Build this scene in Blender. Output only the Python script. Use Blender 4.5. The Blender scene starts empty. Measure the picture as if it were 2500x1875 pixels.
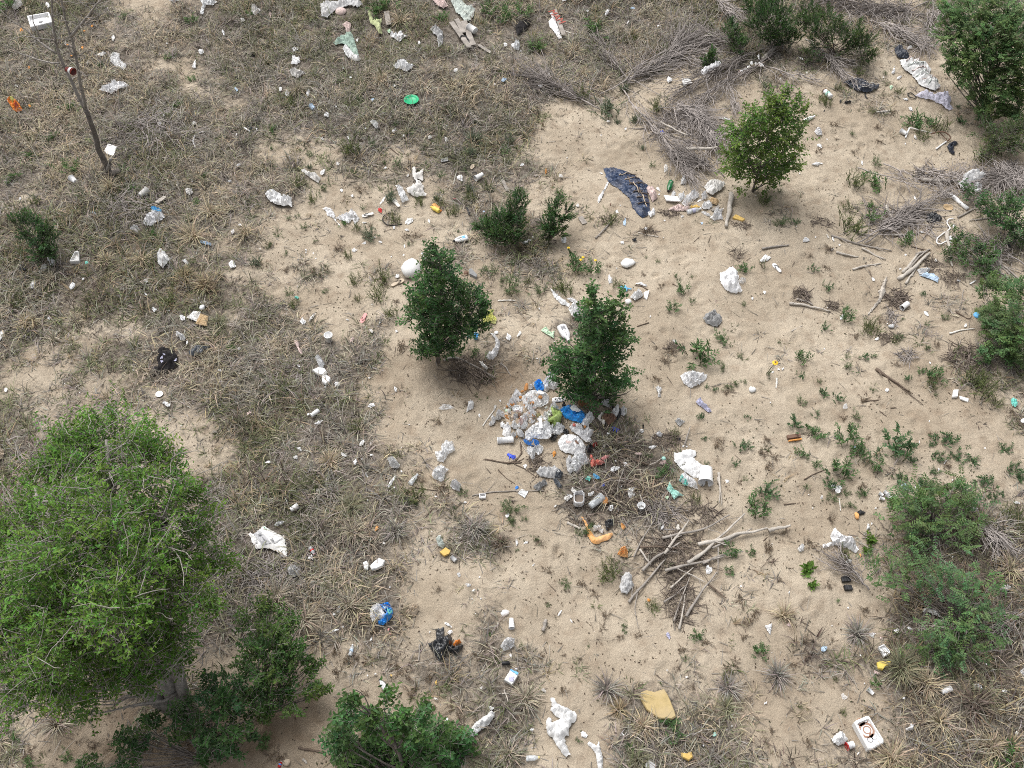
import bpy, math, random
import numpy as np
from mathutils import Vector, geometry

# ------------------------------------------------------------------ camera, sky, sun, exposure
SC = bpy.context.scene
COL = SC.collection
H, TH, F = 17.0, math.radians(53.0), 2600.0          # drone height, pitch below horizon, focal length in photo pixels
cam_d = bpy.data.cameras.new('camera'); cam = bpy.data.objects.new('camera', cam_d); COL.objects.link(cam)
cam.location = (0, 0, H); cam.rotation_euler = (math.pi/2 - TH, 0, 0)
cam_d.sensor_width = 36.0; cam_d.lens = 36.0*F/2500.0; cam_d.clip_start = 0.1; cam_d.clip_end = 2000.0
SC.camera = cam
SUN_EL, SUN_AZ = math.radians(62), math.radians(-35)
w = bpy.data.worlds.new('World'); SC.world = w; w.use_nodes = True
nt = w.node_tree; nt.nodes.clear()
sky = nt.nodes.new('ShaderNodeTexSky'); sky.sky_type = 'NISHITA'; sky.sun_disc = False
sky.sun_elevation = SUN_EL; sky.sun_rotation = SUN_AZ; sky.air_density = 1.0; sky.dust_density = 6.0; sky.ozone_density = 1.0
hs = nt.nodes.new('ShaderNodeHueSaturation'); hs.inputs['Saturation'].default_value = 0.20   # overcast: grey-white light
bg = nt.nodes.new('ShaderNodeBackground'); bg.inputs['Strength'].default_value = 0.135
wo = nt.nodes.new('ShaderNodeOutputWorld')
nt.links.new(sky.outputs[0], hs.inputs['Color']); nt.links.new(hs.outputs[0], bg.inputs[0]); nt.links.new(bg.outputs[0], wo.inputs[0])
sun_d = bpy.data.lights.new('sun', 'SUN'); sun_d.energy = 1.35; sun_d.angle = math.radians(48); sun_d.color = (1, .98, .95)
sun = bpy.data.objects.new('sun', sun_d); COL.objects.link(sun); sun.location = (0, 0, 40)
sd = Vector((math.sin(SUN_AZ)*math.cos(SUN_EL), math.cos(SUN_AZ)*math.cos(SUN_EL), math.sin(SUN_EL)))
sun.rotation_euler = sd.to_track_quat('Z', 'Y').to_euler()
vs = SC.view_settings; vs.view_transform = 'Standard'; vs.look = 'None'; vs.exposure = 0.48; vs.gamma = 1.0; vs.use_curve_mapping = False
SC.cycles.use_denoising = False; SC.cycles.filter_width = 1.0; SC.cycles.max_bounces = 6; SC.cycles.transparent_max_bounces = 12; SC.cycles.diffuse_bounces = 3

rnd = random.Random(7); RS = np.random.RandomState(11)

# ------------------------------------------------------------------ noise, terrain, photo pixel -> place
_T = np.random.RandomState(3).rand(256, 256)
def vn(x, y, s=0):
    x = np.asarray(x, float) + s*17.31; y = np.asarray(y, float) + s*9.77
    xi = np.floor(x).astype(int); yi = np.floor(y).astype(int); fx = x-xi; fy = y-yi
    fx = fx*fx*fx*(fx*(fx*6-15)+10); fy = fy*fy*fy*(fy*(fy*6-15)+10)
    a = _T[xi & 255, yi & 255]; b = _T[(xi+1) & 255, yi & 255]; c = _T[xi & 255, (yi+1) & 255]; d = _T[(xi+1) & 255, (yi+1) & 255]
    return (a*(1-fx)+b*fx)*(1-fy) + (c*(1-fx)+d*fx)*fy
def fbm(x, y, s=0, o=3):
    v = 0; a = .5; t = 0; x = np.asarray(x, float); y = np.asarray(y, float)
    for k in range(o):
        v = v + a*vn(x, y, s+k*5); t += a; a *= .5; x = x*2.03; y = y*2.03
    return v/t
def gauss(x, y, cx, cy, rx, ry): return np.exp(-((x-cx)/rx)**2-((y-cy)/ry)**2)
def hz(x, y):
    x = np.asarray(x, float); y = np.asarray(y, float)
    h = .34*(fbm(x/5.5, y/5.5, 1, 2)-.5) + .13*(vn(x/1.6, y/1.6, 4)-.5) + .06*(vn(x/.62, y/.62, 6)-.5) + .028*(vn(x/.27, y/.27, 8)-.5)
    h = h - .32*gauss(x, y, -.55, 12.95, 1.15, .55) + .10*gauss(x, y, -1.4, 13.6, .9, .4) + .10*gauss(x, y, .4, 13.7, .8, .5)
    return h
def ray(px, py):
    u = (px-1250)/F; v = (937.5-py)/F
    return u, math.cos(TH)+v*math.sin(TH), -math.sin(TH)+v*math.cos(TH)
def at_z(px, py, z=0.0):
    dx, dy, dz = ray(px, py); t = (z-H)/dz
    return Vector((dx*t, dy*t, z))
def at_y(px, py, Y):
    dx, dy, dz = ray(px, py); t = Y/dy
    return Vector((dx*t, Y, H+dz*t))
def gnd(px, py):
    z = 0.0
    for _ in range(3):
        p = at_z(px, py, z); z = float(hz(p.x, p.y))
    return Vector((p.x, p.y, z))
def proj(x, y, z=0):
    d = y*math.cos(TH)-(z-H)*math.sin(TH); v = (y*math.sin(TH)+(z-H)*math.cos(TH))/d
    return 1250+F*x/d, 937.5-F*v
S6 = 640/2212.0; SZ = 320/2212.0
CROP = {}
for r, y0 in enumerate((0, 460, 930, 1395)):
    for c, x0 in enumerate((0, 620, 1240, 1860)): CROP['%d%d' % (r, c)] = (x0, y0, S6)
CROP.update({'s': (0, 0, 1.0), 'Z1': (1180, 920, SZ), 'Z2': (1340, 1000, SZ), 'Z3': (1320, 20, 160/1269.), 'Z4': (590, 1270, 160/1269.), 'Z5': (1460, 400, 360/1269.)})
def S(c, x, y): o = CROP[c]; return o[0]+x*o[2], o[1]+y*o[2]
def gp(c, p): return gnd(*S(c, p[0], p[1]))
def mpp(c, x, y):
    px, py = S(c, x, y); v = (937.5-py)/F
    return CROP[c][2]*H/(math.sin(TH)-v*math.cos(TH))/F

# grass cover read off the photograph, 30 x 22 cells
GM = """666325777777777777665544333344
666433577777777777665444432333
676653466666666666522344310122
777666455555555511111342100112
777777755444455320000131000022
677777765333344320000001100233
677777763322344431101121100222
677777652222234421100000000233
666677652222222211100000011233
555556665432112221100000000223
433445677761000111000000000025
555555677763000001100000000013
544444577773100014421000000022
544444577775321146652110012222
444444677777443346653211123343
444445677776444334443321234555
444445777765234222322222246666
444446776443234221222222347777
444444443333235311122223357777
444443322233236321354333357887
333333222122136411475323346778
333333211122136311476433346777"""
GMA = np.array([[int(ch) for ch in r] for r in GM.split('\n')], float)/9.0
def dens(x, y):
    x = np.asarray(x, float); y = np.asarray(y, float)
    px, py = proj(x, y); cx = np.clip(px/2500*30-.5, 0, 28.999); cy = np.clip(py/1875*22-.5, 0, 20.999)
    xi = cx.astype(int); yi = cy.astype(int); fx = cx-xi; fy = cy-yi
    return (GMA[yi, xi]*(1-fx)+GMA[yi, xi+1]*fx)*(1-fy)+(GMA[yi+1, xi]*(1-fx)+GMA[yi+1, xi+1]*fx)*fy
def cover(x, y):                                   # 0..1 with ragged edges
    d = dens(x, y); n = .62*fbm(x/.8, y/.8, 21, 4)+.38*fbm(x/2.6, y/2.6, 27, 2)
    return np.clip((d*1.30 + (n-.5)*1.45 - .17)/.66 - 1.3*gauss(x, y, 6.12, 8.22, .5, .38), 0, 1)

# ------------------------------------------------------------------ materials
M = {}
def sock(b, n, v):
    if n in b.inputs: b.inputs[n].default_value = v
def mat(name, col, rough=.6, var=.18, scale=14, dirt=0.0, dirtcol=(.30, .23, .16), alpha=1.0, bump=.0, attr=False, transl=0.0, metal=0.0, spec=.4, trans=0.0):
    m = bpy.data.materials.new(name); m.use_nodes = True; t = m.node_tree; N = t.nodes; L = t.links
    b = N['Principled BSDF']; out = N['Material Output']
    sock(b, 'Roughness', rough); sock(b, 'Metallic', metal); sock(b, 'Specular IOR Level', spec); sock(b, 'Transmission Weight', trans)
    tc = N.new('ShaderNodeTexCoord'); nz = N.new('ShaderNodeTexNoise'); nz.inputs['Scale'].default_value = scale; nz.inputs['Detail'].default_value = 5
    L.new(tc.outputs['Object'], nz.inputs['Vector'])
    cr = N.new('ShaderNodeMapRange'); cr.inputs['From Min'].default_value = .3; cr.inputs['From Max'].default_value = .7
    cr.inputs['To Min'].default_value = 1-var; cr.inputs['To Max'].default_value = 1+var*.6; L.new(nz.outputs['Fac'], cr.inputs['Value'])
    mul = N.new('ShaderNodeVectorMath'); mul.operation = 'MULTIPLY'
    if attr:
        at = N.new('ShaderNodeAttribute'); at.attribute_name = 'col'; L.new(at.outputs['Color'], mul.inputs[0])
    else: mul.inputs[0].default_value = col
    L.new(cr.outputs[0], mul.inputs[1]); csock = mul.outputs[0]
    if dirt > 0:
        n2 = N.new('ShaderNodeTexNoise'); n2.inputs['Scale'].default_value = scale*.35; n2.inputs['Detail'].default_value = 6; L.new(tc.outputs['Object'], n2.inputs['Vector'])
        r2 = N.new('ShaderNodeMapRange'); r2.inputs['From Min'].default_value = .45; r2.inputs['From Max'].default_value = .8; r2.inputs['To Max'].default_value = dirt; L.new(n2.outputs['Fac'], r2.inputs['Value'])
        mx = N.new('ShaderNodeMix'); mx.data_type = 'RGBA'; L.new(r2.outputs[0], mx.inputs[0]); L.new(csock, mx.inputs[6]); mx.inputs[7].default_value = (*dirtcol, 1); csock = mx.outputs[2]
    L.new(csock, b.inputs['Base Color'])
    if bump > 0:
        bn = N.new('ShaderNodeBump'); bn.inputs['Strength'].default_value = bump; bn.inputs['Distance'].default_value = .02; L.new(nz.outputs['Fac'], bn.inputs['Height']); L.new(bn.outputs[0], b.inputs['Normal'])
    last = b.outputs[0]
    if transl > 0:
        tr = N.new('ShaderNodeBsdfTranslucent'); L.new(csock, tr.inputs[0]); ms = N.new('ShaderNodeMixShader'); ms.inputs[0].default_value = transl
        L.new(last, ms.inputs[1]); L.new(tr.outputs[0], ms.inputs[2]); last = ms.outputs[0]
    if alpha < 1:
        tp = N.new('ShaderNodeBsdfTransparent'); ms = N.new('ShaderNodeMixShader')
        r3 = N.new('ShaderNodeMapRange'); r3.inputs['From Min'].default_value = .3; r3.inputs['From Max'].default_value = .7; r3.inputs['To Min'].default_value = alpha-.22; r3.inputs['To Max'].default_value = min(1, alpha+.25)
        L.new(nz.outputs['Fac'], r3.inputs['Value']); L.new(r3.outputs[0], ms.inputs[0]); L.new(tp.outputs[0], ms.inputs[1]); L.new(last, ms.inputs[2]); last = ms.outputs[0]
    L.new(last, out.inputs['Surface']); M[name] = m; return m
mat('white', (.76, .76, .76), .5, .06, 9, .14)
mat('white_paper', (.69, .685, .67), .8, .06, 9, .15)
mat('white_cloth', (.66, .66, .655), .9, .06, 14, .12)
mat('dirty_white', (.62, .605, .58), .85, .10, 12, .32)
mat('grey_white', (.50, .50, .50), .7, .12, 12, .25)
mat('pale_green_cloth', (.47, .52, .48), .9, .12, 12, .25)
mat('green_cloth', (.30, .40, .34), .9, .12, 12, .15)
mat('yellow_green_cloth', (.44, .48, .26), .9, .15, 12, .2)
mat('pink_white', (.60, .47, .44), .85, .12, 12, .25)
mat('pink', (.66, .30, .29), .6, .1, 10, .1)
mat('film', (.82, .83, .84), .22, .08, 26, 0, alpha=.80, spec=.6)
mat('film_thin', (.80, .81, .82), .22, .08, 26, 0, alpha=.45, spec=.6)
mat('film_white', (.78, .78, .79), .35, .05, 20, .06, alpha=.93, spec=.5)
mat('foam', (.77, .77, .76), .8, .03, 20, .05)
mat('grey_cloth', (.27, .27, .27), .9, .14, 14, .1)
mat('black_cloth', (.012, .010, .011), .85, .25, 14)
mat('black_film', (.022, .024, .028), .3, .25, 14, .15, (.15, .13, .11), spec=.6)
mat('navy_film', (.020, .026, .042), .4, .25, 14, .2, (.12, .11, .10), spec=.5)
mat('tarp', (.016, .035, .085), .45, .3, 9, .45, (.13, .11, .09), spec=.5)
mat('dark_film', (.06, .07, .085), .4, .25, 16, .3, (.2, .18, .15), spec=.5)
mat('blue_film', (.03, .30, .82), .3, .25, 16, 0, spec=.6)
mat('blue_clear', (.03, .33, .85), .28, .25, 16, 0, alpha=.93, spec=.6)
mat('blue', (.05, .22, .62), .45, .12, 12)
mat('glove', (.05, .10, .66), .45, .15, 12)
mat('light_blue', (.12, .40, .68), .5, .12, 16, .2)
mat('pale_blue', (.45, .58, .72), .5, .12, 16, .15)
mat('lavender', (.42, .42, .56), .45, .15, 14, .15)
mat('lace', (.58, .57, .68), .7, .15, 20, .1, alpha=.85)
mat('teal', (.16, .55, .47), .45, .15, 14, .1)
mat('teal_light', (.40, .68, .60), .5, .15, 14, .15)
mat('green_plastic', (.005, .38, .16), .35, .08, 10)
mat('green_glass', (.006, .12, .035), .12, .1, 10, spec=.6)
mat('pale_green', (.50, .66, .48), .6, .15, 14, .15)
mat('food_green', (.34, .46, .13), .6, .4, 30, .3, (.70, .74, .50))
mat('orange', (.72, .22, .035), .6, .15, 12, .1)
mat('orange_peel', (.62, .27, .06), .6, .15, 20)
mat('orange_foam', (.70, .36, .13), .8, .15, 12, .3, (.78, .66, .52))
mat('red', (.45, .02, .02), .4, .12, 10)
mat('dark_red', (.16, .022, .016), .35, .15, 10)
mat('red_film', (.50, .12, .09), .45, .5, 20, .5, (.75, .68, .64))
mat('yellow', (.72, .56, .12), .5, .12, 10)
mat('yellow_film', (.66, .66, .22), .45, .35, 24, .4, (.8, .8, .6))
mat('tan_foam', (.44, .335, .16), .9, .14, 9, .6, (.40, .33, .24), bump=.3)
mat('yellow_foam', (.62, .42, .13), .9, .12, 12, .2, (.5, .4, .25), bump=.3)
mat('cardboard', (.42, .30, .17), .85, .12, 10, .15, (.55, .48, .38))
mat('brown_paper', (.27, .14, .065), .8, .2, 10)
mat('beige', (.52, .43, .33), .85, .15, 12, .2)
mat('brown', (.16, .09, .06), .7, .25, 10)
mat('bread', (.46, .21, .07), .8, .3, 24)
mat('bone', (.66, .63, .58), .75, .12, 16, .25)
mat('grey_stone', (.24, .24, .24), .8, .2, 12)
mat('dark', (.015, .015, .017), .6, .2, 10)
mat('olive', (.14, .12, .035), .5, .2, 10)
mat('clear_plastic', (.70, .73, .75), .2, .06, 20, 0, alpha=.55, spec=.7)
mat('wood_grey', (.31, .28, .25), .9, .35, 7, .3, (.16, .13, .11), bump=.5)
mat('wood_white', (.47, .43, .38), .9, .3, 8, .45, (.24, .20, .16), bump=.5)
mat('wood_brown', (.13, .095, .07), .9, .35, 9, .3, (.22, .18, .15), bump=.5)
mat('bark', (.15, .13, .115), .95, .4, 16, .45, (.30, .275, .25), bump=.7)
mat('bark_pale', (.30, .275, .25), .95, .4, 18, .4, (.11, .09, .075), bump=.6)
mat('twig_grey', (.33, .295, .275), .95, .35, 3)
mat('twig_brown', (.18, .145, .12), .95, .35, 3)
mat('twig_green', (.09, .12, .045), .9, .3, 5)
mat('leaf', (.1, .1, .1), .55, .12, 3, attr=True, transl=.34, spec=.1)
mat('grass', (.1, .1, .1), .8, .12, 3, attr=True, transl=.2, spec=.2)
mat('flower', (.78, .50, .03), .6, .1, 30)
mat('print_grey', (.22, .22, .23), .7, .1, 30)
mat('print_light', (.42, .42, .43), .7, .08, 30)
mat('print_green', (.06, .28, .13), .7, .1, 30)
mat('print_red', (.36, .07, .05), .7, .2, 30)
mat('rust_stain', (.34, .20, .14), .8, .25, 40)

def ground_material():
    m = bpy.data.materials.new('sandy_ground'); m.use_nodes = True; t = m.node_tree; N = t.nodes; L = t.links
    b = N['Principled BSDF']; b.inputs['Roughness'].default_value = .95; sock(b, 'Specular IOR Level', .15)
    tc = N.new('ShaderNodeTexCoord')
    def noi(sc, det=6, ro=.55):
        n = N.new('ShaderNodeTexNoise'); n.inputs['Scale'].default_value = sc; n.inputs['Detail'].default_value = det; n.inputs['Roughness'].default_value = ro
        L.new(tc.outputs['Object'], n.inputs['Vector']); return n.outputs['Fac']
    def rng(s, a, b_, c=0, d=1):
        r = N.new('ShaderNodeMapRange'); r.interpolation_type = 'SMOOTHSTEP'; L.new(s, r.inputs['Value'])
        for k, v in zip(('From Min', 'From Max', 'To Min', 'To Max'), (a, b_, c, d)): r.inputs[k].default_value = v
        return r.outputs[0]
    def mix(f, a, b_):
        x = N.new('ShaderNodeMix'); x.data_type = 'RGBA'
        if isinstance(f, float): x.inputs[0].default_value = f
        else: L.new(f, x.inputs[0])
        for i, s in ((6, a), (7, b_)):
            if isinstance(s, tuple): x.inputs[i].default_value = (*s, 1)
            else: L.new(s, x.inputs[i])
        return x.outputs[2]
    def math_(op, a, b_):
        x = N.new('ShaderNodeMath'); x.operation = op
        for i, s in ((0, a), (1, b_)):
            if isinstance(s, (int, float)): x.inputs[i].default_value = s
            else: L.new(s, x.inputs[i])
        return x.outputs[0]
    al = N.new('ShaderNodeAttribute'); al.attribute_name = 'litter'; ad = N.new('ShaderNodeAttribute'); ad.attribute_name = 'darker'
    sand = mix(rng(noi(.55, 6, .6), .34, .66), (.325, .270, .203), (.430, .368, .286))
    sand = mix(rng(noi(3.2, 6, .65), .45, .75, 0, .75), sand, (.245, .19, .138))
    sand = mix(rng(noi(.33, 4, .6), .62, .8, 0, .35), sand, (.41, .31, .20))
    sand = mix(rng(noi(55, 4, .7), .58, .78, 0, .5), sand, (.20, .155, .115))
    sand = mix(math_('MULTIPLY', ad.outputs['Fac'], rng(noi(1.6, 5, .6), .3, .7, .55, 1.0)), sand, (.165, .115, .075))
    thatch = mix(rng(noi(9, 6, .7), .36, .64), (.070, .058, .048), (.20, .175, .148))
    thatch = mix(rng(noi(38, 5, .7), .5, .72, 0, .8), thatch, (.060, .048, .038))
    fac = math_('ADD', al.outputs['Fac'], math_('MULTIPLY', math_('SUBTRACT', noi(13, 7, .75), .5), 1.6))
    col = mix(rng(fac, .28, .82, 0, .93), sand, thatch)
    L.new(col, b.inputs['Base Color'])
    hgt = math_('ADD', math_('MULTIPLY', noi(6, 6, .62), .9), math_('MULTIPLY', noi(42, 4, .6), .25))
    bn = N.new('ShaderNodeBump'); bn.inputs['Strength'].default_value = .9; bn.inputs['Distance'].default_value = .06; L.new(hgt, bn.inputs['Height']); L.new(bn.outputs[0], b.inputs['Normal'])
    return m

# ------------------------------------------------------------------ mesh helpers
def mesh_np(name, V, T, cols=None, smooth=False):
    me = bpy.data.meshes.new(name); V = np.ascontiguousarray(V, dtype=np.float32); T = np.ascontiguousarray(T, dtype=np.int32)
    k = T.shape[1]; me.vertices.add(len(V)); me.vertices.foreach_set('co', V.ravel())
    me.loops.add(T.size); me.loops.foreach_set('vertex_index', T.ravel()); me.polygons.add(len(T)); me.polygons.foreach_set('loop_start', np.arange(0, T.size, k, dtype=np.int32))
    if smooth: me.polygons.foreach_set('use_smooth', np.ones(len(T), bool))
    me.update(calc_edges=True); me.validate()
    if cols is not None:
        a = me.attributes.new('col', 'FLOAT_COLOR', 'POINT'); c = np.ones((len(V), 4), np.float32); c[:, :3] = cols; a.data.foreach_set('color', c.ravel())
    return me
def mesh_py(name, V, Fc, smooth=False):
    me = bpy.data.meshes.new(name); me.from_pydata([tuple(v) for v in V], [], Fc); me.update()
    if smooth:
        for p in me.polygons: p.use_smooth = True
    return me
def obj(name, me, m=None, parent=None, loc=None):
    o = bpy.data.objects.new(name, me); COL.objects.link(o)
    if m is not None and me is not None and not me.materials: me.materials.append(M[m] if isinstance(m, str) else m)
    if parent is not None: o.parent = parent
    if loc is not None: o.location = loc
    return o
LABELS = {}
def tag(o, label, cat, group=None, kind=None):
    if label: o['label'] = label; LABELS[label] = LABELS.get(label, 0)+1
    if cat: o['category'] = cat
    if group: o['group'] = group
    if kind: o['kind'] = kind
    return o
def empty(name, label, cat, loc, rz=0, group=None):
    o = bpy.data.objects.new(name, None); COL.objects.link(o); o.location = loc; o.rotation_euler = (0, 0, rz); o.empty_display_size = .1
    return tag(o, label, cat, group)
def tubes(polys, sides=4):                       # polys: list of (Nx3 points, r0, r1); returns V, quads-as-triangles
    Vs = []; Ts = []; base = 0
    ang = np.arange(sides)*2*math.pi/sides; ca = np.cos(ang); sa = np.sin(ang)
    for P, r0, r1 in polys:
        P = np.asarray(P, float); n = len(P)
        d = np.gradient(P, axis=0); d /= np.linalg.norm(d, axis=1)[:, None]+1e-9
        up = np.tile([0., 0., 1.], (n, 1)); up[np.abs(d[:, 2]) > .9] = [1., 0, 0]
        s = np.cross(d, up); s /= np.linalg.norm(s, axis=1)[:, None]+1e-9; u = np.cross(s, d)
        r = np.linspace(r0, r1, n) if np.isscalar(r1) else np.asarray(r1)
        V = P[:, None, :] + r[:, None, None]*(ca[None, :, None]*s[:, None, :] + sa[None, :, None]*u[:, None, :])
        Vs.append(V.reshape(-1, 3))
        i = np.arange(n-1)[:, None]*sides; j = np.arange(sides)[None, :]; j2 = (j+1) % sides
        a = (base+i+j).ravel(); b = (base+i+j2).ravel(); c = (base+i+sides+j2).ravel(); e = (base+i+sides+j).ravel()
        Ts.append(np.stack([a, b, c], 1)); Ts.append(np.stack([a, c, e], 1))
        for q, rev in ((0, True), (n-1, False)):
            k = base+q*sides
            t = np.array([[k, k+m_+1, k+m_] if rev else [k, k+m_, k+m_+1] for m_ in range(1, sides-1)]); Ts.append(t)
        base += n*sides
    return np.concatenate(Vs), np.concatenate(Ts)
_WR = np.random.RandomState(5)
def wob(a, b, n, amp, seed, rise=0.0):            # wobbly 3-D polyline between two points
    R = _WR; a = np.asarray(a, float); b = np.asarray(b, float); t = np.linspace(0, 1, n)[:, None]
    P = a*(1-t)+b*t; L = np.linalg.norm(b-a); off = np.cumsum(R.randn(n, 3), 0); off -= off[0]+(off[-1]-off[0])*t
    P = P + off*amp*L/math.sqrt(n); P[:, 2] += rise*np.sin(t[:, 0]*math.pi); return P
def leaves(P, D, Nn, L, W):
    D = D/(np.linalg.norm(D, axis=1)[:, None]+1e-9); s = np.cross(D, Nn); s /= np.linalg.norm(s, axis=1)[:, None]+1e-9; u = np.cross(s, D)
    L = np.asarray(L)[:, None]; W = np.asarray(W)[:, None]; m = P+D*L*.45+u*W*.22
    V = np.stack([P, m+s*W*.5, P+D*L-u*L*.06, m-s*W*.5], 1).reshape(-1, 3); k = np.arange(len(P))*4
    T = np.concatenate([np.stack([k, k+1, k+2], 1), np.stack([k, k+2, k+3], 1)]); return V, T
def unit(v): return v/(np.linalg.norm(v, axis=-1, keepdims=True)+1e-9)
def jcol(base, n, R, v=.25, hue=.12):
    c = 1.3*np.asarray(base)[None, :]*(1+v*(R.rand(n, 1)*2-1))*(1+hue*(R.rand(n, 3)*2-1)); return np.clip(c, .004, .9)

# ------------------------------------------------------------------ labels by place: nearest landmark and direction in the photo
LM = []
def lm(phrase, c, x, y): LM.append((phrase, *S(c, x, y)))
_used = set(); CAPT = {}
def auto(desc, cat, px, py):
    ds = sorted(LM, key=lambda l: (l[1]-px)**2+(l[2]-py)**2)
    for l in ds[:24]:
        a = math.degrees(math.atan2(l[2]-py, px-l[1]))
        if (l[1]-px)**2+(l[2]-py)**2 < 64: continue
        rel = ['right of', 'above and right of', 'above', 'above and left of', 'left of', 'below and left of', 'below', 'below and right of'][int(((a+382.5) % 360)//45)]
        if (cat, rel, l[0]) in _used: continue
        _used.add((cat, rel, l[0])); lab = '%s %s %s' % (desc, rel, l[0])
        return lab
    return desc+' on the littered ground'
TOPZ = {}; AVOID = []                                      # (x, y, r): no grass grows through these
def lab_of(label, desc_cat, c, x, y):
    return label if not label.startswith('~') else auto(label[1:], desc_cat, *S(c, x, y))

# ------------------------------------------------------------------ ground: one sheet to the horizon, fine where it is seen
def axis(lo, hi, st):
    a = list(np.arange(lo, hi+1e-6, st)); d = st; l = lo; out = []
    while l > -420:
        d *= 1.32; l -= d; out.append(l)
    a = out[::-1]+a; d = st; h = hi
    while h < 460:
        d *= 1.32; h += d; a.append(h)
    return np.array(a)
gx = axis(-15.5, 15.5, .05); gy = axis(3.6, 28.0, .05)
GX, GY = np.meshgrid(gx, gy); nx = len(gx); ny = len(gy)
GZ = hz(GX, GY)
fine = ((GX > -15.6) & (GX < 15.6) & (GY > 3.5) & (GY < 28.1))
for _ in range(2600):                              # footprints and scuffs in the sand
    fx, fy = RS.uniform(-14.5, 14.5), RS.uniform(4, 27); i0 = int(np.searchsorted(gx, fx-.3)); i1 = int(np.searchsorted(gx, fx+.3)); j0 = int(np.searchsorted(gy, fy-.3)); j1 = int(np.searchsorted(gy, fy+.3)); a_ = RS.rand()*6.28; ca, sa = math.cos(a_), math.sin(a_); X0 = GX[j0:j1, i0:i1]-fx; Y0 = GY[j0:j1, i0:i1]-fy; u_ = (X0*ca+Y0*sa)/RS.uniform(.08, .17); v_ = (-X0*sa+Y0*ca)/RS.uniform(.05, .09); q_ = u_*u_+v_*v_
    GZ[j0:j1, i0:i1] += RS.uniform(.015, .04)*(-np.exp(-q_)+.55*np.exp(-(np.sqrt(q_)-1.5)**2*3))
GZ = GZ + np.where(fine, .018*(vn(GX/.14, GY/.14, 12)-.5), 0)
ii = (np.arange(ny-1)[:, None]*nx+np.arange(nx-1)[None, :]).ravel()
me = mesh_np('ground', np.stack([GX, GY, GZ], -1).reshape(-1, 3), np.stack([ii, ii+1, ii+nx+1, ii+nx], 1), smooth=True)
a_ = me.attributes.new('litter', 'FLOAT', 'POINT'); a_.data.foreach_set('value', cover(GX, GY).ravel().astype(np.float32))
dm = .8*gauss(GX, GY, -.6, 13.05, 1.3, .65)+.5*gauss(GX, GY, -3.6, 6.0, 2.2, .8)+.75*gauss(GX, GY, -5.6, 5.8, 2.6, 1.0)+.35*gauss(GX, GY, .5, 12.0, 1.2, .7)+.5*gauss(GX, GY, 7.4, 7.2, 2.0, 2.2)+.4*gauss(GX, GY, 8.9, 13, .8, 1.6)+.3*gauss(GX, GY, 1.6, 11.1, .9, .8)  # broad soft-edged ovals where the ground colour turns browner and darker
a_ = me.attributes.new('darker', 'FLOAT', 'POINT'); a_.data.foreach_set('value', np.clip(dm, 0, .85).ravel().astype(np.float32))
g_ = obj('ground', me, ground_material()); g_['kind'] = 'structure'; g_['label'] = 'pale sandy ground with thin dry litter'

# ------------------------------------------------------------------ woody things
def poly3(c, pts, dz=.03):
    out = []
    for p in pts:
        cc = c
        if isinstance(p[0], str): cc = p[0]; p = p[1:]
        if len(p) == 3: px, py = S(cc, p[0], p[1]); z0 = gnd(px, py).z; out.append(at_z(px, py, z0+p[2]))
        else: v = gp(cc, p); out.append(Vector((v.x, v.y, v.z+dz)))
    return np.array([tuple(v) for v in out])
def smooth_poly(P, n, amp, seed, rad_wob=.0):
    P = np.asarray(P, float); seg = np.linalg.norm(np.diff(P, axis=0), axis=1); t = np.concatenate([[0], np.cumsum(seg)]); u = np.linspace(0, t[-1], n)
    Q = np.stack([np.interp(u, t, P[:, k]) for k in range(3)], 1)
    for _ in range(2): Q[1:-1] = .25*Q[:-2]+.5*Q[1:-1]+.25*Q[2:]
    R = np.random.RandomState(seed); off = R.randn(n, 3)*amp; off[0] *= .3; off[-1] *= .3; off[1:-1] = (off[:-2]+off[1:-1]+off[2:])/2; return Q+off
_seed = [100]
def sd_(): _seed[0] += 1; return _seed[0]
def stick(name, label, cat, c, pts, r0, r1=None, m='wood_grey', sides=6, dz=None, forks=0):
    s = sd_(); r1 = r0*.45 if r1 is None else r1
    P = poly3(c, pts, r0 if dz is None else dz); n = max(5, 4*len(pts)); Q = smooth_poly(P, n, r0*.22, s)
    px, py = proj(*Q.mean(0)); label = label if not label.startswith('~') else auto(label[1:], cat, px, py)
    o0 = Q.mean(0); R = np.random.RandomState(s); rr = np.linspace(r0, r1, n)*(1+.10*R.randn(n))
    polys = [(Q-o0, r0, np.abs(rr)+.001)]
    L = np.linalg.norm(Q[-1]-Q[0])
    for k in range(forks):
        i = R.randint(1, n-2); d = Q[min(n-1, i+2)]-Q[i-1]; d /= np.linalg.norm(d); a = R.choice([-1, 1])*R.uniform(.35, .9)
        e = np.array([d[0]*math.cos(a)-d[1]*math.sin(a), d[0]*math.sin(a)+d[1]*math.cos(a), R.uniform(0, .25)])*L*R.uniform(.15, .3)
        polys.append((wob(Q[i]-o0, Q[i]-o0+e, 5, .04, s+k), rr[i]*.45, rr[i]*.2))
    V, T = tubes(polys, sides); o = obj(name, mesh_np(name, V, T, smooth=True), m, None, tuple(o0)); tag(o, label, cat)
    for q in Q[::2]: AVOID.append((q[0], q[1], r0*1.2))
    return o
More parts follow.
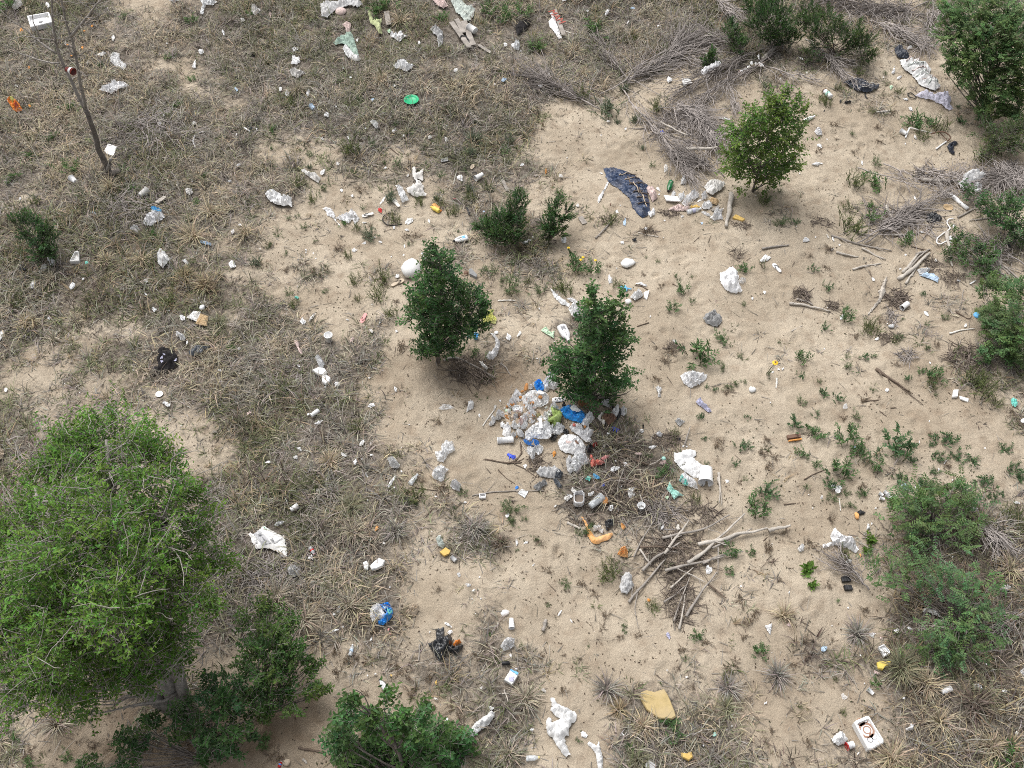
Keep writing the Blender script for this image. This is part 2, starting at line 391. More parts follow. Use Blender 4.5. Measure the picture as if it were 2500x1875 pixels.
def brush(name, label, c, pts, fan, n, tl, r0=.018, m='twig_grey', rise=.12, tr=.0105, t0=.12, cat='brushwood', curl=.24):
    """fallen dead branch: a stem and the fan of fine twigs it carries"""
    s = sd_(); R = np.random.RandomState(s); P = poly3(c, pts, .05); ns = max(7, 4*len(pts)); Q = smooth_poly(P, ns, .02, s); Q[:, 2] += rise*np.sin(np.linspace(0.1, 1, ns)*math.pi*.8)
    o0 = Q[0].copy(); root = empty(name, label, cat, tuple(o0)); V, T = tubes([(Q-o0, r0, r0*.35)], 5); obj('stem', mesh_np('stem', V, T, smooth=True), m, root)
    tw = []
    for k in range(n):
        t = R.uniform(t0, 1)**.8; f = t*(ns-1); i = min(ns-2, int(f)); b = Q[i]+(Q[i+1]-Q[i])*(f-i)
        d = Q[min(ns-1, i+2)]-Q[max(0, i-1)]; d = d/np.linalg.norm(d); a = R.randn()*fan*(3.2 if R.rand() < .3 else 1.4)*(.6+.4*t)
        e = np.array([d[0]*math.cos(a)-d[1]*math.sin(a), d[0]*math.sin(a)+d[1]*math.cos(a), R.uniform(-.05, .28)]); L = tl*R.uniform(.45, 1.3)*(1.2-.35*t)
        b = b+R.randn(3)*[.07, .07, .03]; q = wob(b, b+e*L, 6, .09, s*31+k); bend = R.randn()*curl*L; nrm = np.array([-e[1], e[0], 0]); q += nrm*bend*np.linspace(0, 1, 6)[:, None]**2
        zg = hz(q[:, 0], q[:, 1])+.012; q[:, 2] = np.maximum(q[:, 2]-np.linspace(0, .10, 6), zg+R.rand()*.06)
        tw.append((q-o0, tr*R.uniform(.6, 1.35), tr*.4))
        if R.rand() < .6:
            j = R.randint(1, 4); aa = a+R.randn()*.5; e2 = np.array([d[0]*math.cos(aa)-d[1]*math.sin(aa), d[0]*math.sin(aa)+d[1]*math.cos(aa), R.uniform(-.1, .25)])*L*.45
            q2 = wob(q[j], q[j]+e2, 4, .08, s*57+k); q2[:, 2] = np.maximum(q2[:, 2], hz(q2[:, 0], q2[:, 1])+.01); tw.append((q2-o0, tr*.6, tr*.3))
    V, T = tubes(tw, 3); o = obj('twigs', mesh_np('twigs', V, T), m, root); o['kind'] = 'stuff'
    return root
def twig_nest(name, label, c, x, y, w_, h_, n, m='twig_brown', tr=.006, tl=.22, cat='twig pile', zmax=.12):
    """loose heap of short broken twigs"""
    s = sd_(); R = np.random.RandomState(s); g = gp(c, (x, y)); k = mpp(c, x, y); px, py = S(c, x, y)
    if label.startswith('~'): label = auto(label[1:], cat, px, py)
    tw = []
    for i in range(n):
        a = R.rand()*6.28; rr = math.sqrt(R.rand()); bx = g.x+math.cos(a)*rr*w_*k*.5; by = g.y+math.sin(a)*rr*h_*k*.6; th = R.rand()*6.28; L = tl*R.uniform(.4, 1.3)
        b = np.array([bx, by, 0.]); e = b+np.array([math.cos(th), math.sin(th), 0])*L; q = wob(b, e, 4, .1, s*13+i); q[:, 2] = hz(q[:, 0], q[:, 1])+.01+zmax*(1-rr)*R.rand()+np.linspace(0, R.randn()*.03, 4)
        q[:, 2] = np.maximum(q[:, 2], hz(q[:, 0], q[:, 1])+.005); tw.append((q-np.array(g), tr*R.uniform(.6, 1.5), tr*.5))
    V, T = tubes(tw, 3); o = obj(name, mesh_np(name, V, T), m, None, g); tag(o, label, cat); return o

# ------------------------------------------------------------------ trees and shrubs
def shoots(blobs, per, R, slen, nleaf, LL, LW, colr, up=.45, out=.7, mode='alt', jit=.6, clump=.42):
    """blobs: (x,y,z,r). Clumps of leafy shoots through the crown volume; returns leaf mesh arrays and twig polylines"""
    LP = []; LD = []; LN = []; LC = []; tw = []; B = np.array(blobs); cc = B[:, :3].mean(0)
    for (x, y, z, r) in blobs:
        ncl = max(3, int(per*(r/.25)**2/5)); 
        for k in range(ncl):
            v = R.randn(3); v /= np.linalg.norm(v); rad = r*(.45+.6*R.rand()**.6); cpt = np.array([x, y, z])+v*rad*np.array([1, 1, .9]); tone = R.uniform(.66, 1.3)*np.array([R.uniform(.85, 1.25), 1, R.uniform(.8, 1.15)])
            for j in range(5):
                b = cpt+R.randn(3)*r*clump*.5
                if b[2] < .06: b[2] = .06+R.rand()*.1
                d = v*out+np.array([0, 0, up])+R.randn(3)*jit*.6+unit(b-cc)*.25; d /= np.linalg.norm(d); L = slen*R.uniform(.6, 1.3); b0 = b-d*L*.5
                if b0[2] < .03: b0[2] = .03
                q = wob(b0, b0+d*L, 4, .08, R.randint(1 << 30)); tw.append((q, .0045, .002))
                n = max(3, int(nleaf*R.uniform(.7, 1.3))); t = np.linspace(.12, 1, n); f = t*3; i0 = np.minimum(2, f.astype(int)); p = q[i0]+(q[i0+1]-q[i0])*(f-i0)[:, None]
                s = np.cross(d, [0, 0, 1.]); s = s/(np.linalg.norm(s)+1e-6); sg = np.where(np.arange(n) % 2 == 0, 1., -1.)[:, None]
                if mode == 'pin': p = np.concatenate([p, p]); sg = np.concatenate([np.ones((n, 1)), -np.ones((n, 1))]); n *= 2
                ld = d*(.35 if mode == 'pin' else .55)+s*sg*.85+R.randn(n, 3)*(.15 if mode == 'pin' else .35); ld[:, 2] -= .12
                if mode == 'up': ld = d+s*sg*.35+R.randn(n, 3)*.3
                nn = np.tile([0., 0, 1.], (n, 1))+R.randn(n, 3)*(.25 if mode == 'pin' else .45)
                LP.append(p); LD.append(ld); LN.append(nn); LC.append(jcol(np.asarray(colr)*tone, n, R, .22, .1))
    P = np.concatenate(LP); D = np.concatenate(LD); Nn = np.concatenate(LN); C = np.concatenate(LC); n = len(P)
    V, T = leaves(P, D, Nn, LL*R.uniform(.65, 1.25, n), LW*R.uniform(.7, 1.2, n)); return V, T, np.repeat(C, 4, 0), tw
def limbs(basept, blobs, R, r0, nl=3):
    """stem up through the crown, with limbs to every blob"""
    pol = []; B = sorted(blobs, key=lambda b: b[2]); b0 = np.array(basept); top = np.array(B[-1][:3]); cc = np.array(B)[:, :3].mean(0)
    mid = b0*.5+np.array([cc[0], cc[1], 0])*.5; mid[2] = b0[2]+(top[2]-b0[2])*.45
    Q = smooth_poly(np.array([b0, mid, top]), 12, r0*.5, R.randint(1 << 30)); pol.append((Q, r0, r0*.18))
    for (x, y, z, r) in B:
        for k in range(nl):
            e = np.array([x, y, z])+R.randn(3)*r*.45; hh = max(b0[2]+.1, e[2]-np.linalg.norm(e[:2]-b0[:2])*.9-.15); i = int(np.argmin(np.abs(Q[:, 2]-hh))); i = min(i, 10)
            pol.append((wob(Q[i], e, 7, .07, R.randint(1 << 30)), r0*(.55-.035*i), .006))
    return pol
def tree(name, label, cat, base, blobs, r0, per, slen, nleaf, LL, LW, colr, barkm='bark', mode='alt', stems=None, seed=1, nl=3, up=.45, out=.7, leafname='crown', twigs=True, group=None, jit=.6, clump=.42):
    R = np.random.RandomState(seed); root = empty(name, label, cat, tuple(base), group=group); o0 = np.array(base)
    pol = limbs(base, blobs, R, r0, nl) if stems is None else stems
    V, T = tubes(pol, 7 if r0 > .04 else 5); obj('trunk' if r0 > .02 else 'stem', mesh_np('trunk', V-o0, T, smooth=True), barkm, root)
    V, T, C, tw = shoots(blobs, per, R, slen, nleaf, LL, LW, colr, up, out, mode, jit, clump); o = obj(leafname, mesh_np(leafname, V-o0, T, C), 'leaf', root)
    if twigs and tw:
        V, T = tubes(tw, 3); obj('twigs', mesh_np('twigs', V-o0, T), 'twig_grey' if barkm != 'twig_green' else 'twig_green', root)['kind'] = 'stuff'
    return root
def blobs_y(c, base, lst, ydepth=None):
    """crown masses read off the photograph, standing over the foot of the tree"""
    b = gp(c, base); Y = b.y if ydepth is None else ydepth; R = np.random.RandomState(int(abs(b.x)*100)); out = []
    for (x, y, r) in lst:
        p = at_y(*S(c, x, y), Y); k = mpp(c, x, y)*(H-p.z)/H; yy = R.uniform(-.25, .25)*r*k; p = at_y(*S(c, x, y), Y+yy); out.append((p.x, p.y, max(p.z, .08), r*k))
    return b, out
def blobs_z(c, base, lst, R=None):
    b = gp(c, base); out = []
    for (x, y, r, z) in lst:
        p = at_z(*S(c, x, y), b.z+z); k = mpp(c, x, y)*(H-z)/H; out.append((p.x, p.y, b.z+z, r*k))
    return b, out
ELM = (.060, .126, .046); BIG = (.094, .186, .036); LOC = (.092, .156, .064); BROOM = (.052, .110, .034); LIGHT = (.105, .185, .044)

# ------------------------------------------------------------------ litter builders
def drape(c, pts, h, fold, res, lift, jag, aniso=None, seed=0, sink=True):
    """crumpled sheet: outline on the ground, filled, raised in creases; returns local verts, tris, origin"""
    G = [gp(c, p) for p in pts]; ox = sum(g.x for g in G)/len(G); oy = sum(g.y for g in G)/len(G); oz = float(hz(ox, oy))
    A = np.array([(g.x-ox, g.y-oy) for g in G]); size = float(np.max(A.max(0)-A.min(0))); res = res or min(.030, max(.010, size/26)); R = np.random.RandomState(seed)
    out = []
    for i in range(len(A)):
        a = A[i]; b = A[(i+1) % len(A)]; n = max(1, int(np.linalg.norm(b-a)/res)); nr = np.array([-(b-a)[1], (b-a)[0]])/(np.linalg.norm(b-a)+1e-9)
        for k in range(n): out.append(a+(b-a)*k/n+(nr*R.randn()*res*jag if k else 0))
    O = np.array(out); lo = O.min(0); hi = O.max(0); gx_, gy_ = np.meshgrid(np.arange(lo[0], hi[0], res), np.arange(lo[1], hi[1], res)); Pn = np.stack([gx_.ravel(), gy_.ravel()], 1); Pn += R.uniform(-.35, .35, Pn.shape)*res
    A0 = O; A1 = np.roll(O, -1, 0)
    def dist(P):
        d = np.full(len(P), 1e9)
        for s0 in range(0, len(A0), 32):
            a = A0[s0:s0+32]; b = A1[s0:s0+32]; ab = b-a; t = np.clip(((P[:, None]-a)*ab).sum(2)/((ab**2).sum(1)+1e-12), 0, 1); q = a+ab*t[..., None]; d = np.minimum(d, np.sqrt(((P[:, None]-q)**2).sum(2)).min(1))
        return d
    x, y = Pn[:, 0], Pn[:, 1]; ins = np.zeros(len(Pn), bool)
    for a, b in zip(A0, A1): ins ^= ((a[1] > y) != (b[1] > y)) & (x < (b[0]-a[0])*(y-a[1])/(b[1]-a[1]+1e-12)+a[0])
    Pn = Pn[ins]; Pn = Pn[dist(Pn) > res*.45] if len(Pn) else Pn
    allp = [Vector(p) for p in O]+[Vector(p) for p in Pn]; no = len(O)
    vs_, _, fs, *_ = geometry.delaunay_2d_cdt(allp, [(i, (i+1) % no) for i in range(no)], [list(range(no))], 1, 1e-6)
    P2 = np.array([tuple(v) for v in vs_]); d = dist(P2); dr = max(d.max()*.75, 1e-3); t = np.clip(d/dr, 0, 1); prof = 1-(1-t)**2
    f = 1/min(.13, max(size*.22, .05)); X = P2[:, 0]; Y = P2[:, 1]
    if aniso is not None: ca, sa = math.cos(aniso), math.sin(aniso); X, Y = (X*ca+Y*sa)*.35, (-X*sa+Y*ca)*1.25
    s = seed % 97; n1 = fbm(X*f*.55, Y*f*.55, s, 2); wx = X*f*1.6+2*vn(X*f, Y*f, s+3); wy = Y*f*1.6+2*vn(X*f, Y*f, s+7)
    rid = (1-np.abs(2*vn(wx, wy, s+1)-1))**2; rid2 = (1-np.abs(2*vn(wx*2.1, wy*2.1, s+2)-1))**2
    hf = min(h*1.7, .16); z = lift+h*prof*(.12+.42*n1)+hf*fold*(.30+.70*prof)*(.75*rid+.42*rid2)+.004*R.rand(len(P2)); zz = hz(P2[:, 0]+ox, P2[:, 1]+oy)-oz+z
    AVOID.append((ox, oy, size*.38))
    for g in G: AVOID.append(((g.x+ox)/2, (g.y+oy)/2, size*.16))
    return np.column_stack([P2, zz]), [tuple(q) for q in fs], Vector((ox, oy, oz))
def sheet(name, label, cat, c, pts, m, h=.06, fold=1.0, res=None, lift=.012, jag=.25, smooth=False, aniso=None, parent=None, group=None):
    s = sd_(); mx = sum(p[0] for p in pts)/len(pts); my = sum(p[1] for p in pts)/len(pts)
    gx0 = gp(c, (mx, my)); lift = lift+.05*float(cover(gx0.x, gx0.y))
    V, Fc, o0 = drape(c, pts, h, fold, res, lift, jag, aniso, s); me = mesh_py(name, V, Fc, smooth)
    if parent is None:
        if label.startswith('~'): label = auto(label[1:], cat, *S(c, mx, my))
        o = obj(name, me, m, None, o0); return tag(o, label, cat, group)
    return obj(name, me, m, parent, o0-parent.location)
def blob_pts(x, y, w_, h_, rot, seed, n=8, rough=.42):
    R = np.random.RandomState(seed); P = []
    for k in range(n):
        a = 2*math.pi*(k+R.uniform(-.25, .25))/n; r = 1+R.uniform(-rough, rough); u, v = math.cos(a)*w_/2*r, math.sin(a)*h_/2*r; P.append((x+u*math.cos(rot)-v*math.sin(rot), y+u*math.sin(rot)+v*math.cos(rot)))
    return P
def scrap(label, c, x, y, w_, h_=None, m='white', rot=None, h=None, name='paper_scrap', cat='scrap', fold=1.0, lift=.012, group=None):
    s = sd_(); h_ = h_ or w_*.7; rot = random.Random(s).uniform(0, 3.1) if rot is None else rot; k = mpp(c, x, y); hh = h if h is not None else min(.035, w_*k*.16)
    return sheet(name, label, cat, c, blob_pts(x, y, w_, h_, rot, s), m, hh, fold, max(.009, w_*k/9), lift, .3, group=group)
def lathe(prof, seg=14, axis_x=False):
    V = []; Fc = []; n = len(prof)
    for i, (r, z) in enumerate(prof):
        for k in range(seg):
            a = 2*math.pi*k/seg; V.append((z, r*math.cos(a), r*math.sin(a)) if axis_x else (r*math.cos(a), r*math.sin(a), z))
    for i in range(n-1):
        for k in range(seg): q = (k+1) % seg; Fc.append((i*seg+k, i*seg+q, (i+1)*seg+q, (i+1)*seg+k))
    return V, Fc
def frame2(c, A, B):
    a = gp(c, A); b = gp(c, B); mid = (a+b)/2; mid.z = float(hz(mid.x, mid.y)); d = b-a; return mid, math.atan2(d.y, d.x), max(.03, math.hypot(d.x, d.y))
def lz(p): return .04*float(cover(p.x, p.y))
def bottle(label, c, A, B, ratio=.30, m='clear_plastic', cap='white', band=None, name='plastic_bottle', cat='bottle', neck=.4):
    """lying bottle, neck at A, foot at B"""
    mid, yaw, L = frame2(c, A, B); label = lab_of(label, cat, c, (A[0]+B[0])/2, (A[1]+B[1])/2); r = L*ratio/2; root = empty(name, label, cat, mid+Vector((0, 0, lz(mid)+r*.95)), yaw)
    h = L/2; nr = r*neck; pr = [(0.001, h), (r*.8, h), (r, h*.93), (r, h*.55), (r*.95, h*.5), (r, h*.44), (r, -h*.2), (r*.85, -h*.45), (nr*1.15, -h*.72), (nr, -h*.8), (nr, -h*.88)]
    V, Fc = lathe(pr, 14, True); obj('body', mesh_py('body', V, Fc, True), m, root)
    V, Fc = lathe([(.001, -h*1.0), (nr*1.25, -h*1.0), (nr*1.25, -h*.86), (nr*.8, -h*.86)], 12, True); obj('cap', mesh_py('cap', V, Fc), cap, root)
    if band: V, Fc = lathe([(r*1.02, h*.32), (r*1.02, -h*.12)], 14, True); obj('label_band', mesh_py('label_band', V, Fc, True), band, root)
    AVOID.append((mid.x, mid.y, L*.5)); return root
def jug(label, c, A, B, ratio=.5, m='white', cap='dark', band='light_blue', name='detergent_bottle', cat='bottle'):
    mid, yaw, L = frame2(c, A, B); label = lab_of(label, cat, c, (A[0]+B[0])/2, (A[1]+B[1])/2); wd = L*ratio/2; th = wd*.62; root = empty(name, label, cat, mid+Vector((0, 0, lz(mid)+th)), yaw); h = L/2
    pr = [(.01, h), (.85, h), (1, h*.9), (1.0, h*.3), (.97, 0), (.92, -h*.25), (.72, -h*.5), (.42, -h*.72), (.28, -h*.8)]
    V, Fc = lathe(pr, 16, True); V = [(x, y*wd, z*th) for x, y, z in V]; obj('body', mesh_py('body', V, Fc, True), m, root)
    V, Fc = lathe([(.001, -h), (wd*.33, -h), (wd*.33, -h*.78), (wd*.2, -h*.78)], 12, True); obj('cap', mesh_py('cap', V, Fc), cap, root)
    hn = np.array([(-h*.45, 0, th*.7), (-h*.25, 0, th*1.18), (h*.15, 0, th*1.22), (h*.3, 0, th*.85)]); V, T = tubes([(smooth_poly(hn, 9, 0, 1), th*.16, th*.16)], 6); obj('handle', mesh_np('handle', V, T, smooth=True), m, root)
    if band: obj('label_print', mesh_py('label_print', [(h*.2, -wd*.45, th*.93), (h*.75, -wd*.4, th*.95), (h*.75, wd*.4, th*.95), (h*.2, wd*.45, th*.93), (h*.48, 0, th*1.06)], [(0, 1, 4), (1, 2, 4), (2, 3, 4), (3, 0, 4)]), band, root)
    AVOID.append((mid.x, mid.y, L*.5)); return root
def cup(label, c, A, B, ratio=.75, m='white', name='foam_cup', cat='cup', taper=.72, band=None):
    """cup lying on its side, open rim at A, base at B"""
    mid, yaw, L = frame2(c, A, B); label = lab_of(label, cat, c, (A[0]+B[0])/2, (A[1]+B[1])/2); r = L*ratio/2; h = L/2
    pr = [(.001, h), (r*taper, h), (r*taper, h*.97), (r, -h), (r*1.07, -h), (r*1.07, -h*.93), (r*.95, -h*.93), (r*taper*.93, h*.92), (.001, h*.9)]
    V, Fc = lathe(pr, 16, True); mid.z += lz(mid)+r*.95; root = empty(name, label, cat, mid, yaw); obj('wall', mesh_py('wall', V, Fc, True), m, root)
    if band: V, Fc = lathe([(r*.9, h*.1), (r*.99, -h*.5)], 16, True); obj('print_band', mesh_py('print_band', V, Fc, True), band, root)
    AVOID.append((mid.x, mid.y, L*.6)); return root
def cup_up(label, c, x, y, w_, m='white', name='plastic_cup', cat='cup', hr=1.0, fill=None):
    """cup or tub standing upright; x, y is the middle of its rim"""
    k = mpp(c, x, y); r = w_*k/2; g = gp(c, (x, y+w_*.35)); label = lab_of(label, cat, c, x, y); h = 2*r*hr; root = empty(name, label, cat, g+Vector((0, 0, lz(g))))
    V, Fc = lathe([(.001, .004), (r*.72, .004), (r*.76, .01), (r*.98, h*.95), (r*1.06, h*.96), (r*1.06, h), (r*.93, h), (r*.70, .02), (.001, .02)], 18); obj('wall', mesh_py('wall', V, Fc, True), m, root)
    if fill: V, Fc = lathe([(.001, h*.45), (r*.5, h*.48), (r*.82, h*.5)], 18); obj('contents', mesh_py('contents', V, Fc), fill, root)
    AVOID.append((g.x, g.y, r*1.6)); return root
def disc(label, c, x, y, w_, m='white', name='paper_plate', cat='plate', deep=.12, tilt=(0, 0), dome=False):
    """plate, lid or shallow bowl lying on the ground"""
    k = mpp(c, x, y); r = w_*k/2; g = gp(c, (x, y)); label = lab_of(label, cat, c, x, y); d = r*deep*2
    pr = [(.001, .012+d*.9), (r*.5, .012+d*.8), (r*.85, .012+d*.4), (r, .006), (r*1.0, .002)] if dome else [(.001, .012), (r*.62, .012), (r*.72, .02), (r*.86, d), (r*.97, d*1.05), (r, d), (r*.98, d*.8), (r*.75, .004), (.001, .002)]
    V, Fc = lathe(pr, 22); o = obj(name, mesh_py(name, V, Fc, True), m, None, g+Vector((0, 0, lz(g)+.006+abs(tilt[0])*r+abs(tilt[1])*r))); o.rotation_euler = (tilt[0], tilt[1], 0); AVOID.append((g.x, g.y, r*1.3)); return tag(o, label, cat)
def slab(label, c, pts, th, m, name='foam_board', cat='board', lift=.008, bev=.12, inset=None, parts=None):
    """flat rigid piece with its outline and a real thickness"""
    G = [gp(c, p) for p in pts]; o0 = sum(G, Vector())/len(G); o0.z = float(hz(o0.x, o0.y)); label = lab_of(label, cat, c, sum(p[0] for p in pts)/len(pts), sum(p[1] for p in pts)/len(pts))
    A = [(g.x-o0.x, g.y-o0.y) for g in G]
    if sum(A[i][0]*A[(i+1) % len(A)][1]-A[(i+1) % len(A)][0]*A[i][1] for i in range(len(A))) < 0: A = A[::-1]
    n = len(A); z0 = lift+lz(o0); e = bev*th; sc = 1-e/max(.02, max(math.hypot(*a) for a in A))
    V = [(x, y, z0) for x, y in A]+[(x, y, z0+th-e) for x, y in A]+[(x*sc, y*sc, z0+th) for x, y in A]; Fc = [tuple(range(n))[::-1]]
    for q in (0, n): Fc += [(q+i, q+(i+1) % n, q+n+(i+1) % n, q+n+i) for i in range(n)]
    if inset is None: Fc.append(tuple(range(2*n, 3*n)))
    else:
        f, dep = inset; V += [(x*f, y*f, z0+th) for x, y in A]+[(x*f*.93, y*f*.93, z0+th-dep) for x, y in A]
        for q in (2*n, 3*n): Fc += [(q+i, q+(i+1) % n, q+n+(i+1) % n, q+n+i) for i in range(n)]
        Fc.append(tuple(range(4*n, 5*n)))
    root = obj(name, mesh_py(name, V, Fc), m, None, o0); TOPZ[root.name] = z0+th; AVOID.append((o0.x, o0.y, max(math.hypot(*a) for a in A)*.95)); return tag(root, label, cat)
def plank(label, c, A, B, w_, th=.025, m='wood_grey', name='plank', cat='plank', dz=.02, tilt=0.0):
    mid, yaw, L = frame2(c, A, B); label = lab_of(label, cat, c, (A[0]+B[0])/2, (A[1]+B[1])/2); wd = w_*mpp(c, *A); n = 7; V = []; Fc = []; R = np.random.RandomState(sd_())
    for i in range(n):
        x = -L/2+L*i/(n-1)
        for (u, v) in ((-.5, 0), (.5, 0), (.5, 1), (-.5, 1)): V.append((x+R.randn()*.008, u*wd*(1+R.randn()*.04), v*th+R.randn()*.003))
    for i in range(n-1):
        for k in range(4): q = (k+1) % 4; Fc.append((i*4+k, (i+1)*4+k, (i+1)*4+q, i*4+q))
    Fc += [(0, 1, 2, 3), (n*4-1, n*4-2, n*4-3, n*4-4)]; o = obj(name, mesh_py(name, V, Fc), m, None, mid+Vector((0, 0, dz+lz(mid)))); o.rotation_euler = (0, tilt, yaw); AVOID.append((mid.x, mid.y, L*.35)); return tag(o, label, cat)
def sandal(label, c, A, B, m='white', strap='dark', name='flip_flop', cat='sandal'):
    """flip-flop sole, toe at A, heel at B, with straps"""
    mid, yaw, L = frame2(c, A, B); label = lab_of(label, cat, c, (A[0]+B[0])/2, (A[1]+B[1])/2); root = empty(name, label, cat, mid+Vector((0, 0, lz(mid)+.008)), yaw); hw = [(-.5, .02), (-.47, .10), (-.38, .165), (-.2, .185), (0, .14), (.2, .115), (.36, .125), (.46, .09), (.5, .02)]
    O = [(x*L, y*L) for x, y in hw]+[(x*L, -y*L) for x, y in hw[::-1]]; n = len(O); V = [(x, y, 0) for x, y in O]+[(x, y, L*.07) for x, y in O]; Fc = [tuple(range(n))[::-1], tuple(range(n, 2*n))]+[(i, (i+1) % n, n+(i+1) % n, n+i) for i in range(n)]
    if (O[1][0]-O[0][0])*(O[2][1]-O[1][1])-(O[1][1]-O[0][1])*(O[2][0]-O[1][0]) > 0: pass
    obj('sole', mesh_py('sole', V, [f[::-1] for f in Fc]), m, root)
    for s in (-1, 1):
        P = smooth_poly(np.array([(-.3, 0, .07), (-.2, s*.07, .14), (-.02, s*.13, .12), (.1, s*.12, .06)])*L, 8, 0, 1); Vt, T = tubes([(P, L*.022, L*.022)], 5); obj('strap', mesh_np('strap', Vt, T, smooth=True), strap, root)
    AVOID.append((mid.x, mid.y, L*.5)); return root
def hose(name, label, cat, c, pts, r, m):
    P = poly3(c, pts, r+.02); o0 = P.mean(0); px, py = proj(*o0); label = label if not label.startswith('~') else auto(label[1:], cat, px, py); Q = smooth_poly(P, 6*len(pts), 0, 1); V, T = tubes([(Q-o0, r, r)], 7); o = obj(name, mesh_np(name, V, T, smooth=True), m, None, tuple(o0))
    for q in Q[::3]: AVOID.append((q[0], q[1], .06))
    return tag(o, label, cat)
def mark(parent, kind, pts2, z, m, name):
    """flat print lying 3 mm over a thing, in metres relative to the thing"""
    return obj(name, mesh_py(name, [(x, y, z) for x, y in pts2], [tuple(range(len(pts2)))]), m, parent)
def word(parent, txt, size, loc, rz, m, name='lettering'):
    cu = bpy.data.curves.new('lettering', 'FONT'); cu.body = txt; cu.size = size; cu.extrude = .001; cu.align_x = 'CENTER'; cu.align_y = 'CENTER'; t = bpy.data.objects.new('tmp', cu); COL.objects.link(t)
    me = bpy.data.meshes.new_from_object(t.evaluated_get(bpy.context.evaluated_depsgraph_get())); bpy.data.objects.remove(t); me.materials.clear(); o = obj(name, me, m, parent, loc); o.rotation_euler = (0, 0, rz); return o
def lump(label, c, x, y, w_, h_, m, name='bread_piece', cat='bread', rot=0, lift=.0, rough=.18, hh=None):
    """solid rounded piece, noisy surface"""
    s = sd_(); k = mpp(c, x, y); g = gp(c, (x, y)); label = lab_of(label, cat, c, x, y); a = w_*k/2; b = h_*k/2/.8; hz_ = hh or min(a, b)*.8; V = []; Fc = []; nu, nv = 12, 7
    for j in range(nv+1):
        th = math.pi*j/nv
        for i in range(nu):
            ph = 2*math.pi*i/nu; X, Y, Z = math.sin(th)*math.cos(ph), math.sin(th)*math.sin(ph), math.cos(th); n = 1+rough*(float(vn(X*2+s, Y*2+Z*2, s % 50))-.5)*2; V.append((X*a*n, Y*b*n, hz_+Z*hz_*n))
    for j in range(nv):
        for i in range(nu): q = (i+1) % nu; Fc.append((j*nu+i, (j+1)*nu+i, (j+1)*nu+q, j*nu+q))
    o = obj(name, mesh_py(name, V, Fc, True), m, None, g+Vector((0, 0, lift+lz(g)-.004))); o.rotation_euler = (0, 0, -rot); AVOID.append((g.x, g.y, a)); return tag(o, label, cat)

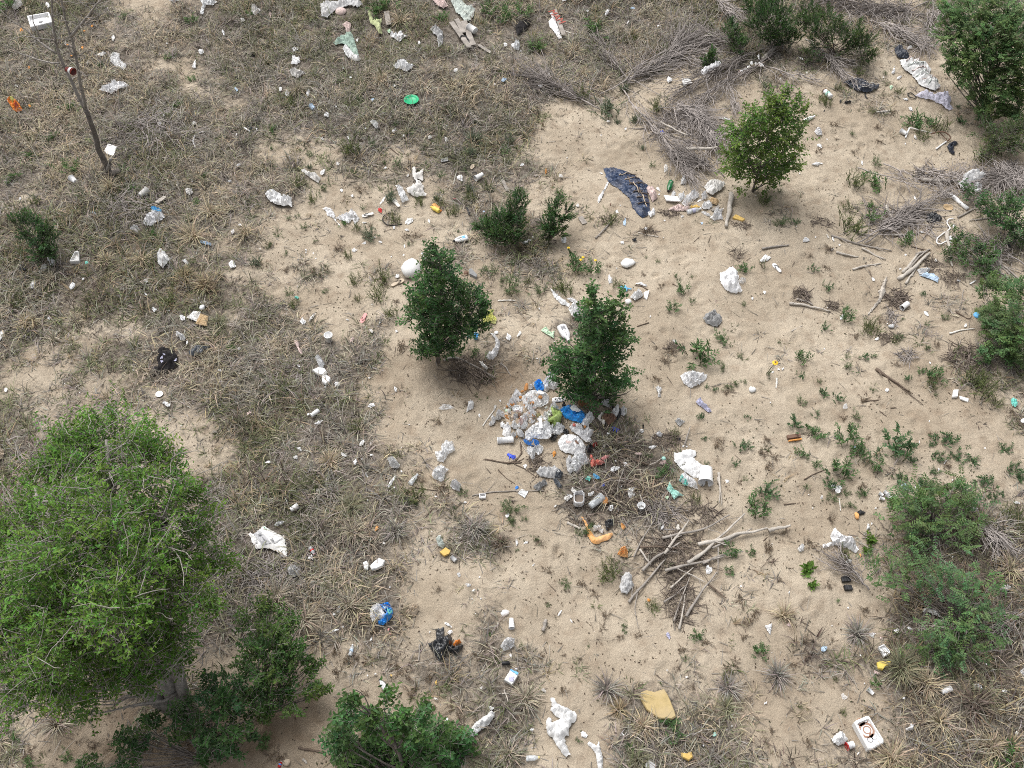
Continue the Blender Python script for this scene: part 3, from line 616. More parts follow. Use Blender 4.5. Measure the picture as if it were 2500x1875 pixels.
# ------------------------------------------------------------------ landmarks used in labels
for ph, c, x, y in [
 ('the white sink', '00', 355, 215), ('the dead tree', '00', 760, 1000), ('the dead tree\'s foot', '00', 920, 1450), ('the orange snack bag', '00', 130, 905),
 ('the grey rag in the grass', '00', 1000, 530), ('the spread white bag', '00', 970, 760), ('the white foam square', '00', 940, 1285), ('the white plastic arc', '00', 1665, 1180),
 ('the grey-white crumpled cloth', '01', 700, 90), ('the green jacket', '01', 820, 370), ('the yellow-green cloth', '01', 1030, 220), ('the grey planks', '01', 1760, 320), ('the green round lid', '01', 1330, 865),
 ('the pale green cloth', '01', 1770, 110), ('the S-shaped white rag', '01', 1380, 1560), ('the long dirty rag', '01', 480, 1500), ('the square black frames', '01', 1855, 1490),
 ('the red-lettered sack', '02', 405, 240), ('the blue tarp', 'Z5', 270, 230), ('the green glass bottle', 'Z5', 612, 205), ('the weathered post', 'Z5', 1120, 415), ('the white foam panel', 'Z5', 630, 318),
 ('the ring-shaped white bag', 'Z5', 935, 373), ('the fallen brushwood', '02', 1400, 600), ('the bare sand patch', '02', 500, 1150), ('the light green sapling', 's', 1850, 340),
 ('the black umbrella cloth', '03', 840, 735), ('the striped blanket', '03', 1330, 650), ('the lace cloth', '03', 1450, 850), ('the bent chair frame', '03', 1500, 1150), ('the black crescent', '03', 1600, 1250), ('the painted can', '03', 548, 805),
 ('the right-hand locust thicket', '03', 1850, 500), ('the dark broom shrubs', '03', 500, 250), ('the root tangle', '03', 1500, 1550),
 ('the blue-topped bag', '10', 1310, 260), ('the small dark bush', '10', 300, 400), ('the torn cardboard', '10', 1680, 1110), ('the black hoodie', '10', 1410, 1460), ('the white carton', '10', 650, 615), ('the crumpled white rag', '10', 1385, 620),
 ('the white bundle bag', '11', 210, 110), ('the paired white bags', '11', 740, 250), ('the yellow bottle', '11', 1530, 195), ('the black hose ring', '11', 1150, 270), ('the detergent bottle', '11', 1745, 440), ('the white ball', '11', 1290, 705),
 ('the pink sandal', '11', 925, 1100), ('the white jar', '11', 640, 1280), ('the left centre sapling', '11', 1600, 950), ('the yellow film', '11', 1980, 1110), ('the curved white bag', '11', 2040, 1370), ('the white foam lumps', '11', 565, 1570), ('the clean sand patch', '11', 300, 600),
 ('the twin bushes', 's', 1285, 540), ('the white stone', '12', 1010, 640), ('the yellow-flowered weed', '12', 560, 540), ('the white rag heap', '12', 1870, 790), ('the grey shirt', '12', 1725, 1110), ('the twisted clear bag', '12', 1560, 1600), ('the right centre sapling', '12', 720, 1250), ('the green-white paper', '12', 335, 1225), ('the grey jug', '12', 480, 1240), ('the blue toothbrush', '12', 995, 850),
 ('the white shoe', '13', 125, 660), ('the pale log bundle', '13', 1290, 670), ('the blue lid', '13', 1815, 1075), ('the white pipe', '13', 1655, 120), ('the bark strip', '13', 990, 920), ('the white hose', '13', 1530, 400), ('the brown disc', '13', 1570, 165), ('the lone sunflower', '13', 60, 1450), ('the log in the twigs', '13', 420, 1010),
 ('the big tree', '20', 900, 900), ('the big tree', '30', 700, 500), ('the printed grey mailer', '21', 130, 1370), ('the white plate', '20', 1348, 120), ('the white cloth knot', '21', 1185, 710), ('the upper clear bag', '21', 1620, 600), ('the lower clear bag', '21', 1570, 790), ('the clear lying bottle', '21', 1350, 845), ('the foam offcuts', '21', 1030, 1565), ('the yellow sponge', '21', 1615, 1455), ('the crumpled tissue ball', '21', 340, 1620), ('the red-capped bottle', '21', 500, 1455),
 ('the rubbish heap', 'Z1', 850, 600), ('the open blue bag', 'Z1', 1530, 650), ('the brown paper bag', 'Z1', 1720, 430), ('the blue glove on the sand', 'Z1', 470, 1345), ('the knotted white bag', 'Z1', 1480, 1150), ('the white towel', '22', 1540, 720), ('the square tub', '22', 595, 1015), ('the orange boomerang', '22', 750, 1310), ('the pale crossed logs', '22', 1650, 1450), ('the lavender bag', '22', 1650, 210), ('the teal torn film', '22', 1400, 950), ('the upright white stick', '22', 1785, 920), ('the white bow', '22', 1272, 100),
 ('the clear film bag', '23', 660, 1360), ('the paper cups', '23', 1060, 980), ('the lower right locust', '23', 1400, 1150), ('the orange-edged board', '23', 265, 480), ('the broad-leaved plant', '23', 380, 1580), ('the white blocks', '23', 1660, 130), ('the upper loaf', 'Z1', 722, 240), ('the lower loaf', 'Z1', 425, 725), ('the salad leaves', 'Z1', 1215, 760), ('the blue knotted bag', 'Z1', 940, 210), ('the green paper cup', 'Z1', 410, 600), ('the olive jar lid', 'Z1', 930, 765), ('the top white card', 'Z1', 958, 455), ('the tall white card', 'Z1', 962, 918), ('the printed box bag', 'Z1', 385, 900), ('the white jug-like bag', 'Z1', 570, 370), ('the clear food tray', 'Z1', 560, 630), ('the round bare sand spot', '33', 860, 200),
 ('the blue diaper pack', '31', 1100, 370), ('the black jacket', '31', 1580, 630), ('the white bottle', '31', 1100, 980), ('the bottom centre bush', '31', 1200, 1400), ('the white rag strip', '31', 1920, 1310), ('the blue-topped carton', '31', 2170, 915), ('the dark shrub', '31', 150, 700),
 ('the white shirt', '32', 450, 1320), ('the tan foam sheet', '32', 1260, 1140), ('the yellow foam crumb', '32', 1505, 1570), ('the white foam tray', '33', 880, 1390), ('the clear box', '33', 1020, 685), ('the yellow packet', '33', 1020, 810), ('the red cup', '33', 735, 1485), ('the folded grey paper', '33', 1420, 355)]: lm(ph, c, x, y)

# ------------------------------------------------------------------ trees
# big elm, lower left: several leaning stems, open crown with grey twigs inside
def pz(c, x, y, z): p = at_z(*S(c, x, y), z); return (p.x, p.y, z)
bb = gp('30', (1620, 1230)); B0 = (bb.x, bb.y, bb.z-.05)
st = [(smooth_poly([B0, pz('30', 1450, 1060, .55), pz('30', 1310, 800, 1.3), pz('30', 1000, 300, 2.4), pz('20', 950, 1000, 3.6), pz('20', 900, 500, 4.2)], 16, .02, 1), .17, .02),
      (smooth_poly([B0, pz('30', 1300, 1090, .6), pz('30', 1150, 930, 1.0), pz('30', 800, 500, 2.2), pz('30', 400, 50, 3.2), pz('20', 300, 900, 3.9)], 14, .02, 2), .14, .02),
      (smooth_poly([B0, pz('30', 1560, 980, .7), pz('30', 1490, 850, 1.2), pz('30', 1350, 300, 2.3), pz('20', 1400, 1000, 3.6)], 12, .02, 3), .12, .02)]
Rb = np.random.RandomState(5); bigb = []
for (x, y, r, z) in [(250, 1040, 55, 4.3), (180, 1090, 60, 4.2), (330, 1080, 60, 4.3), (400, 1130, 55, 3.9), (110, 1150, 60, 3.9), (240, 1140, 70, 4.5), (330, 1190, 75, 4.5), (440, 1210, 60, 3.7), (60, 1240, 65, 3.7), (160, 1240, 75, 4.5), (260, 1260, 80, 4.8), (370, 1290, 75, 4.3), (470, 1300, 60, 3.5), (20, 1330, 70, 3.5), (110, 1350, 80, 4.3), (220, 1370, 85, 4.6), (330, 1400, 75, 4.2), (440, 1400, 65, 3.5), (520, 1370, 45, 3.0), (40, 1450, 80, 3.7), (150, 1470, 85, 4.2), (270, 1490, 80, 4.0), (390, 1490, 65, 3.5), (480, 1480, 50, 2.9), (30, 1560, 75, 3.2), (120, 1580, 80, 3.5), (220, 1590, 70, 3.3), (320, 1580, 60, 2.9), (60, 1660, 60, 2.4), (150, 1670, 60, 2.5), (250, 1660, 50, 2.2), (-40, 1420, 70, 3.4), (-60, 1550, 70, 3.0), (20, 1730, 45, 1.6), (190, 1720, 40, 1.4), (510, 1240, 35, 3.1), (380, 1570, 55, 2.6), (440, 1560, 50, 2.4), (330, 1650, 45, 1.9), (430, 1620, 35, 1.8)]:
    z *= Rb.uniform(.86, 1.06); p = at_z(x, y, z); bigb.append((p.x, p.y, z, r*mpp('s', x, y)*(H-z)/H*Rb.uniform(.62, 1.0)))
B = np.array(bigb)
for b in bigb:
    for k in range(7):
        e = np.array(b[:3])+Rb.randn(3)*b[3]*.7; q = st[Rb.randint(3)][0]; i = int(np.argmin(np.linalg.norm(q-e, axis=1)+np.where(q[:, 2] > e[2]-.25, 2, 0))); i = min(i, len(q)-2); st.append((wob(q[i], e, 7, .08, Rb.randint(1 << 30)), .03-.0012*i, .004))
    for k in range(13):                            # bare grey twiglets seen through the leaves
        a = np.array(b[:3])+Rb.randn(3)*b[3]*.55; d = Rb.randn(3); d[2] = abs(d[2])*.5; d /= np.linalg.norm(d); a = a+unit(np.array(b[:3])-B[:, :3].mean(0)+[0, 0, .6])*b[3]*.25; st.append((wob(a, a+d*Rb.uniform(.25, .6), 5, .12, Rb.randint(1 << 30)), .007, .0035))
tree('elm_tree', 'big spreading elm tree filling the lower left corner', 'tree', B0, bigb, .17, 84, .30, 9, .066, .031, BIG, 'bark_pale', stems=st, seed=21, up=.55, jit=.9, clump=.75)
# the two saplings in the middle, the light one at the right, bushes
b, bl = blobs_y('s', (1068, 885), [(1075, 622, 26), (1060, 660, 38), (1090, 690, 38), (1045, 715, 42), (1100, 740, 50), (1150, 735, 34), (1035, 770, 42), (1085, 790, 50), (1140, 790, 38), (1050, 830, 38), (1100, 838, 36), (1165, 765, 22)])
tree('elm_sapling', 'dense dark green elm sapling over the white ball, left of the pair', 'tree', b, bl, .045, 60, .24, 9, .078, .040, ELM, seed=31)
b, bl = blobs_y('s', (1443, 975), [(1452, 725, 22), (1515, 735, 20), (1470, 760, 42), (1440, 790, 40), (1510, 790, 36), (1470, 830, 50), (1520, 825, 22), (1410, 860, 44), (1460, 885, 55), (1365, 885, 30), (1510, 915, 40), (1390, 925, 44), (1450, 945, 50), (1530, 930, 16)])
tree('elm_sapling', 'dense dark green elm sapling rising behind the rubbish heap', 'tree', b, bl, .045, 60, .24, 9, .078, .040, ELM, seed=32)
b, bl = blobs_y('s', (1838, 468), [(1905, 240, 22), (1880, 265, 36), (1925, 280, 34), (1845, 295, 38), (1905, 325, 46), (1800, 325, 34), (1850, 350, 46), (1940, 345, 24), (1800, 385, 38), (1880, 395, 46), (1925, 400, 24), (1830, 425, 36), (1885, 435, 26)])
tree('elm_sapling', 'airy light green elm sapling on the sand right of the brushwood', 'tree', b, bl, .032, 46, .26, 9, .080, .042, LIGHT, seed=33, clump=.55)
b, bl = blobs_y('s', (985, 1905), [(865, 1700, 26), (880, 1735, 44), (940, 1745, 48), (1005, 1765, 48), (855, 1790, 46), (925, 1800, 56), (1010, 1815, 56), (1075, 1815, 46), (1120, 1835, 34), (860, 1850, 50), (950, 1865, 60), (1050, 1870, 56), (1110, 1875, 40), (840, 1800, 26)], ydepth=5.5)
tree('elm_sapling', 'dark green broad-leaved elm bush at the bottom edge centre', 'tree', b, bl, .04, 44, .24, 8, .088, .048, (.064, .132, .046), seed=34)
b, bl = blobs_z('31', (60, 1250), [(60, 420, 150, 1.0), (180, 480, 140, 1.1), (80, 620, 170, 1.2), (250, 640, 140, 1.0), (60, 820, 170, 1.1), (260, 850, 130, .9), (420, 660, 90, .7), (500, 800, 60, .6), (450, 1000, 90, .6), (560, 1020, 60, .5), (200, 1030, 110, .7), (40, 1000, 130, .8), (300, 1130, 60, .5), (20, 1180, 100, .6)])
tree('elm_shrub', 'mid green leafy shrub right of the big tree trunk', 'shrub', b, bl, .025, 50, .24, 10, .066, .034, (.072, .132, .040), seed=35)
b, bl = blobs_z('30', (1750, 1620), [(1750, 1000, 130, .9), (1950, 950, 130, .9), (2100, 1100, 140, 1.0), (1850, 1150, 150, 1.1), (1600, 1200, 120, .8), (1700, 1330, 140, .9), (1950, 1300, 150, 1.0), (1800, 1470, 130, .7), (1500, 1320, 100, .6), (1250, 1330, 110, .6), (1080, 1400, 100, .5), (1200, 1480, 80, .4), (2100, 1350, 100, .6), (1650, 1560, 90, .4), (1950, 1520, 80, .4), (1100, 1620, 110, .4), (850, 1640, 90, .35), (700, 1650, 70, .3)])
tree('elm_shrub', 'dark green leafy suckers growing round the big tree trunk', 'shrub', b, bl, .025, 46, .24, 10, .068, .036, (.056, .114, .042), seed=36)
b, bl = blobs_z('03', (1900, 1010), [(1620, 70, 130, 2.0), (1800, 90, 160, 2.2), (2000, 80, 170, 2.4), (2200, 120, 160, 2.4), (1600, 220, 120, 1.7), (1750, 270, 150, 1.9), (1950, 280, 170, 2.1), (2150, 320, 170, 2.1), (1650, 400, 120, 1.4), (1820, 460, 150, 1.6), (2020, 480, 160, 1.7), (2200, 520, 150, 1.7), (1720, 580, 100, 1.0), (1880, 640, 140, 1.2), (2080, 680, 150, 1.3), (2220, 720, 120, 1.2), (1850, 790, 90, .8), (2000, 840, 120, .8), (2150, 870, 120, .8), (1900, 940, 80, .5), (2060, 970, 90, .5), (1560, 540, 70, .8)])
tree('locust_thicket', 'tall dense grey-green locust thicket in the upper right corner', 'tree', b, bl, .04, 40, .24, 8, .066, .034, LOC, mode='pin', seed=37, up=.25, twigs=False)
b, bl = blobs_z('13', (2120, 1480), [(1900, 830, 90, .5), (2050, 850, 110, .7), (2180, 900, 110, .9), (1900, 970, 90, .5), (2050, 1010, 120, .8), (2180, 1080, 120, 1.0), (1930, 1110, 90, .5), (2060, 1180, 110, .7), (2180, 1250, 110, .8), (1960, 1270, 90, .4), (2080, 1350, 100, .5), (1930, 1400, 80, .3), (2050, 1440, 70, .25), (2180, 1400, 80, .4)])
tree('locust_shrub', 'green locust shrub at the right edge beside the blue lid', 'shrub', b, bl, .02, 44, .22, 8, .058, .030, LOC, mode='pin', seed=38, up=.25, twigs=False)
b, bl = blobs_z('13', (2100, 780), [(1620, 400, 60, .25), (1700, 450, 70, .3), (1780, 520, 75, .35), (1860, 560, 70, .35), (1660, 530, 55, .2), (1760, 600, 65, .25), (1900, 650, 70, .3), (1960, 560, 60, .3), (1850, 690, 60, .2), (1560, 560, 40, .12), (2000, 470, 50, .3)])
tree('fallen_leafy_branch', 'fallen branch still in green leaf under the white hose', 'branch', b, bl, .03, 60, .22, 8, .062, .032, (.068, .124, .046), 'bark_pale', seed=39)
b, bl = blobs_z('13', (2150, 430), [(1820, 100, 70, .4), (1930, 160, 80, .5), (2050, 160, 90, .7), (2170, 120, 90, .8), (2000, 260, 80, .5), (2120, 270, 90, .6), (2200, 330, 90, .6), (2180, 420, 70, .4), (1720, 40, 60, .3)])
tree('elm_shrub', 'dark green shrub at the right edge below the root tangle', 'shrub', b, bl, .02, 60, .22, 8, .066, .034, ELM, seed=40)
b, bl = blobs_z('03', (2130, 1280), [(1880, 1080, 80, .4), (2000, 1130, 90, .5), (2120, 1100, 90, .6), (2200, 1050, 80, .6), (1950, 1210, 70, .3), (2080, 1220, 80, .4), (2190, 1200, 80, .5), (1900, 1290, 60, .2)])
tree('olive_shrub', 'low olive green shrub at right edge below the locust thicket', 'shrub', b, bl, .02, 70, .22, 10, .06, .02, (.088, .130, .050), seed=41, mode='up')
b, bl = blobs_z('23', (1400, 1250), [(1200, 960, 80, .5), (1330, 930, 80, .6), (1460, 930, 90, .6), (1600, 920, 90, .6), (1740, 930, 80, .5), (1180, 1080, 80, .5), (1320, 1050, 90, .7), (1470, 1060, 90, .7), (1620, 1050, 90, .6), (1750, 1020, 70, .5), (1150, 1190, 80, .4), (1290, 1180, 90, .5), (1440, 1180, 90, .6), (1590, 1170, 90, .5), (1250, 1300, 80, .4), (1400, 1290, 70, .4), (1640, 1290, 80, .4), (1760, 1230, 60, .3)])
tree('locust_shrub', 'spreading locust shrub with pinnate leaves below the white paper cups', 'shrub', b, bl, .02, 30, .26, 8, .060, .030, LOC, mode='pin', seed=42, up=.2, clump=1.9, twigs=False)
b, bl = blobs_z('33', (1700, 450), [(1000, 20, 80, .4), (1150, 60, 80, .4), (1300, 20, 80, .5), (1480, 10, 90, .5), (1620, 60, 100, .6), (1760, 90, 100, .6), (1880, 160, 90, .5), (1520, 150, 80, .4), (1680, 210, 100, .5), (1820, 290, 100, .5), (1930, 350, 80, .4), (1700, 370, 100, .4), (1800, 470, 90, .4), (1600, 470, 90, .35), (1450, 560, 80, .3), (1620, 610, 90, .3), (1740, 590, 80, .3), (1380, 680, 60, .2), (1540, 740, 70, .2), (1660, 740, 60, .2), ])
tree('locust_shrub', 'sparse green locust shrub above the white foam tray', 'shrub', b, bl, .02, 24, .26, 8, .058, .028, (.088, .156, .066), mode='pin', seed=43, up=.15, clump=2.0, twigs=False)
for (nm, lab, c, base, lst, col, per, sd) in [
 ('broom_shrub', 'tall dark green broom shrub at the top edge, left of pair', '03', (180, 390), [(-60, 40, 80, .8), (60, 40, 90, 1.0), (60, 150, 100, .9), (-70, 180, 70, .6), (180, 120, 80, .8), (170, 240, 90, .7), (40, 270, 80, .5), (250, 330, 70, .35), (100, 340, 60, .3)], BROOM, 40, 51),
 ('broom_shrub', 'dark green broom shrub among grey brush at top, right of pair', '03', (600, 480), [(380, 100, 90, .9), (440, 220, 90, .8), (560, 160, 90, .9), (660, 250, 90, .7), (780, 270, 90, .7), (860, 370, 90, .5), (480, 340, 80, .5), (430, 440, 60, .3), (700, 380, 80, .4), (900, 460, 60, .2), (330, 200, 70, .6)], (.060, .112, .036), 32, 52),
 ('broom_shrub', 'small dark broom shrub beside the grey brushwood fan', '02', (1900, 470), [(1880, 270, 60, .5), (1920, 340, 60, .4), (1960, 400, 60, .3), (1860, 220, 40, .5)], BROOM, 40, 53),
 ('broom_shrub', 'little green broom tuft inside the grey brushwood fan', '02', (1690, 580), [(1690, 480, 50, .3), (1720, 530, 50, .2), (1660, 540, 40, .15), (1720, 450, 35, .3)], BROOM, 40, 54),
 ('juniper_bush', 'small dark green bush in the dry grass at the left', '10', (350, 610), [(130, 270, 50, .9), (210, 310, 70, .8), (300, 300, 70, .8), (260, 400, 90, .6), (380, 430, 90, .6), (330, 520, 90, .4), (430, 530, 80, .35), (400, 330, 50, .7)], ELM, 40, 55),
 ('broom_bush', 'rounded dark green bush right of the detergent bottle, left of twins', 's', (1232, 603), [(1274, 480, 14, .8), (1258, 508, 22, .7), (1226, 535, 25, .55), (1262, 545, 23, .55), (1190, 560, 20, .4), (1218, 575, 24, .35), (1250, 578, 22, .3), (1174, 552, 11, .4)], (.056, .118, .040), 60, 56),
 ('broom_bush', 'rounded dark green bush beside the yellow-flowered weed, right of twins', 's', (1338, 597), [(1362, 492, 12, .7), (1352, 515, 20, .6), (1376, 526, 17, .55), (1340, 550, 21, .45), (1364, 560, 20, .4), (1336, 574, 14, .25), (1386, 512, 9, .5)], (.056, .118, .040), 60, 57)]:
    b, bl = blobs_z(c, base, lst); tree(nm, lab, 'shrub', b, bl, .018, per*2.2, .24, 14, .060, .019, col, 'twig_brown', mode='up', seed=sd, up=1.0, jit=.4)
# the dead tree, upper left
bd = gp('00', (925, 1470)); Y = bd.y
def dp(x, y, dy=0): return tuple(at_y(*S('00', x, y), Y+dy))
Rd = np.random.RandomState(9); root = empty('dead_tree', 'bare grey dead tree leaning over the upper left', 'tree', bd); o0 = np.array(bd)
def limb(nm, pts, r0, r1, n=14): 
    Q = smooth_poly(np.array(pts), n, .012, Rd.randint(1 << 30)); V, T = tubes([(Q-o0, r0, r1)], 7); obj(nm, mesh_np(nm, V, T, smooth=True), 'bark_pale' if r0 < .06 else 'bark', root); return Q
limb('trunk', [(bd.x, bd.y, bd.z-.05), dp(860, 1330), dp(810, 1170), dp(760, 1020), dp(720, 920)], .075, .05)
q1 = limb('branch', [dp(720, 925), dp(640, 760, .1), dp(560, 600, .2), dp(500, 480, .25), dp(460, 330, .3), dp(440, 130, .3), dp(430, -60, .3), dp(440, -200, .3)], .042, .014, 20)
q2 = limb('branch', [dp(725, 930), dp(700, 780, -.1), dp(660, 600, -.15), dp(625, 420, -.2), dp(590, 300, -.2), dp(545, 150, -.2), dp(515, 0, -.2), dp(500, -160, -.2)], .042, .014, 20)
q3 = limb('branch', [dp(600, 310, -.2), dp(650, 245, -.3), dp(740, 130, -.4), dp(840, 10, -.45), dp(900, -60, -.5)], .035, .012)
limb('branch', [dp(500, 530, .25), dp(400, 520, .4), dp(280, 490, .5), dp(150, 440, .6), dp(60, 380, .6), dp(40, 335, .6), dp(90, 315, .6)], .022, .005, 18)
limb('branch', [dp(470, 450, .3), dp(380, 380, .4), dp(280, 315, .5), dp(160, 205, .6), dp(80, 160, .6), dp(0, 80, .7)], .026, .006, 14)
limb('branch', [dp(445, 340, .3), dp(300, 325, .2), dp(170, 300, .2), dp(90, 330, .2), dp(75, 370, .2)], .016, .004)
limb('branch', [dp(345, 350, .4), dp(300, 220, .4), dp(250, 80, .4)], .016, .006); limb('branch', [dp(190, 240, .6), dp(150, 170, .6), dp(140, 130, .6)], .01, .004)
limb('broken_stub', [dp(910, 1440), dp(930, 1360, -.1), dp(935, 1340, -.1)], .05, .03, 6); limb('broken_stub', [dp(930, 1460), dp(975, 1450, -.1), dp(1000, 1440, -.12)], .075, .07, 6); limb('broken_stub', [dp(940, 1490), dp(1010, 1510, -.1), dp(1060, 1535, -.15)], .06, .045, 6)
tw = []
for q in (q1, q2, q3):
    for k in range(16):
        i = Rd.randint(len(q)//3, len(q)-1); d = np.array([Rd.randn(), Rd.randn()*.6, abs(Rd.randn())*.7+.2]); d /= np.linalg.norm(d); L = Rd.uniform(.2, .65); e = wob(q[i], q[i]+d*L, 6, .12, Rd.randint(1 << 30)); tw.append((e-o0, .012, .005))
        j = Rd.randint(2, 5); e2 = wob(e[j], e[j]+(d+Rd.randn(3)*.5)*L*.4, 4, .1, Rd.randint(1 << 30)); tw.append((e2-o0, .007, .003))
V, T = tubes(tw, 4); obj('twigs', mesh_np('twigs', V, T), 'bark_pale', root)['kind'] = 'stuff'

# ================================================================== LITTER, read off the photograph tile by tile
PB, BG = 'plastic_bag', 'bag'
def bag(label, c, pts, m='film_white', h=.09, **k): return sheet(PB, label, BG, c, pts, m, h, **k)
def rag(label, c, pts, m='white_cloth', h=.06, name='rag', cat='cloth', **k): return sheet(name, label, cat, c, pts, m, h, smooth=True, **k)
# ---- tile 00
o = slab('white rectangular sink with a drain hole, behind the dead tree', '00', [(250, 190), (430, 145), (462, 222), (278, 280)], .14, 'white', 'sink', 'sink', bev=.1, inset=(.86, .09))
zt = TOPZ[o.name]; V, Fc = lathe([(.02, 0), (.045, .004), (.05, 0)], 14); obj('drain', mesh_py('drain', V, Fc), 'dark', o, (0, 0, zt-.088)); V, T = tubes([(np.array([(0, .16, zt-.01), (0, .16, zt+.08), (0, .06, zt+.09)]), .012, .012)], 6)
o = sheet('snack_bag', 'crumpled orange and red snack bag in the grass', 'wrapper', '00', [(68, 870), (125, 848), (160, 880), (200, 945), (165, 968), (125, 955), (95, 905)], 'orange', .08)
sheet('foil_patch', '', '', '00', [(100, 870), (130, 860), (150, 900), (125, 915)], 'yellow_film', .08, parent=o, lift=.05); sheet('red_patch', '', '', '00', [(130, 920), (170, 920), (185, 950), (145, 955)], 'red_film', .08, parent=o, lift=.04)
bag('white plastic bag spread flat in grass right of the dead tree', '00', [(843, 778), (930, 742), (970, 700), (1020, 715), (1060, 715), (1097, 750), (1020, 772), (945, 815), (880, 792)], 'film_white', .10)
rag('thin grey translucent rag lying in the grass', '00', [(928, 490), (960, 455), (1010, 470), (1018, 520), (1076, 570), (1052, 608), (990, 582), (940, 540)], 'film_thin', .03)
slab('square white foam piece beside the dead tree trunk', '00', [(888, 1292), (920, 1235), (995, 1262), (963, 1330), (905, 1312)], .03, 'foam', 'foam_square', 'foam')
cup('~small white cup lying', '00', (612, 1530), (652, 1562), .8)
o = cup('dark red and white pot wedged in the dead tree fork', '00', (640, 610), (552, 572), .75, 'dark_red', 'red_pot', 'pot', band='white'); o.location = at_y(*S('00', 592, 595), Y+.05); o.scale = (.6, .6, .6)
for k, (x, y, w_) in enumerate([(190, 273, 30), (787, 248, 30), (725, 290, 22), (708, 433, 26), (578, 405, 22), (612, 497, 18), (257, 597, 22), (265, 920, 26)]): scrap('~bit of orange peel', '00', x, y, w_, w_*.75, 'orange_peel', name='orange_peel', cat='peel', lift=.05)
for x, y, w_, h_, m in [(960, 335, 48, 30, 'white_paper'), (865, 475, 90, 28, 'dirty_white'), (745, 548, 40, 26, 'grey_white'), (263, 678, 22, 12, 'white'), (560, 383, 36, 26, 'dirty_white'), (1390, 985, 34, 16, 'white'), (1645, 1055, 36, 28, 'dirty_white'), (1350, 1062, 36, 34, 'film'), (1995, 765, 36, 30, 'pale_blue'), (2000, 1155, 28, 18, 'white'), (1645, 555, 64, 34, 'white'), (1890, 290, 44, 26, 'film'), (2050, 185, 44, 34, 'dirty_white'), (1415, 380, 18, 16, 'white'), (2015, 1412, 36, 24, 'grey_white'), (1945, 1540, 36, 22, 'grey_white'), (1600, 1632, 60, 40, 'dirty_white'), (410, 60, 46, 36, 'white'), (2090, 1110, 14, 60, 'white'), (2168, 1102, 14, 10, 'white'), (1700, 450, 40, 36, 'film'), (145, 740, 34, 14, 'dirty_white'), (585, 650, 16, 30, 'white')]: scrap('~pale litter scrap', '00', x, y, w_, h_, m)
bag('dirty white bag clump at the top left corner', '00', [(112, 90), (140, 40), (185, 18), (200, 60), (160, 100)], 'dirty_white', .08)
bag('white bag cut by the top edge above the sandy path', '00', [(1420, -15), (1500, -15), (1512, 15), (1470, 36), (1435, 18)], 'film_white', .08)
bag('dull translucent bag strung in tall grass at the top', '00', [(1685, 0), (1760, -10), (1835, 30), (1800, 60), (1740, 60), (1720, 140), (1690, 130), (1715, 60)], 'film', .08)
bag('ragged white bag in the grass at the upper edge', '00', [(2130, 60), (2175, 85), (2195, 115), (2160, 150), (2128, 120)], 'dirty_white', .08)
sheet('black_rag', 'black and white rag on the grass right of the path', 'cloth', '00', [(2055, 460), (2085, 470), (2110, 485), (2165, 470), (2155, 500), (2100, 505)], 'black_cloth', .05)
scrap('small black scrap on the sandy path', '00', 2112, 1092, 50, 40, 'black_film', name='black_scrap')
hose('plastic_arc', 'thin white plastic tube arc in the grass', 'tube', '00', [(1652, 1258), (1630, 1200), (1650, 1145), (1700, 1122), (1742, 1122)], .014, 'white')
scrap('~folded white paper', '00', 1228, 1640, 70, 40, 'white_paper')
# ---- tile 01
rag('grey-white crumpled cloth stretched out at the top edge', '01', [(565, 62), (600, 45), (720, 42), (770, 40), (862, 18), (922, 55), (880, 85), (800, 66), (762, 78), (700, 100), (632, 166), (575, 165)], 'grey_white', .10)
disc('grey cloth cap lying against the crumpled cloth', '01', 735, 112, 95, 'pink_white', 'cap', 'cap', .3, dome=True)
o = rag('light green jacket with pale pink collar and white hem', '01', [(672, 375), (730, 335), (770, 315), (790, 290), (825, 300), (850, 360), (872, 425), (892, 492), (850, 482), (795, 405), (740, 385), (690, 398)], 'green_cloth', .09, 'jacket', 'clothing')
rag('', '01', [(748, 232), (790, 208), (822, 220), (815, 290), (780, 290), (775, 255)], 'pink_white', .07, name='collar', parent=o); rag('', '01', [(750, 430), (785, 405), (830, 455), (862, 485), (906, 520), (885, 542), (830, 528), (775, 485)], 'white_cloth', .08, name='hem', parent=o)
rag('yellow-green cloth strip caught in a leafy shrub', '01', [(958, 120), (990, 125), (1012, 200), (1050, 195), (1080, 178), (1075, 240), (1088, 312), (1052, 312), (1030, 252), (985, 215)], 'yellow_green_cloth', .08)
plank('short grey board standing out of grass by the yellow-green cloth', '01', (1118, 115), (1142, 235), 42, .02, 'wood_grey')
bag('star-shaped white bag above the plain white one', '01', [(1152, 325), (1165, 295), (1215, 318), (1240, 278), (1262, 318), (1305, 322), (1260, 345), (1228, 378), (1190, 345)], 'white', .09)
bag('plain white bag in dry grass above the green lid', '01', [(1178, 575), (1220, 555), (1270, 538), (1310, 575), (1352, 570), (1325, 605), (1292, 632), (1240, 605), (1195, 600)], 'white', .10)
bag('grey bag hanging on a thin dead weed', '01', [(1490, 270), (1540, 250), (1590, 280), (1602, 345), (1590, 400), (1558, 418), (1545, 330), (1515, 300)], 'grey_white', .10)
plank('grey plank, leftmost and longest of the loose boards', '01', (1668, 222), (1822, 438), 42, .03, 'wood_grey', dz=.06)
plank('grey plank, rightmost of the loose boards', '01', (1772, 205), (1850, 412), 48, .025, 'wood_grey', dz=.03)
plank('grey plank, short middle one of the loose boards', '01', (1712, 200), (1770, 305), 40, .025, 'wood_grey', dz=.05)
hose('black_strap', 'black rubber strap looped over the grey planks', 'strap', '01', [(1742, 325, .12), (1748, 300, .13), (1785, 305, .13), (1812, 340, .12), (1818, 380, .1)], .02, 'dark')
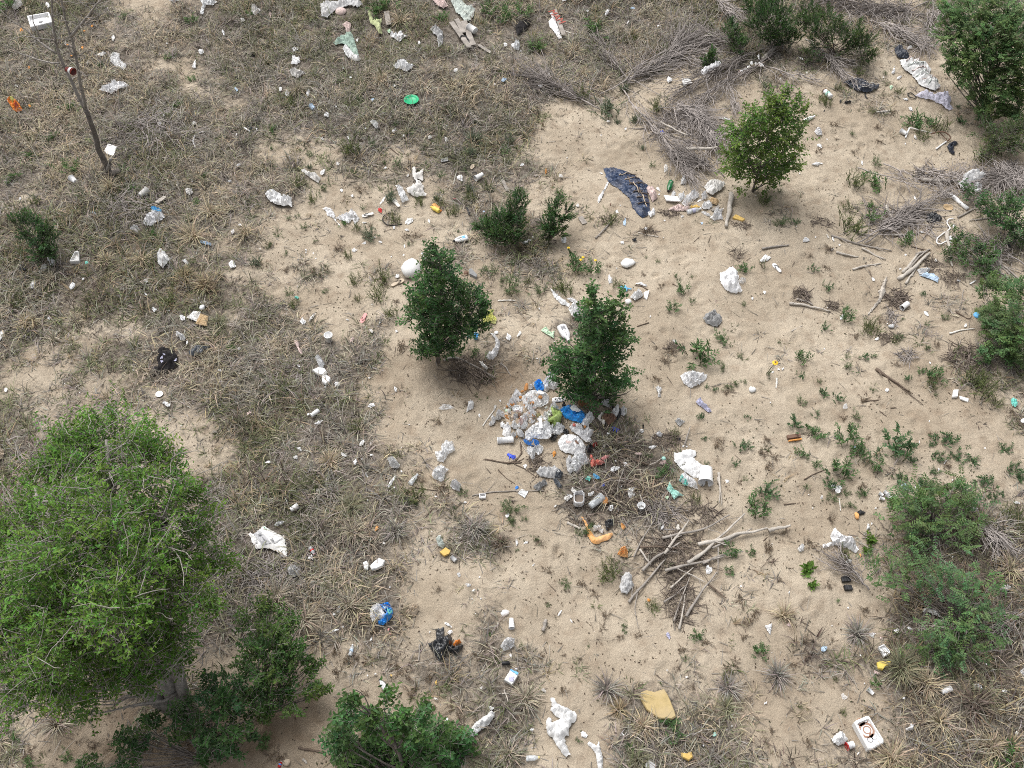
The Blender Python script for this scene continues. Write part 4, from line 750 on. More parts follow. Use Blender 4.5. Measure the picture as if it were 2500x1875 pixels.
cup('~white paper roll lying', '01', (1812, 262), (1870, 300), .7, 'white_paper', 'paper_roll', 'roll', taper=.98)
rag('pale green crumpled cloth above the grey planks', '01', [(1663, 35), (1700, 12), (1742, 15), (1795, 70), (1866, 98), (1858, 150), (1830, 195), (1772, 205), (1745, 150), (1712, 135), (1690, 85)], 'pale_green_cloth', .11)
rag('pinkish white rag at top beside the pale green cloth', '01', [(1498, 12), (1560, 0), (1602, 12), (1640, 72), (1600, 92), (1555, 70), (1520, 35)], 'pink_white', .09)
plank('flat grey board right of the loose planks', '01', (1892, 390), (1998, 462), 28, .02, 'wood_grey')
stick('stick', 'straight pale stick below the flat grey board', 'stick', '01', [(1850, 472), (1920, 490), (1992, 500)], .018, .014, 'wood_white')
o = disc('shallow round green plastic lid on dry grass', '01', 1330, 866, 128, 'green_plastic', 'basin_lid', 'lid', .13)
for x, y, w_, h_, m in [(345, 432, 40, 48, 'film_white'), (352, 532, 92, 72, 'film_white'), (225, 765, 34, 26, 'white'), (288, 800, 48, 50, 'film_white'), (455, 800, 26, 60, 'film'), (620, 985, 40, 44, 'film'), (1005, 860, 26, 26, 'pale_blue'), (1185, 1122, 50, 34, 'grey_white'), (875, 355, 32, 20, 'white'), (1395, 376, 30, 26, 'white'), (755, 590, 26, 14, 'white'), (820, 670, 22, 14, 'white'), (1705, 608, 36, 26, 'white'), (1185, 745, 26, 20, 'dirty_white'), (580, 1182, 28, 26, 'dirty_white'), (805, 1182, 34, 16, 'white'), (578, 1464, 48, 26, 'white'), (712, 1392, 28, 26, 'dirty_white'), (740, 1612, 20, 26, 'white'), (1110, 1428, 34, 16, 'film'), (1300, 1492, 22, 14, 'film'), (1625, 1192, 40, 30, 'dirty_white'), (1490, 1175, 34, 26, 'dirty_white'), (1745, 1516, 66, 44, 'white'), (2120, 390, 34, 28, 'white'), (2110, 690, 40, 34, 'pale_blue'), (2035, 728, 24, 16, 'white'), (140, 142, 42, 20, 'pink_white'), (20, 110, 44, 70, 'film_white'), (1265, 1165, 30, 16, 'dirty_white'), (695, 915, 16, 12, 'white'), (945, 1100, 16, 12, 'white'), (1140, 275, 30, 30, 'pale_green'), (1870, 1020, 24, 16, 'dirty_white'), (1630, 1075, 16, 10, 'white'), (2200, 400, 34, 80, 'film_white')]: scrap('~pale litter scrap', '01', x, y, w_, h_, m)
bag('grey-white bag in dry grass left of the green jacket', '01', [(303, 615), (362, 612), (442, 640), (400, 660), (378, 682), (325, 665)], 'dirty_white', .08)
cup('~little pale blue cup', '01', (485, 918), (512, 945), .8, 'pale_blue')
bag('small white pleated rag on open ground below the green lid', '01', [(983, 1048), (1010, 1035), (1050, 1060), (1068, 1095), (1030, 1105)], 'white_cloth', .05)
rag('long dirty white rag twisted on the ground', '01', [(400, 1450), (430, 1440), (470, 1480), (520, 1480), (568, 1520), (545, 1556), (500, 1530), (440, 1490)], 'dirty_white', .07)
rag('S-shaped dirty white rag on the sand', '01', [(1338, 1430), (1360, 1420), (1372, 1480), (1430, 1440), (1425, 1540), (1375, 1520), (1432, 1580), (1435, 1640), (1470, 1659), (1380, 1680), (1300, 1640), (1285, 1605), (1350, 1580), (1372, 1550), (1340, 1500)], 'dirty_white', .08)
bag('pale blue film bag left of the S-shaped rag', '01', [(1195, 1575), (1230, 1580), (1270, 1620), (1310, 1700), (1255, 1720), (1225, 1660)], 'film', .07)
slab('~flat hexagonal tan tile', '01', [(1825, 1420), (1840, 1398), (1860, 1400), (1862, 1420), (1840, 1440), (1826, 1434)], .02, 'beige', 'tile', 'tile')
for A_, B_, C_, D_, l_ in [((1845, 1462), (1880, 1462), (1882, 1490), (1850, 1495), 'upper'), ((1828, 1500), (1858, 1492), (1870, 1518), (1835, 1530), 'lower')]: hose('wire_square', 'small square black wire frame, %s of two' % l_, 'frame', '01', [A_, B_, C_, D_, A_], .008, 'dark')
cup('~broken white cup', '01', (1870, 1535), (1930, 1498), .6)
plank('~short grey board on the sand', '01', (2098, 1535), (2138, 1622), 26, .018)
slab('~flat grey tile', '01', [(1578, 1352), (1638, 1342), (1640, 1376), (1580, 1380)], .012, 'grey_stone', 'tile', 'tile')
stick('stick', '~short dark bent stick', 'stick', '01', [(1142, 1238), (1180, 1280), (1225, 1312)], .014, .008, 'wood_brown'); stick('stick', '~thin pale stick', 'stick', '01', [(452, 332), (510, 345), (582, 360)], .01, .008); stick('stick', '~thin grey stick', 'stick', '01', [(1640, 662), (1705, 615), (1785, 572)], .009); stick('stick', '~thin grey stick', 'stick', '01', [(615, 680), (650, 700), (688, 726)], .008); stick('stick', '~bent pale twig', 'stick', '01', [(1690, 1040), (1715, 1075), (1748, 1112)], .012)
# ---- tile 02
o = sheet('printed_sack', 'white paper sack with dull red lettering', 'sack', '02', [(343, 195), (372, 160), (352, 128), (385, 118), (408, 200), (432, 262), (456, 335), (428, 342), (392, 285), (352, 240)], 'white', .06, .5)
word(o, 'MAM', .30, (.06, .24, .135), math.radians(-62), 'print_red')
plank('grey plank leaning on the lettered white sack', '02', (392, 118), (470, 328), 34, .025, 'wood_grey', dz=.07)
stick('stick', 'thin white plastic-like stick right of the lettered sack', 'stick', '02', [(468, 260), (530, 285), (606, 294)], .014, .012, 'bone')
for x, y, w_, h_, m in [(475, 12, 50, 50, 'white'), (1050, 100, 54, 16, 'pale_blue'), (832, 132, 60, 22, 'white'), (668, 118, 26, 26, 'white'), (1010, 216, 24, 20, 'white'), (1265, 245, 18, 14, 'white'), (1360, 690, 44, 44, 'white'), (2110, 506, 50, 18, 'white'), (1970, 622, 34, 26, 'white'), (2000, 608, 32, 34, 'white'), (2030, 590, 30, 34, 'white'), (2052, 562, 30, 30, 'white'), (2085, 562, 20, 26, 'dirty_white'), (2122, 572, 50, 34, 'white'), (1952, 628, 20, 26, 'pink_white'), (1760, 1196, 40, 62, 'film'), (1300, 1132, 36, 34, 'glove'), (992, 1102, 22, 18, 'white'), (845, 1040, 16, 26, 'dirty_white'), (785, 1156, 14, 8, 'white'), (445, 1506, 32, 22, 'dirty_white'), (275, 750, 46, 34, 'film_white'), (348, 655, 22, 20, 'white'), (1330, 1430, 60, 30, 'film_thin'), (120, 1418, 34, 22, 'film'), (1600, 920, 40, 36, 'pale_blue'), (1990, 2, 20, 10, 'white')]: scrap('~pale litter scrap', '02', x, y, w_, h_, m, lift=.05)
scrap('dull orange leaf scrap on the sand', '02', 320, 1455, 40, 24, 'orange_peel')
slab('~bent white card', '02', [(1462, 690), (1530, 682), (1552, 715), (1480, 738)], .012, 'white_paper', 'card', 'card', lift=.06)
rag('white film rag draped over the grey brushwood', '02', [(1612, 650), (1665, 615), (1720, 590), (1790, 572), (1788, 600), (1740, 632), (1690, 650), (1640, 685)], 'film_white', .07, lift=.14)
sheet('strip', 'white plastic strip left of the light green sapling', 'strip', '02', [(1775, 1002), (1830, 1000), (1875, 1015), (1870, 1022), (1820, 1014), (1778, 1014)], 'white', .02)
rag('black rag in dry grass left of the lettered sack', '02', [(60, 250), (100, 190), (150, 180), (200, 190), (170, 240), (120, 290), (80, 320)], 'black_cloth', .07)
bag('clear bag below the black rag', '02', [(45, 400), (60, 370), (100, 375), (105, 410), (80, 440), (50, 435)], 'film', .09)
# tarp group (Z5)
o = sheet('tarp', 'dark blue crinkled tarp with rotten brown straps on the sand', 'tarp', 'Z5', [(45, 45), (130, 36), (235, 68), (320, 108), (400, 168), (442, 200), (425, 262), (440, 330), (452, 430), (380, 472), (330, 430), (292, 370), (270, 300), (200, 240), (122, 190), (76, 140)], 'tarp', .16, .45, aniso=math.radians(128))
Rt = np.random.RandomState(4)
vv = np.array([tuple(v.co) for v in o.data.vertices])
for (x0, y0, x1, y1) in [(180, 130, 250, 100), (225, 170, 300, 140), (255, 110, 330, 100), (265, 215, 345, 190), (290, 150, 350, 135), (300, 270, 380, 255), (335, 205, 400, 190), (330, 320, 430, 300), (300, 190, 350, 280), (350, 240, 395, 330), (250, 140, 290, 220), (370, 280, 440, 265), (380, 300, 420, 400), (340, 370, 440, 350)]:
    P = poly3('Z5', [(x0, y0), ((x0+x1)/2, (y0+y1)/2+4), (x1, y1)], 0); Q = smooth_poly(P, 7, .008, Rt.randint(999))-np.array(o.location)
    for q in Q: i = np.argsort(((vv[:, :2]-q[:2])**2).sum(1))[:3]; q[2] = vv[i, 2].max()+.008
    V, T = tubes([(Q, .016, .010)], 4); obj('strap', mesh_np('strap', V, T), 'wood_brown' if Rt.rand() < .7 else 'beige', o)
rag('pink and white cloth at the end of the blue tarp', 'Z5', [(412, 222), (440, 198), (490, 235), (512, 300), (468, 336), (440, 280)], 'pink_white', .09)
sheet('torn_strip', 'long torn white strip left of the blue tarp', 'strip', 'Z5', [(-5, 300), (30, 255), (80, 163), (92, 165), (62, 230), (30, 300), (0, 345)], 'white', .03)
bottle('green glass bottle lying upright on the sand', 'Z5', (602, 252), (628, 166), .36, 'green_glass', 'dark', None, 'glass_bottle')
slab('white foam panel in the debris below the green bottle', 'Z5', [(563, 288), (682, 305), (702, 345), (585, 336)], .03, 'foam', 'foam_sheet', 'foam', lift=.05)
for lab, pts, m, h in [('small white bag above the debris line, below the brushwood', [(708, 185), (715, 140), (738, 128), (760, 170), (740, 185)], 'white', .08), ('puffy white bag in the middle of the debris line', [(748, 292), (790, 262), (835, 248), (872, 280), (850, 312), (790, 322)], 'film_white', .12), ('grey clear bag right of the foam panel', [(718, 345), (745, 318), (815, 330), (792, 360), (742, 374)], 'film', .09), ('small white bag touching the brushwood edge', [(888, 268), (912, 262), (945, 285), (925, 318), (892, 318)], 'film_white', .09), ('clear bag strip hanging above the foam panel', [(690, 268), (742, 270), (745, 300), (705, 340), (690, 320)], 'film', .07), ('winged white bag right end of the debris line', [(955, 472), (1010, 445), (1040, 420), (1082, 385), (1060, 440), (1072, 485), (1020, 488), (995, 498)], 'film_white', .09), ('little white bag above the winged one', [(995, 420), (1012, 400), (1048, 412), (1020, 445), (1000, 442)], 'white', .08), ('thin white film left of the winged bag', [(878, 420), (920, 425), (970, 452), (955, 462), (905, 440)], 'film_white', .04)]: bag(lab, 'Z5', pts, m, h)
rag('large dirty white rag caught in the lower brushwood', 'Z5', [(912, 215), (945, 175), (1000, 165), (1060, 175), (1095, 190), (1060, 235), (985, 285), (940, 270)], 'dirty_white', .14, lift=.05)
P = blob_pts(935, 373, 92, 56, -.1, 3, 12, .08); o = bag('ring-shaped white bag in the debris line', 'Z5', P, 'white', .09); sheet('hollow', '', '', 'Z5', blob_pts(935, 366, 36, 18, 0, 5, 8, .1), 'grey_white', .02, parent=o, lift=.085)
bottle('clear plastic bottle with red and blue label in debris', 'Z5', (885, 392), (765, 436), .32, 'clear_plastic', 'white', 'lavender')
rag('rumpled mustard paper under the brushwood rag', 'Z5', [(945, 315), (985, 305), (1042, 330), (1020, 362), (975, 350)], 'cardboard', .06, name='brown_paper', cat='paper')
rag('yellowish paper strip in the middle of the debris line', 'Z5', [(790, 375), (840, 362), (880, 378), (850, 392), (800, 390)], 'yellow_foam', .04, name='brown_paper', cat='paper')
rag('dull pink torn film in the debris line', 'Z5', [(605, 400), (640, 380), (690, 358), (745, 385), (785, 375), (770, 412), (700, 412), (640, 416)], 'pink_white', .06)
rag('white torn film at the foot of the blue tarp', 'Z5', [(415, 415), (455, 420), (470, 385), (492, 405), (490, 440), (450, 468), (435, 445)], 'film_white', .05)
stick('post', 'weathered grey post lying at right end of debris line', 'post', 'Z5', [(1142, 272), (1125, 410), (1100, 556)], .06, .035, 'wood_white', 8)
slab('lump of yellow foam right of the weathered post', 'Z5', [(1155, 478), (1180, 452), (1215, 465), (1262, 488), (1240, 502), (1195, 492)], .05, 'yellow_foam', 'foam_chunk', 'foam')
for x, y, w_, h_, m in [(520, 222, 30, 42, 'white'), (210, 683, 24, 22, 'white'), (722, 456, 26, 30, 'dirty_white'), (572, 492, 20, 12, 'white'), (410, 562, 34, 20, 'white'), (892, 516, 24, 18, 'pale_blue'), (160, 415, 18, 26, 'white'), (30, 88, 36, 10, 'white'), (870, 320, 16, 40, 'white'), (645, 262, 60, 34, 'grey_white'), (192, 362, 12, 10, 'white'), (526, 268, 16, 14, 'white')]: scrap('~pale litter scrap', 'Z5', x, y, w_, h_, m)
scrap('~black flake', 'Z5', 315, 662, 42, 24, 'black_film', name='black_scrap'); scrap('~dark flake', 'Z5', 108, 352, 30, 10, 'brown', name='dark_scrap')
lump('white rounded stone half sunk in the sand', 'Z5', 255, 866, 130, 78, 'foam', 'white_stone', 'stone', -.4, -.02, .15, .07)
twig_nest('twig_litter', '~dead leaves and twigs', 'Z5', 430, 585, 150, 60, 60, tl=.13); twig_nest('twig_litter', 'brown dead twigs under the debris line', 'Z5', 620, 430, 190, 60, 90, tl=.16); twig_nest('twig_litter', 'brown leaf litter right of the weathered post', 'Z5', 1240, 535, 120, 70, 50, tl=.16)
plank('grey board splinter under the winged bag', 'Z5', (975, 410), (1040, 372), 24, .02, 'wood_grey')
# ---- tile 03
o = rag('black umbrella cloth with pale creases on the sand', '03', [(688, 712), (730, 688), (795, 678), (855, 686), (890, 715), (940, 718), (988, 728), (968, 758), (930, 778), (880, 792), (812, 785), (745, 745)], 'navy_film', .09, 'umbrella_cloth', 'cloth')
vv = np.array([tuple(v.co) for v in o.data.vertices])
for pts in ([(780, 730), (795, 765), (812, 785)], [(830, 775), (880, 772), (925, 770)], [(880, 712), (930, 718), (980, 726)], [(850, 750), (890, 745), (925, 748)]):
    Q = smooth_poly(poly3('03', pts, 0), 8, .004, 3)-np.array(o.location)
    for q in Q: q[2] = vv[np.argsort(((vv[:, :2]-q[:2])**2).sum(1))[:3], 2].max()+.004
    V, T = tubes([(Q, .009, .006)], 4); obj('rib', mesh_np('rib', V, T), 'bone', o)
stick('stick', 'dark peg below the black umbrella cloth', 'stick', '03', [(868, 792), (875, 815), (886, 838)], .012, .02, 'dark')
rag('black plastic rag at the foot of the grey brush', '03', [(1113, 415), (1170, 393), (1195, 440), (1232, 460), (1238, 500), (1200, 512), (1150, 500), (1118, 462)], 'navy_film', .09)
o = rag('white blanket with red and green stripes below the thicket', '03', [(1158, 522), (1220, 512), (1300, 520), (1380, 560), (1425, 598), (1400, 650), (1480, 690), (1502, 742), (1452, 782), (1390, 752), (1322, 722), (1262, 642), (1182, 582)], 'white_cloth', .15, 'blanket', 'blanket', fold=1.2)
vv = np.array([tuple(v.co) for v in o.data.vertices])
for i, pts in enumerate([[(1200, 550), (1260, 545), (1330, 560)], [(1225, 590), (1290, 580), (1370, 600)], [(1255, 625), (1320, 620), (1390, 640)], [(1290, 665), (1350, 655), (1420, 670)], [(1330, 705), (1390, 690), (1450, 700)], [(1390, 740), (1430, 715), (1480, 720)]]):
    Q = smooth_poly(poly3('03', pts, 0), 12, .012, i)-np.array(o.location)
    for q in Q: q[2] = vv[np.argsort(((vv[:, :2]-q[:2])**2).sum(1))[:2], 2].max()+.002
    V, T = tubes([(Q, .014, .012)], 4); obj('stripe', mesh_np('stripe', V, T), ('pink_white', 'pale_green_cloth')[i % 2], o)
rag('lace-like white and lavender cloth right of the blanket', '03', [(1288, 812), (1340, 790), (1385, 785), (1460, 805), (1505, 785), (1562, 790), (1592, 850), (1585, 890), (1615, 922), (1572, 942), (1512, 892), (1420, 852), (1322, 832)], 'lace', .10)
hose('wire_square', 'small black wire frame left of the lace cloth', 'frame', '03', [(1225, 800), (1255, 790), (1302, 825), (1290, 840), (1245, 830), (1225, 800)], .012, 'dark')
bottle('painted can, white, brown and teal, on the sand', '03', (522, 778), (578, 838), .45, 'white', 'brown', 'teal_light', 'painted_can', 'can', .8)
bottle('~white lying bottle', '03', (442, 992), (350, 1036), .26, 'film_white', 'white')
bag('~crumpled clear cup', '03', [(440, 1115), (470, 1080), (505, 1110), (508, 1150), (465, 1150)], 'film_white', .06)
for x, y, w_, h_, m in [(490, 1235, 44, 34, 'white'), (462, 1386, 88, 28, 'film_white'), (845, 1382, 34, 22, 'white'), (1252, 922, 50, 24, 'white'), (1215, 842, 50, 28, 'white'), (1110, 602, 60, 26, 'film_white'), (1160, 658, 40, 26, 'film_white'), (330, 512, 34, 16, 'white'), (150, 170, 36, 70, 'grey_white'), (1120, 262, 48, 40, 'white'), (1250, 410, 44, 30, 'film_white'), (1090, 745, 40, 26, 'pale_green'), (1022, 662, 14, 8, 'white'), (1210, 1218, 14, 10, 'white'), (550, 1180, 14, 10, 'white'), (375, 622, 26, 14, 'dirty_white')]: scrap('~pale litter scrap', '03', x, y, w_, h_, m)
for x, y, w_, h_ in [(660, 862, 30, 16), (722, 872, 60, 14), (525, 940, 16, 24)]: scrap('~dark bark flake', '03', x, y, w_, h_, 'dark', name='dark_scrap', cat='flake')
stick('stick', '~white straight stick', 'stick', '03', [(960, 952), (1030, 945), (1092, 938)], .02, .018, 'bone')
root = empty('chair_frame', 'bent tubular chair frame, rusty and white, on the sand', 'chair frame', gp('03', (1440, 1160))); o0 = np.array(root.location)
for nm, pts, r, m in [('rusty_tube', [(1430, 1130, .10), (1480, 1112, .14), (1540, 1108, .16), (1605, 1158, .10), (1590, 1180, .05), (1558, 1192, .03)], .016, 'brown'), ('white_leg', [(1556, 1194, .03), (1512, 1225, .03), (1470, 1256, .03)], .02, 'white'), ('white_leg', [(1250, 1078, .12), (1340, 1100, .12), (1432, 1122, .11)], .018, 'bone'), ('white_leg', [(1212, 1162, .03), (1228, 1120, .06), (1246, 1080, .11)], .02, 'white'), ('rusty_brace', [(1500, 1115, .13), (1530, 1150, .06), (1560, 1178, .04)], .009, 'brown')]:
    Q = smooth_poly(poly3('03', pts), 12, 0, 1)-o0; V, T = tubes([(Q, r, r)], 7); obj(nm, mesh_np(nm, V, T, smooth=True), m, root)
cup('~white cup beside the chair frame,', '03', (1165, 1122), (1212, 1148), .8); scrap('pale lid lying under the bent chair frame', '03', 1292, 1162, 46, 24, 'dirty_white')
sheet('crescent_scrap', 'black crescent of plastic below the bent chair frame', 'scrap', '03', [(1558, 1245), (1580, 1215), (1610, 1203), (1658, 1212), (1620, 1242), (1612, 1275), (1628, 1310), (1605, 1308), (1580, 1285)], 'navy_film', .05)
rag('dark purple rag at the right edge in the olive shrub', '03', [(1980, 1050), (2010, 1030), (2050, 1050), (2030, 1080), (1990, 1075)], 'black_cloth', .06, lift=.3)
bag('white bag under the root tangle at the right', '03', [(1755, 1580), (1800, 1560), (1850, 1590), (1848, 1640), (1800, 1640)], 'film_white', .12)
rag('grey fluffy wadding on the root tangle', '03', [(1640, 1590), (1680, 1510), (1760, 1470), (1850, 1490), (1890, 1530), (1820, 1560), (1740, 1580), (1690, 1640)], 'grey_white', .12, lift=.08, name='wadding', cat='wadding')
# ---- tile 10
o = bag('clear bag with a blue top in the dry grass', '10', [(1213, 305), (1255, 245), (1300, 205), (1380, 230), (1402, 270), (1340, 300), (1290, 345), (1232, 335)], 'film_white', .14)
sheet('blue_patch', '', '', '10', [(1290, 218), (1320, 203), (1382, 230), (1380, 250), (1320, 240)], 'light_blue', .05, parent=o, lift=.12)
bag('ragged white film below the blue-topped bag', '10', [(1105, 360), (1150, 345), (1190, 365), (1170, 402), (1140, 385)], 'film_white', .08)
cup('~crushed white cup', '10', (1255, 45), (1192, 88), .7, 'dirty_white'); slab('pale upright carton box below the small dark bush', '10', [(605, 655), (648, 572), (680, 568), (686, 650)], .10, 'white_paper', 'white_carton', 'carton', inset=(.8, .07))
rag('crumpled white rag between two grass tussocks', '10', [(1333, 590), (1360, 538), (1398, 555), (1425, 595), (1456, 618), (1420, 650), (1382, 692), (1342, 655)], 'white_cloth', .11)
for x, y, w_, h_, m in [(370, 692, 90, 40, 'dirty_white'), (442, 632, 66, 56, 'film'), (290, 820, 36, 74, 'film'), (1960, 650, 70, 52, 'white'), (1570, 632, 56, 30, 'film_white'), (1970, 378, 38, 30, 'film_white'), (2030, 320, 26, 18, 'white'), (1236, 798, 38, 28, 'white'), (615, 832, 56, 46, 'film'), (1240, 910, 36, 20, 'white'), (1312, 1038, 36, 44, 'film'), (1600, 45, 50, 44, 'film_white'), (1860, 1552, 36, 16, 'white'), (2025, 1366, 30, 28, 'film'), (1130, 1544, 12, 10, 'white'), (175, 96, 26, 16, 'white'), (1435, 1046, 14, 10, 'white'), (1545, 1110, 60, 36, 'film'), (1585, 1316, 26, 16, 'white'), (5, 605, 24, 46, 'white'), (710, 780, 16, 20, 'white'), (800, 225, 36, 20, 'pale_blue'), (420, 1112, 26, 22, 'grey_white')]: scrap('~pale litter scrap', '10', x, y, w_, h_, m)
scrap('dull teal scrap right of the white carton', '10', 742, 642, 36, 26, 'teal'); scrap('black scrap with a grey flap below the small dark bush', '10', 198, 692, 64, 56, 'black_film', name='black_scrap')
sheet('blue_strip', 'torn light blue plastic strip in tall straw', 'strip', '10', [(1690, 466), (1735, 462), (1790, 482), (1785, 496), (1745, 492), (1700, 476)], 'pale_blue', .04)
root = empty('torn_cardboard', 'torn cardboard box with a white and a tan flap', 'cardboard', gp('10', (1680, 1110)))
for nm, pts, m in [('white_flap', [(1580, 1105), (1640, 1052), (1702, 1058), (1690, 1090), (1662, 1140)], 'white_paper'), ('tan_flap', [(1695, 1072), (1765, 1095), (1752, 1182), (1700, 1170), (1652, 1158), (1665, 1140)], 'cardboard')]: sheet(nm, '', '', '10', pts, m, .05, .4, parent=root)
lump('round white ball on the torn cardboard', '10', 1722, 1052, 46, 40, 'white', 'white_ball', 'ball', 0, .1)
o = bag('white knotted tissue pair above the black hoodie', '10', [(1490, 1248), (1512, 1230), (1542, 1250), (1565, 1265), (1576, 1290), (1560, 1306), (1530, 1300), (1520, 1270), (1498, 1268)], 'white', .07)
o = rag('black hoodie with a white chest print on thin grass', '10', [(1342, 1385), (1372, 1370), (1400, 1354), (1452, 1385), (1500, 1418), (1508, 1482), (1480, 1525), (1460, 1542), (1392, 1568), (1312, 1562), (1292, 1532), (1345, 1512), (1332, 1470), (1335, 1435)], 'black_cloth', .10, 'hoodie', 'clothing')
for pts in ([(1370, 1440), (1395, 1425), (1412, 1440), (1392, 1455), (1375, 1465)], [(1365, 1465), (1392, 1458), (1396, 1500), (1375, 1508)], [(1478, 1490), (1505, 1465), (1500, 1492)]): sheet('white_print', '', '', '10', pts, 'lavender', .004, .3, parent=o, lift=.10)
rag('dark grey mesh rag right of the black hoodie', '10', [(1600, 1392), (1640, 1352), (1680, 1342), (1782, 1358), (1725, 1385), (1700, 1412), (1642, 1432), (1605, 1420)], 'dark_film', .05, name='mesh_rag')
sheet('white_board', 'white board cut by the left edge', 'board', '10', [(-20, 1225), (42, 1215), (38, 1260), (0, 1315), (-20, 1310)], 'white', .03, .3)
stick('stick', '~slanting straw-coloured stick', 'stick', '10', [(1098, 192), (1160, 120), (1220, 38)], .018, .014, 'wood_white'); plank('~broken pale board end', '10', (1330, 140), (1402, 92), 32, .03, 'wood_white'); stick('stick', '~grey pole in the straw', 'stick', '10', [(1350, 150), (1400, 140), (1465, 128)], .016, .012, 'wood_grey'); stick('stick', '~thin upright grey stick', 'stick', '10', [(1520, 50), (1530, 130), (1538, 212)], .014, .01, 'wood_grey')
# ---- tile 11
bag('white bundle of bags on the sand at the grass edge', '11', [(98, 70), (130, 48), (180, 44), (225, 62), (245, 94), (320, 95), (326, 172), (252, 166), (182, 152), (130, 120)], 'white', .11)
bag('flat white bag, left of a pair', '11', [(580, 175), (612, 164), (645, 172), (680, 215), (692, 280), (742, 345), (712, 312), (660, 250), (622, 240), (610, 205)], 'film_white', .05); bag('upright white bag, right of a pair, behind a green tuft', '11', [(772, 220), (830, 193), (862, 215), (892, 262), (852, 312), (832, 270), (800, 305), (690, 260)], 'film_white', .08)
sandal('black and white patterned flip-flop left of the hose ring', '11', (910, 238), (1012, 222), 'dirty_white', 'dark'); scrap('small red plastic scrap above the hose ring', '11', 1066, 194, 36, 44, 'red', name='red_scrap')
hose('hose_ring', 'loose ring of thin black hose in the grass', 'hose', '11', [(1190, 222), (1130, 215), (1092, 245), (1085, 280), (1120, 314), (1180, 322), (1252, 308)], .012, 'dark')
sandal('pale shoe sole above the black hose ring', '11', (1172, 95), (1228, 168), 'bone', 'bone', 'shoe_sole', 'shoe')
for x, y, w_, h_, m in [(1308, 282, 66, 44, 'white_paper'), (1480, 285, 24, 30, 'white'), (1290, 356, 46, 22, 'white'), (740, 20, 18, 24, 'white'), (832, 66, 24, 22, 'white'), (440, 522, 14, 12, 'white'), (440, 545, 14, 10, 'white'), (500, 552, 14, 12, 'white'), (790, 1114, 22, 12, 'white'), (1062, 1150, 18, 14, 'white'), (1204, 1212, 26, 28, 'white'), (992, 1212, 34, 22, 'dirty_white'), (830, 1286, 50, 26, 'pink_white'), (972, 1606, 14, 24, 'white'), (375, 1512, 12, 40, 'white'), (846, 525, 44, 30, 'film'), (1160, 582, 14, 10, 'white'), (1262, 566, 16, 14, 'white'), (1270, 490, 14, 30, 'white'), (1182, 336, 26, 20, 'white'), (1085, 118, 90, 18, 'film'), (930, 292, 36, 12, 'white'), (410, 1132, 46, 50, 'film'), (490, 1098, 78, 20, 'dirty_white'), (2146, 1262, 40, 56, 'film_white'), (930, 468, 36, 20, 'film'), (1065, 455, 30, 16, 'film'), (1210, 750, 28, 36, 'white'), (1018, 418, 20, 12, 'white'), (260, 80, 40, 16, 'white'), (525, 595, 10, 10, 'white'), (370, 835, 16, 8, 'white'), (1942, 210, 14, 18, 'pale_blue')]: scrap('~pale litter scrap', '11', x, y, w_, h_, m)
slab('orange plastic packet above the yellow bottle', '11', [(1500, 148), (1525, 132), (1570, 165), (1560, 188)], .03, 'orange_foam', 'orange_packet', 'packet'); bottle('small yellow bottle under the orange packet', '11', (1495, 172), (1566, 208), .42, 'yellow', 'yellow'); scrap('little orange scrap right of the yellow bottle', '11', 1575, 195, 24, 20, 'orange', name='orange_scrap')
plank('thin black bar on the sand', '11', (1795, 172), (1822, 238), 14, .015, 'dark', 'black_bar', 'bar'); slab('~red chip', '11', [(1678, 94), (1702, 94), (1704, 102), (1680, 102)], .01, 'dark_red', 'red_chip', 'chip')
jug('white detergent bottle with black cap and blue label', '11', (1682, 458), (1802, 432))
lump('large white ball half hidden behind the left sapling', '11', 1335, 705, 175, 150, 'white_paper', 'white_ball', 'ball', 0, -.08, .14)
sandal('black and white flip-flop below the white ball', '11', (1266, 782), (1160, 832), 'beige', 'dark'); sandal('white and black sandal above the left sapling', '11', (1412, 552), (1458, 568), 'white', 'dark'); bag('patterned black and white scrap beside the sapling top', '11', [(1420, 590), (1450, 580), (1475, 625), (1450, 635)], 'film_white', .05)
disc('~brown jar lid', '11', 1790, 720, 42, 'brown', 'jar_lid', 'lid', .3, dome=True); slab('grey concrete block right of the left centre sapling', '11', [(1815, 710), (1835, 700), (1885, 750), (1878, 772), (1820, 745)], .08, 'grey_stone', 'concrete_block', 'block')
sandal('pink sandal in the grey grass', '11', (905, 1135), (946, 1064), 'pink', 'pink', 'sandal')
cup_up('white plastic jar standing in the grass', '11', 638, 1268, 70, 'white', 'plastic_jar', 'jar', 1.1)
rag('twisted translucent strip left of the white jar', '11', [(342, 1312), (362, 1298), (388, 1320), (385, 1360), (415, 1402), (410, 1425), (390, 1405), (362, 1350)], 'pink_white', .05)
bag('clear crumpled film above the white foam lumps', '11', [(520, 1445), (548, 1430), (570, 1450), (600, 1500), (590, 1535), (555, 1530), (535, 1480)], 'film', .07)
slab('long lump of white foam, upper of two', '11', [(498, 1560), (545, 1535), (600, 1540), (622, 1570), (605, 1600), (545, 1596)], .07, 'foam', 'foam_lump', 'foam', bev=.3); slab('square lump of white foam, lower of two', '11', [(582, 1605), (620, 1598), (652, 1620), (645, 1655), (612, 1680), (580, 1655)], .07, 'foam', 'foam_lump', 'foam', bev=.3)
scrap('~teal plastic bit', '11', 362, 926, 46, 22, 'teal', name='teal_scrap')
bag('crumpled yellow film with a tail, beside the left centre sapling', '11', [(1905, 1108), (1945, 1085), (1985, 1045), (2026, 1040), (2015, 1078), (2052, 1112), (2042, 1152), (1980, 1142), (1888, 1172), (1940, 1130)], 'yellow_film', .08)
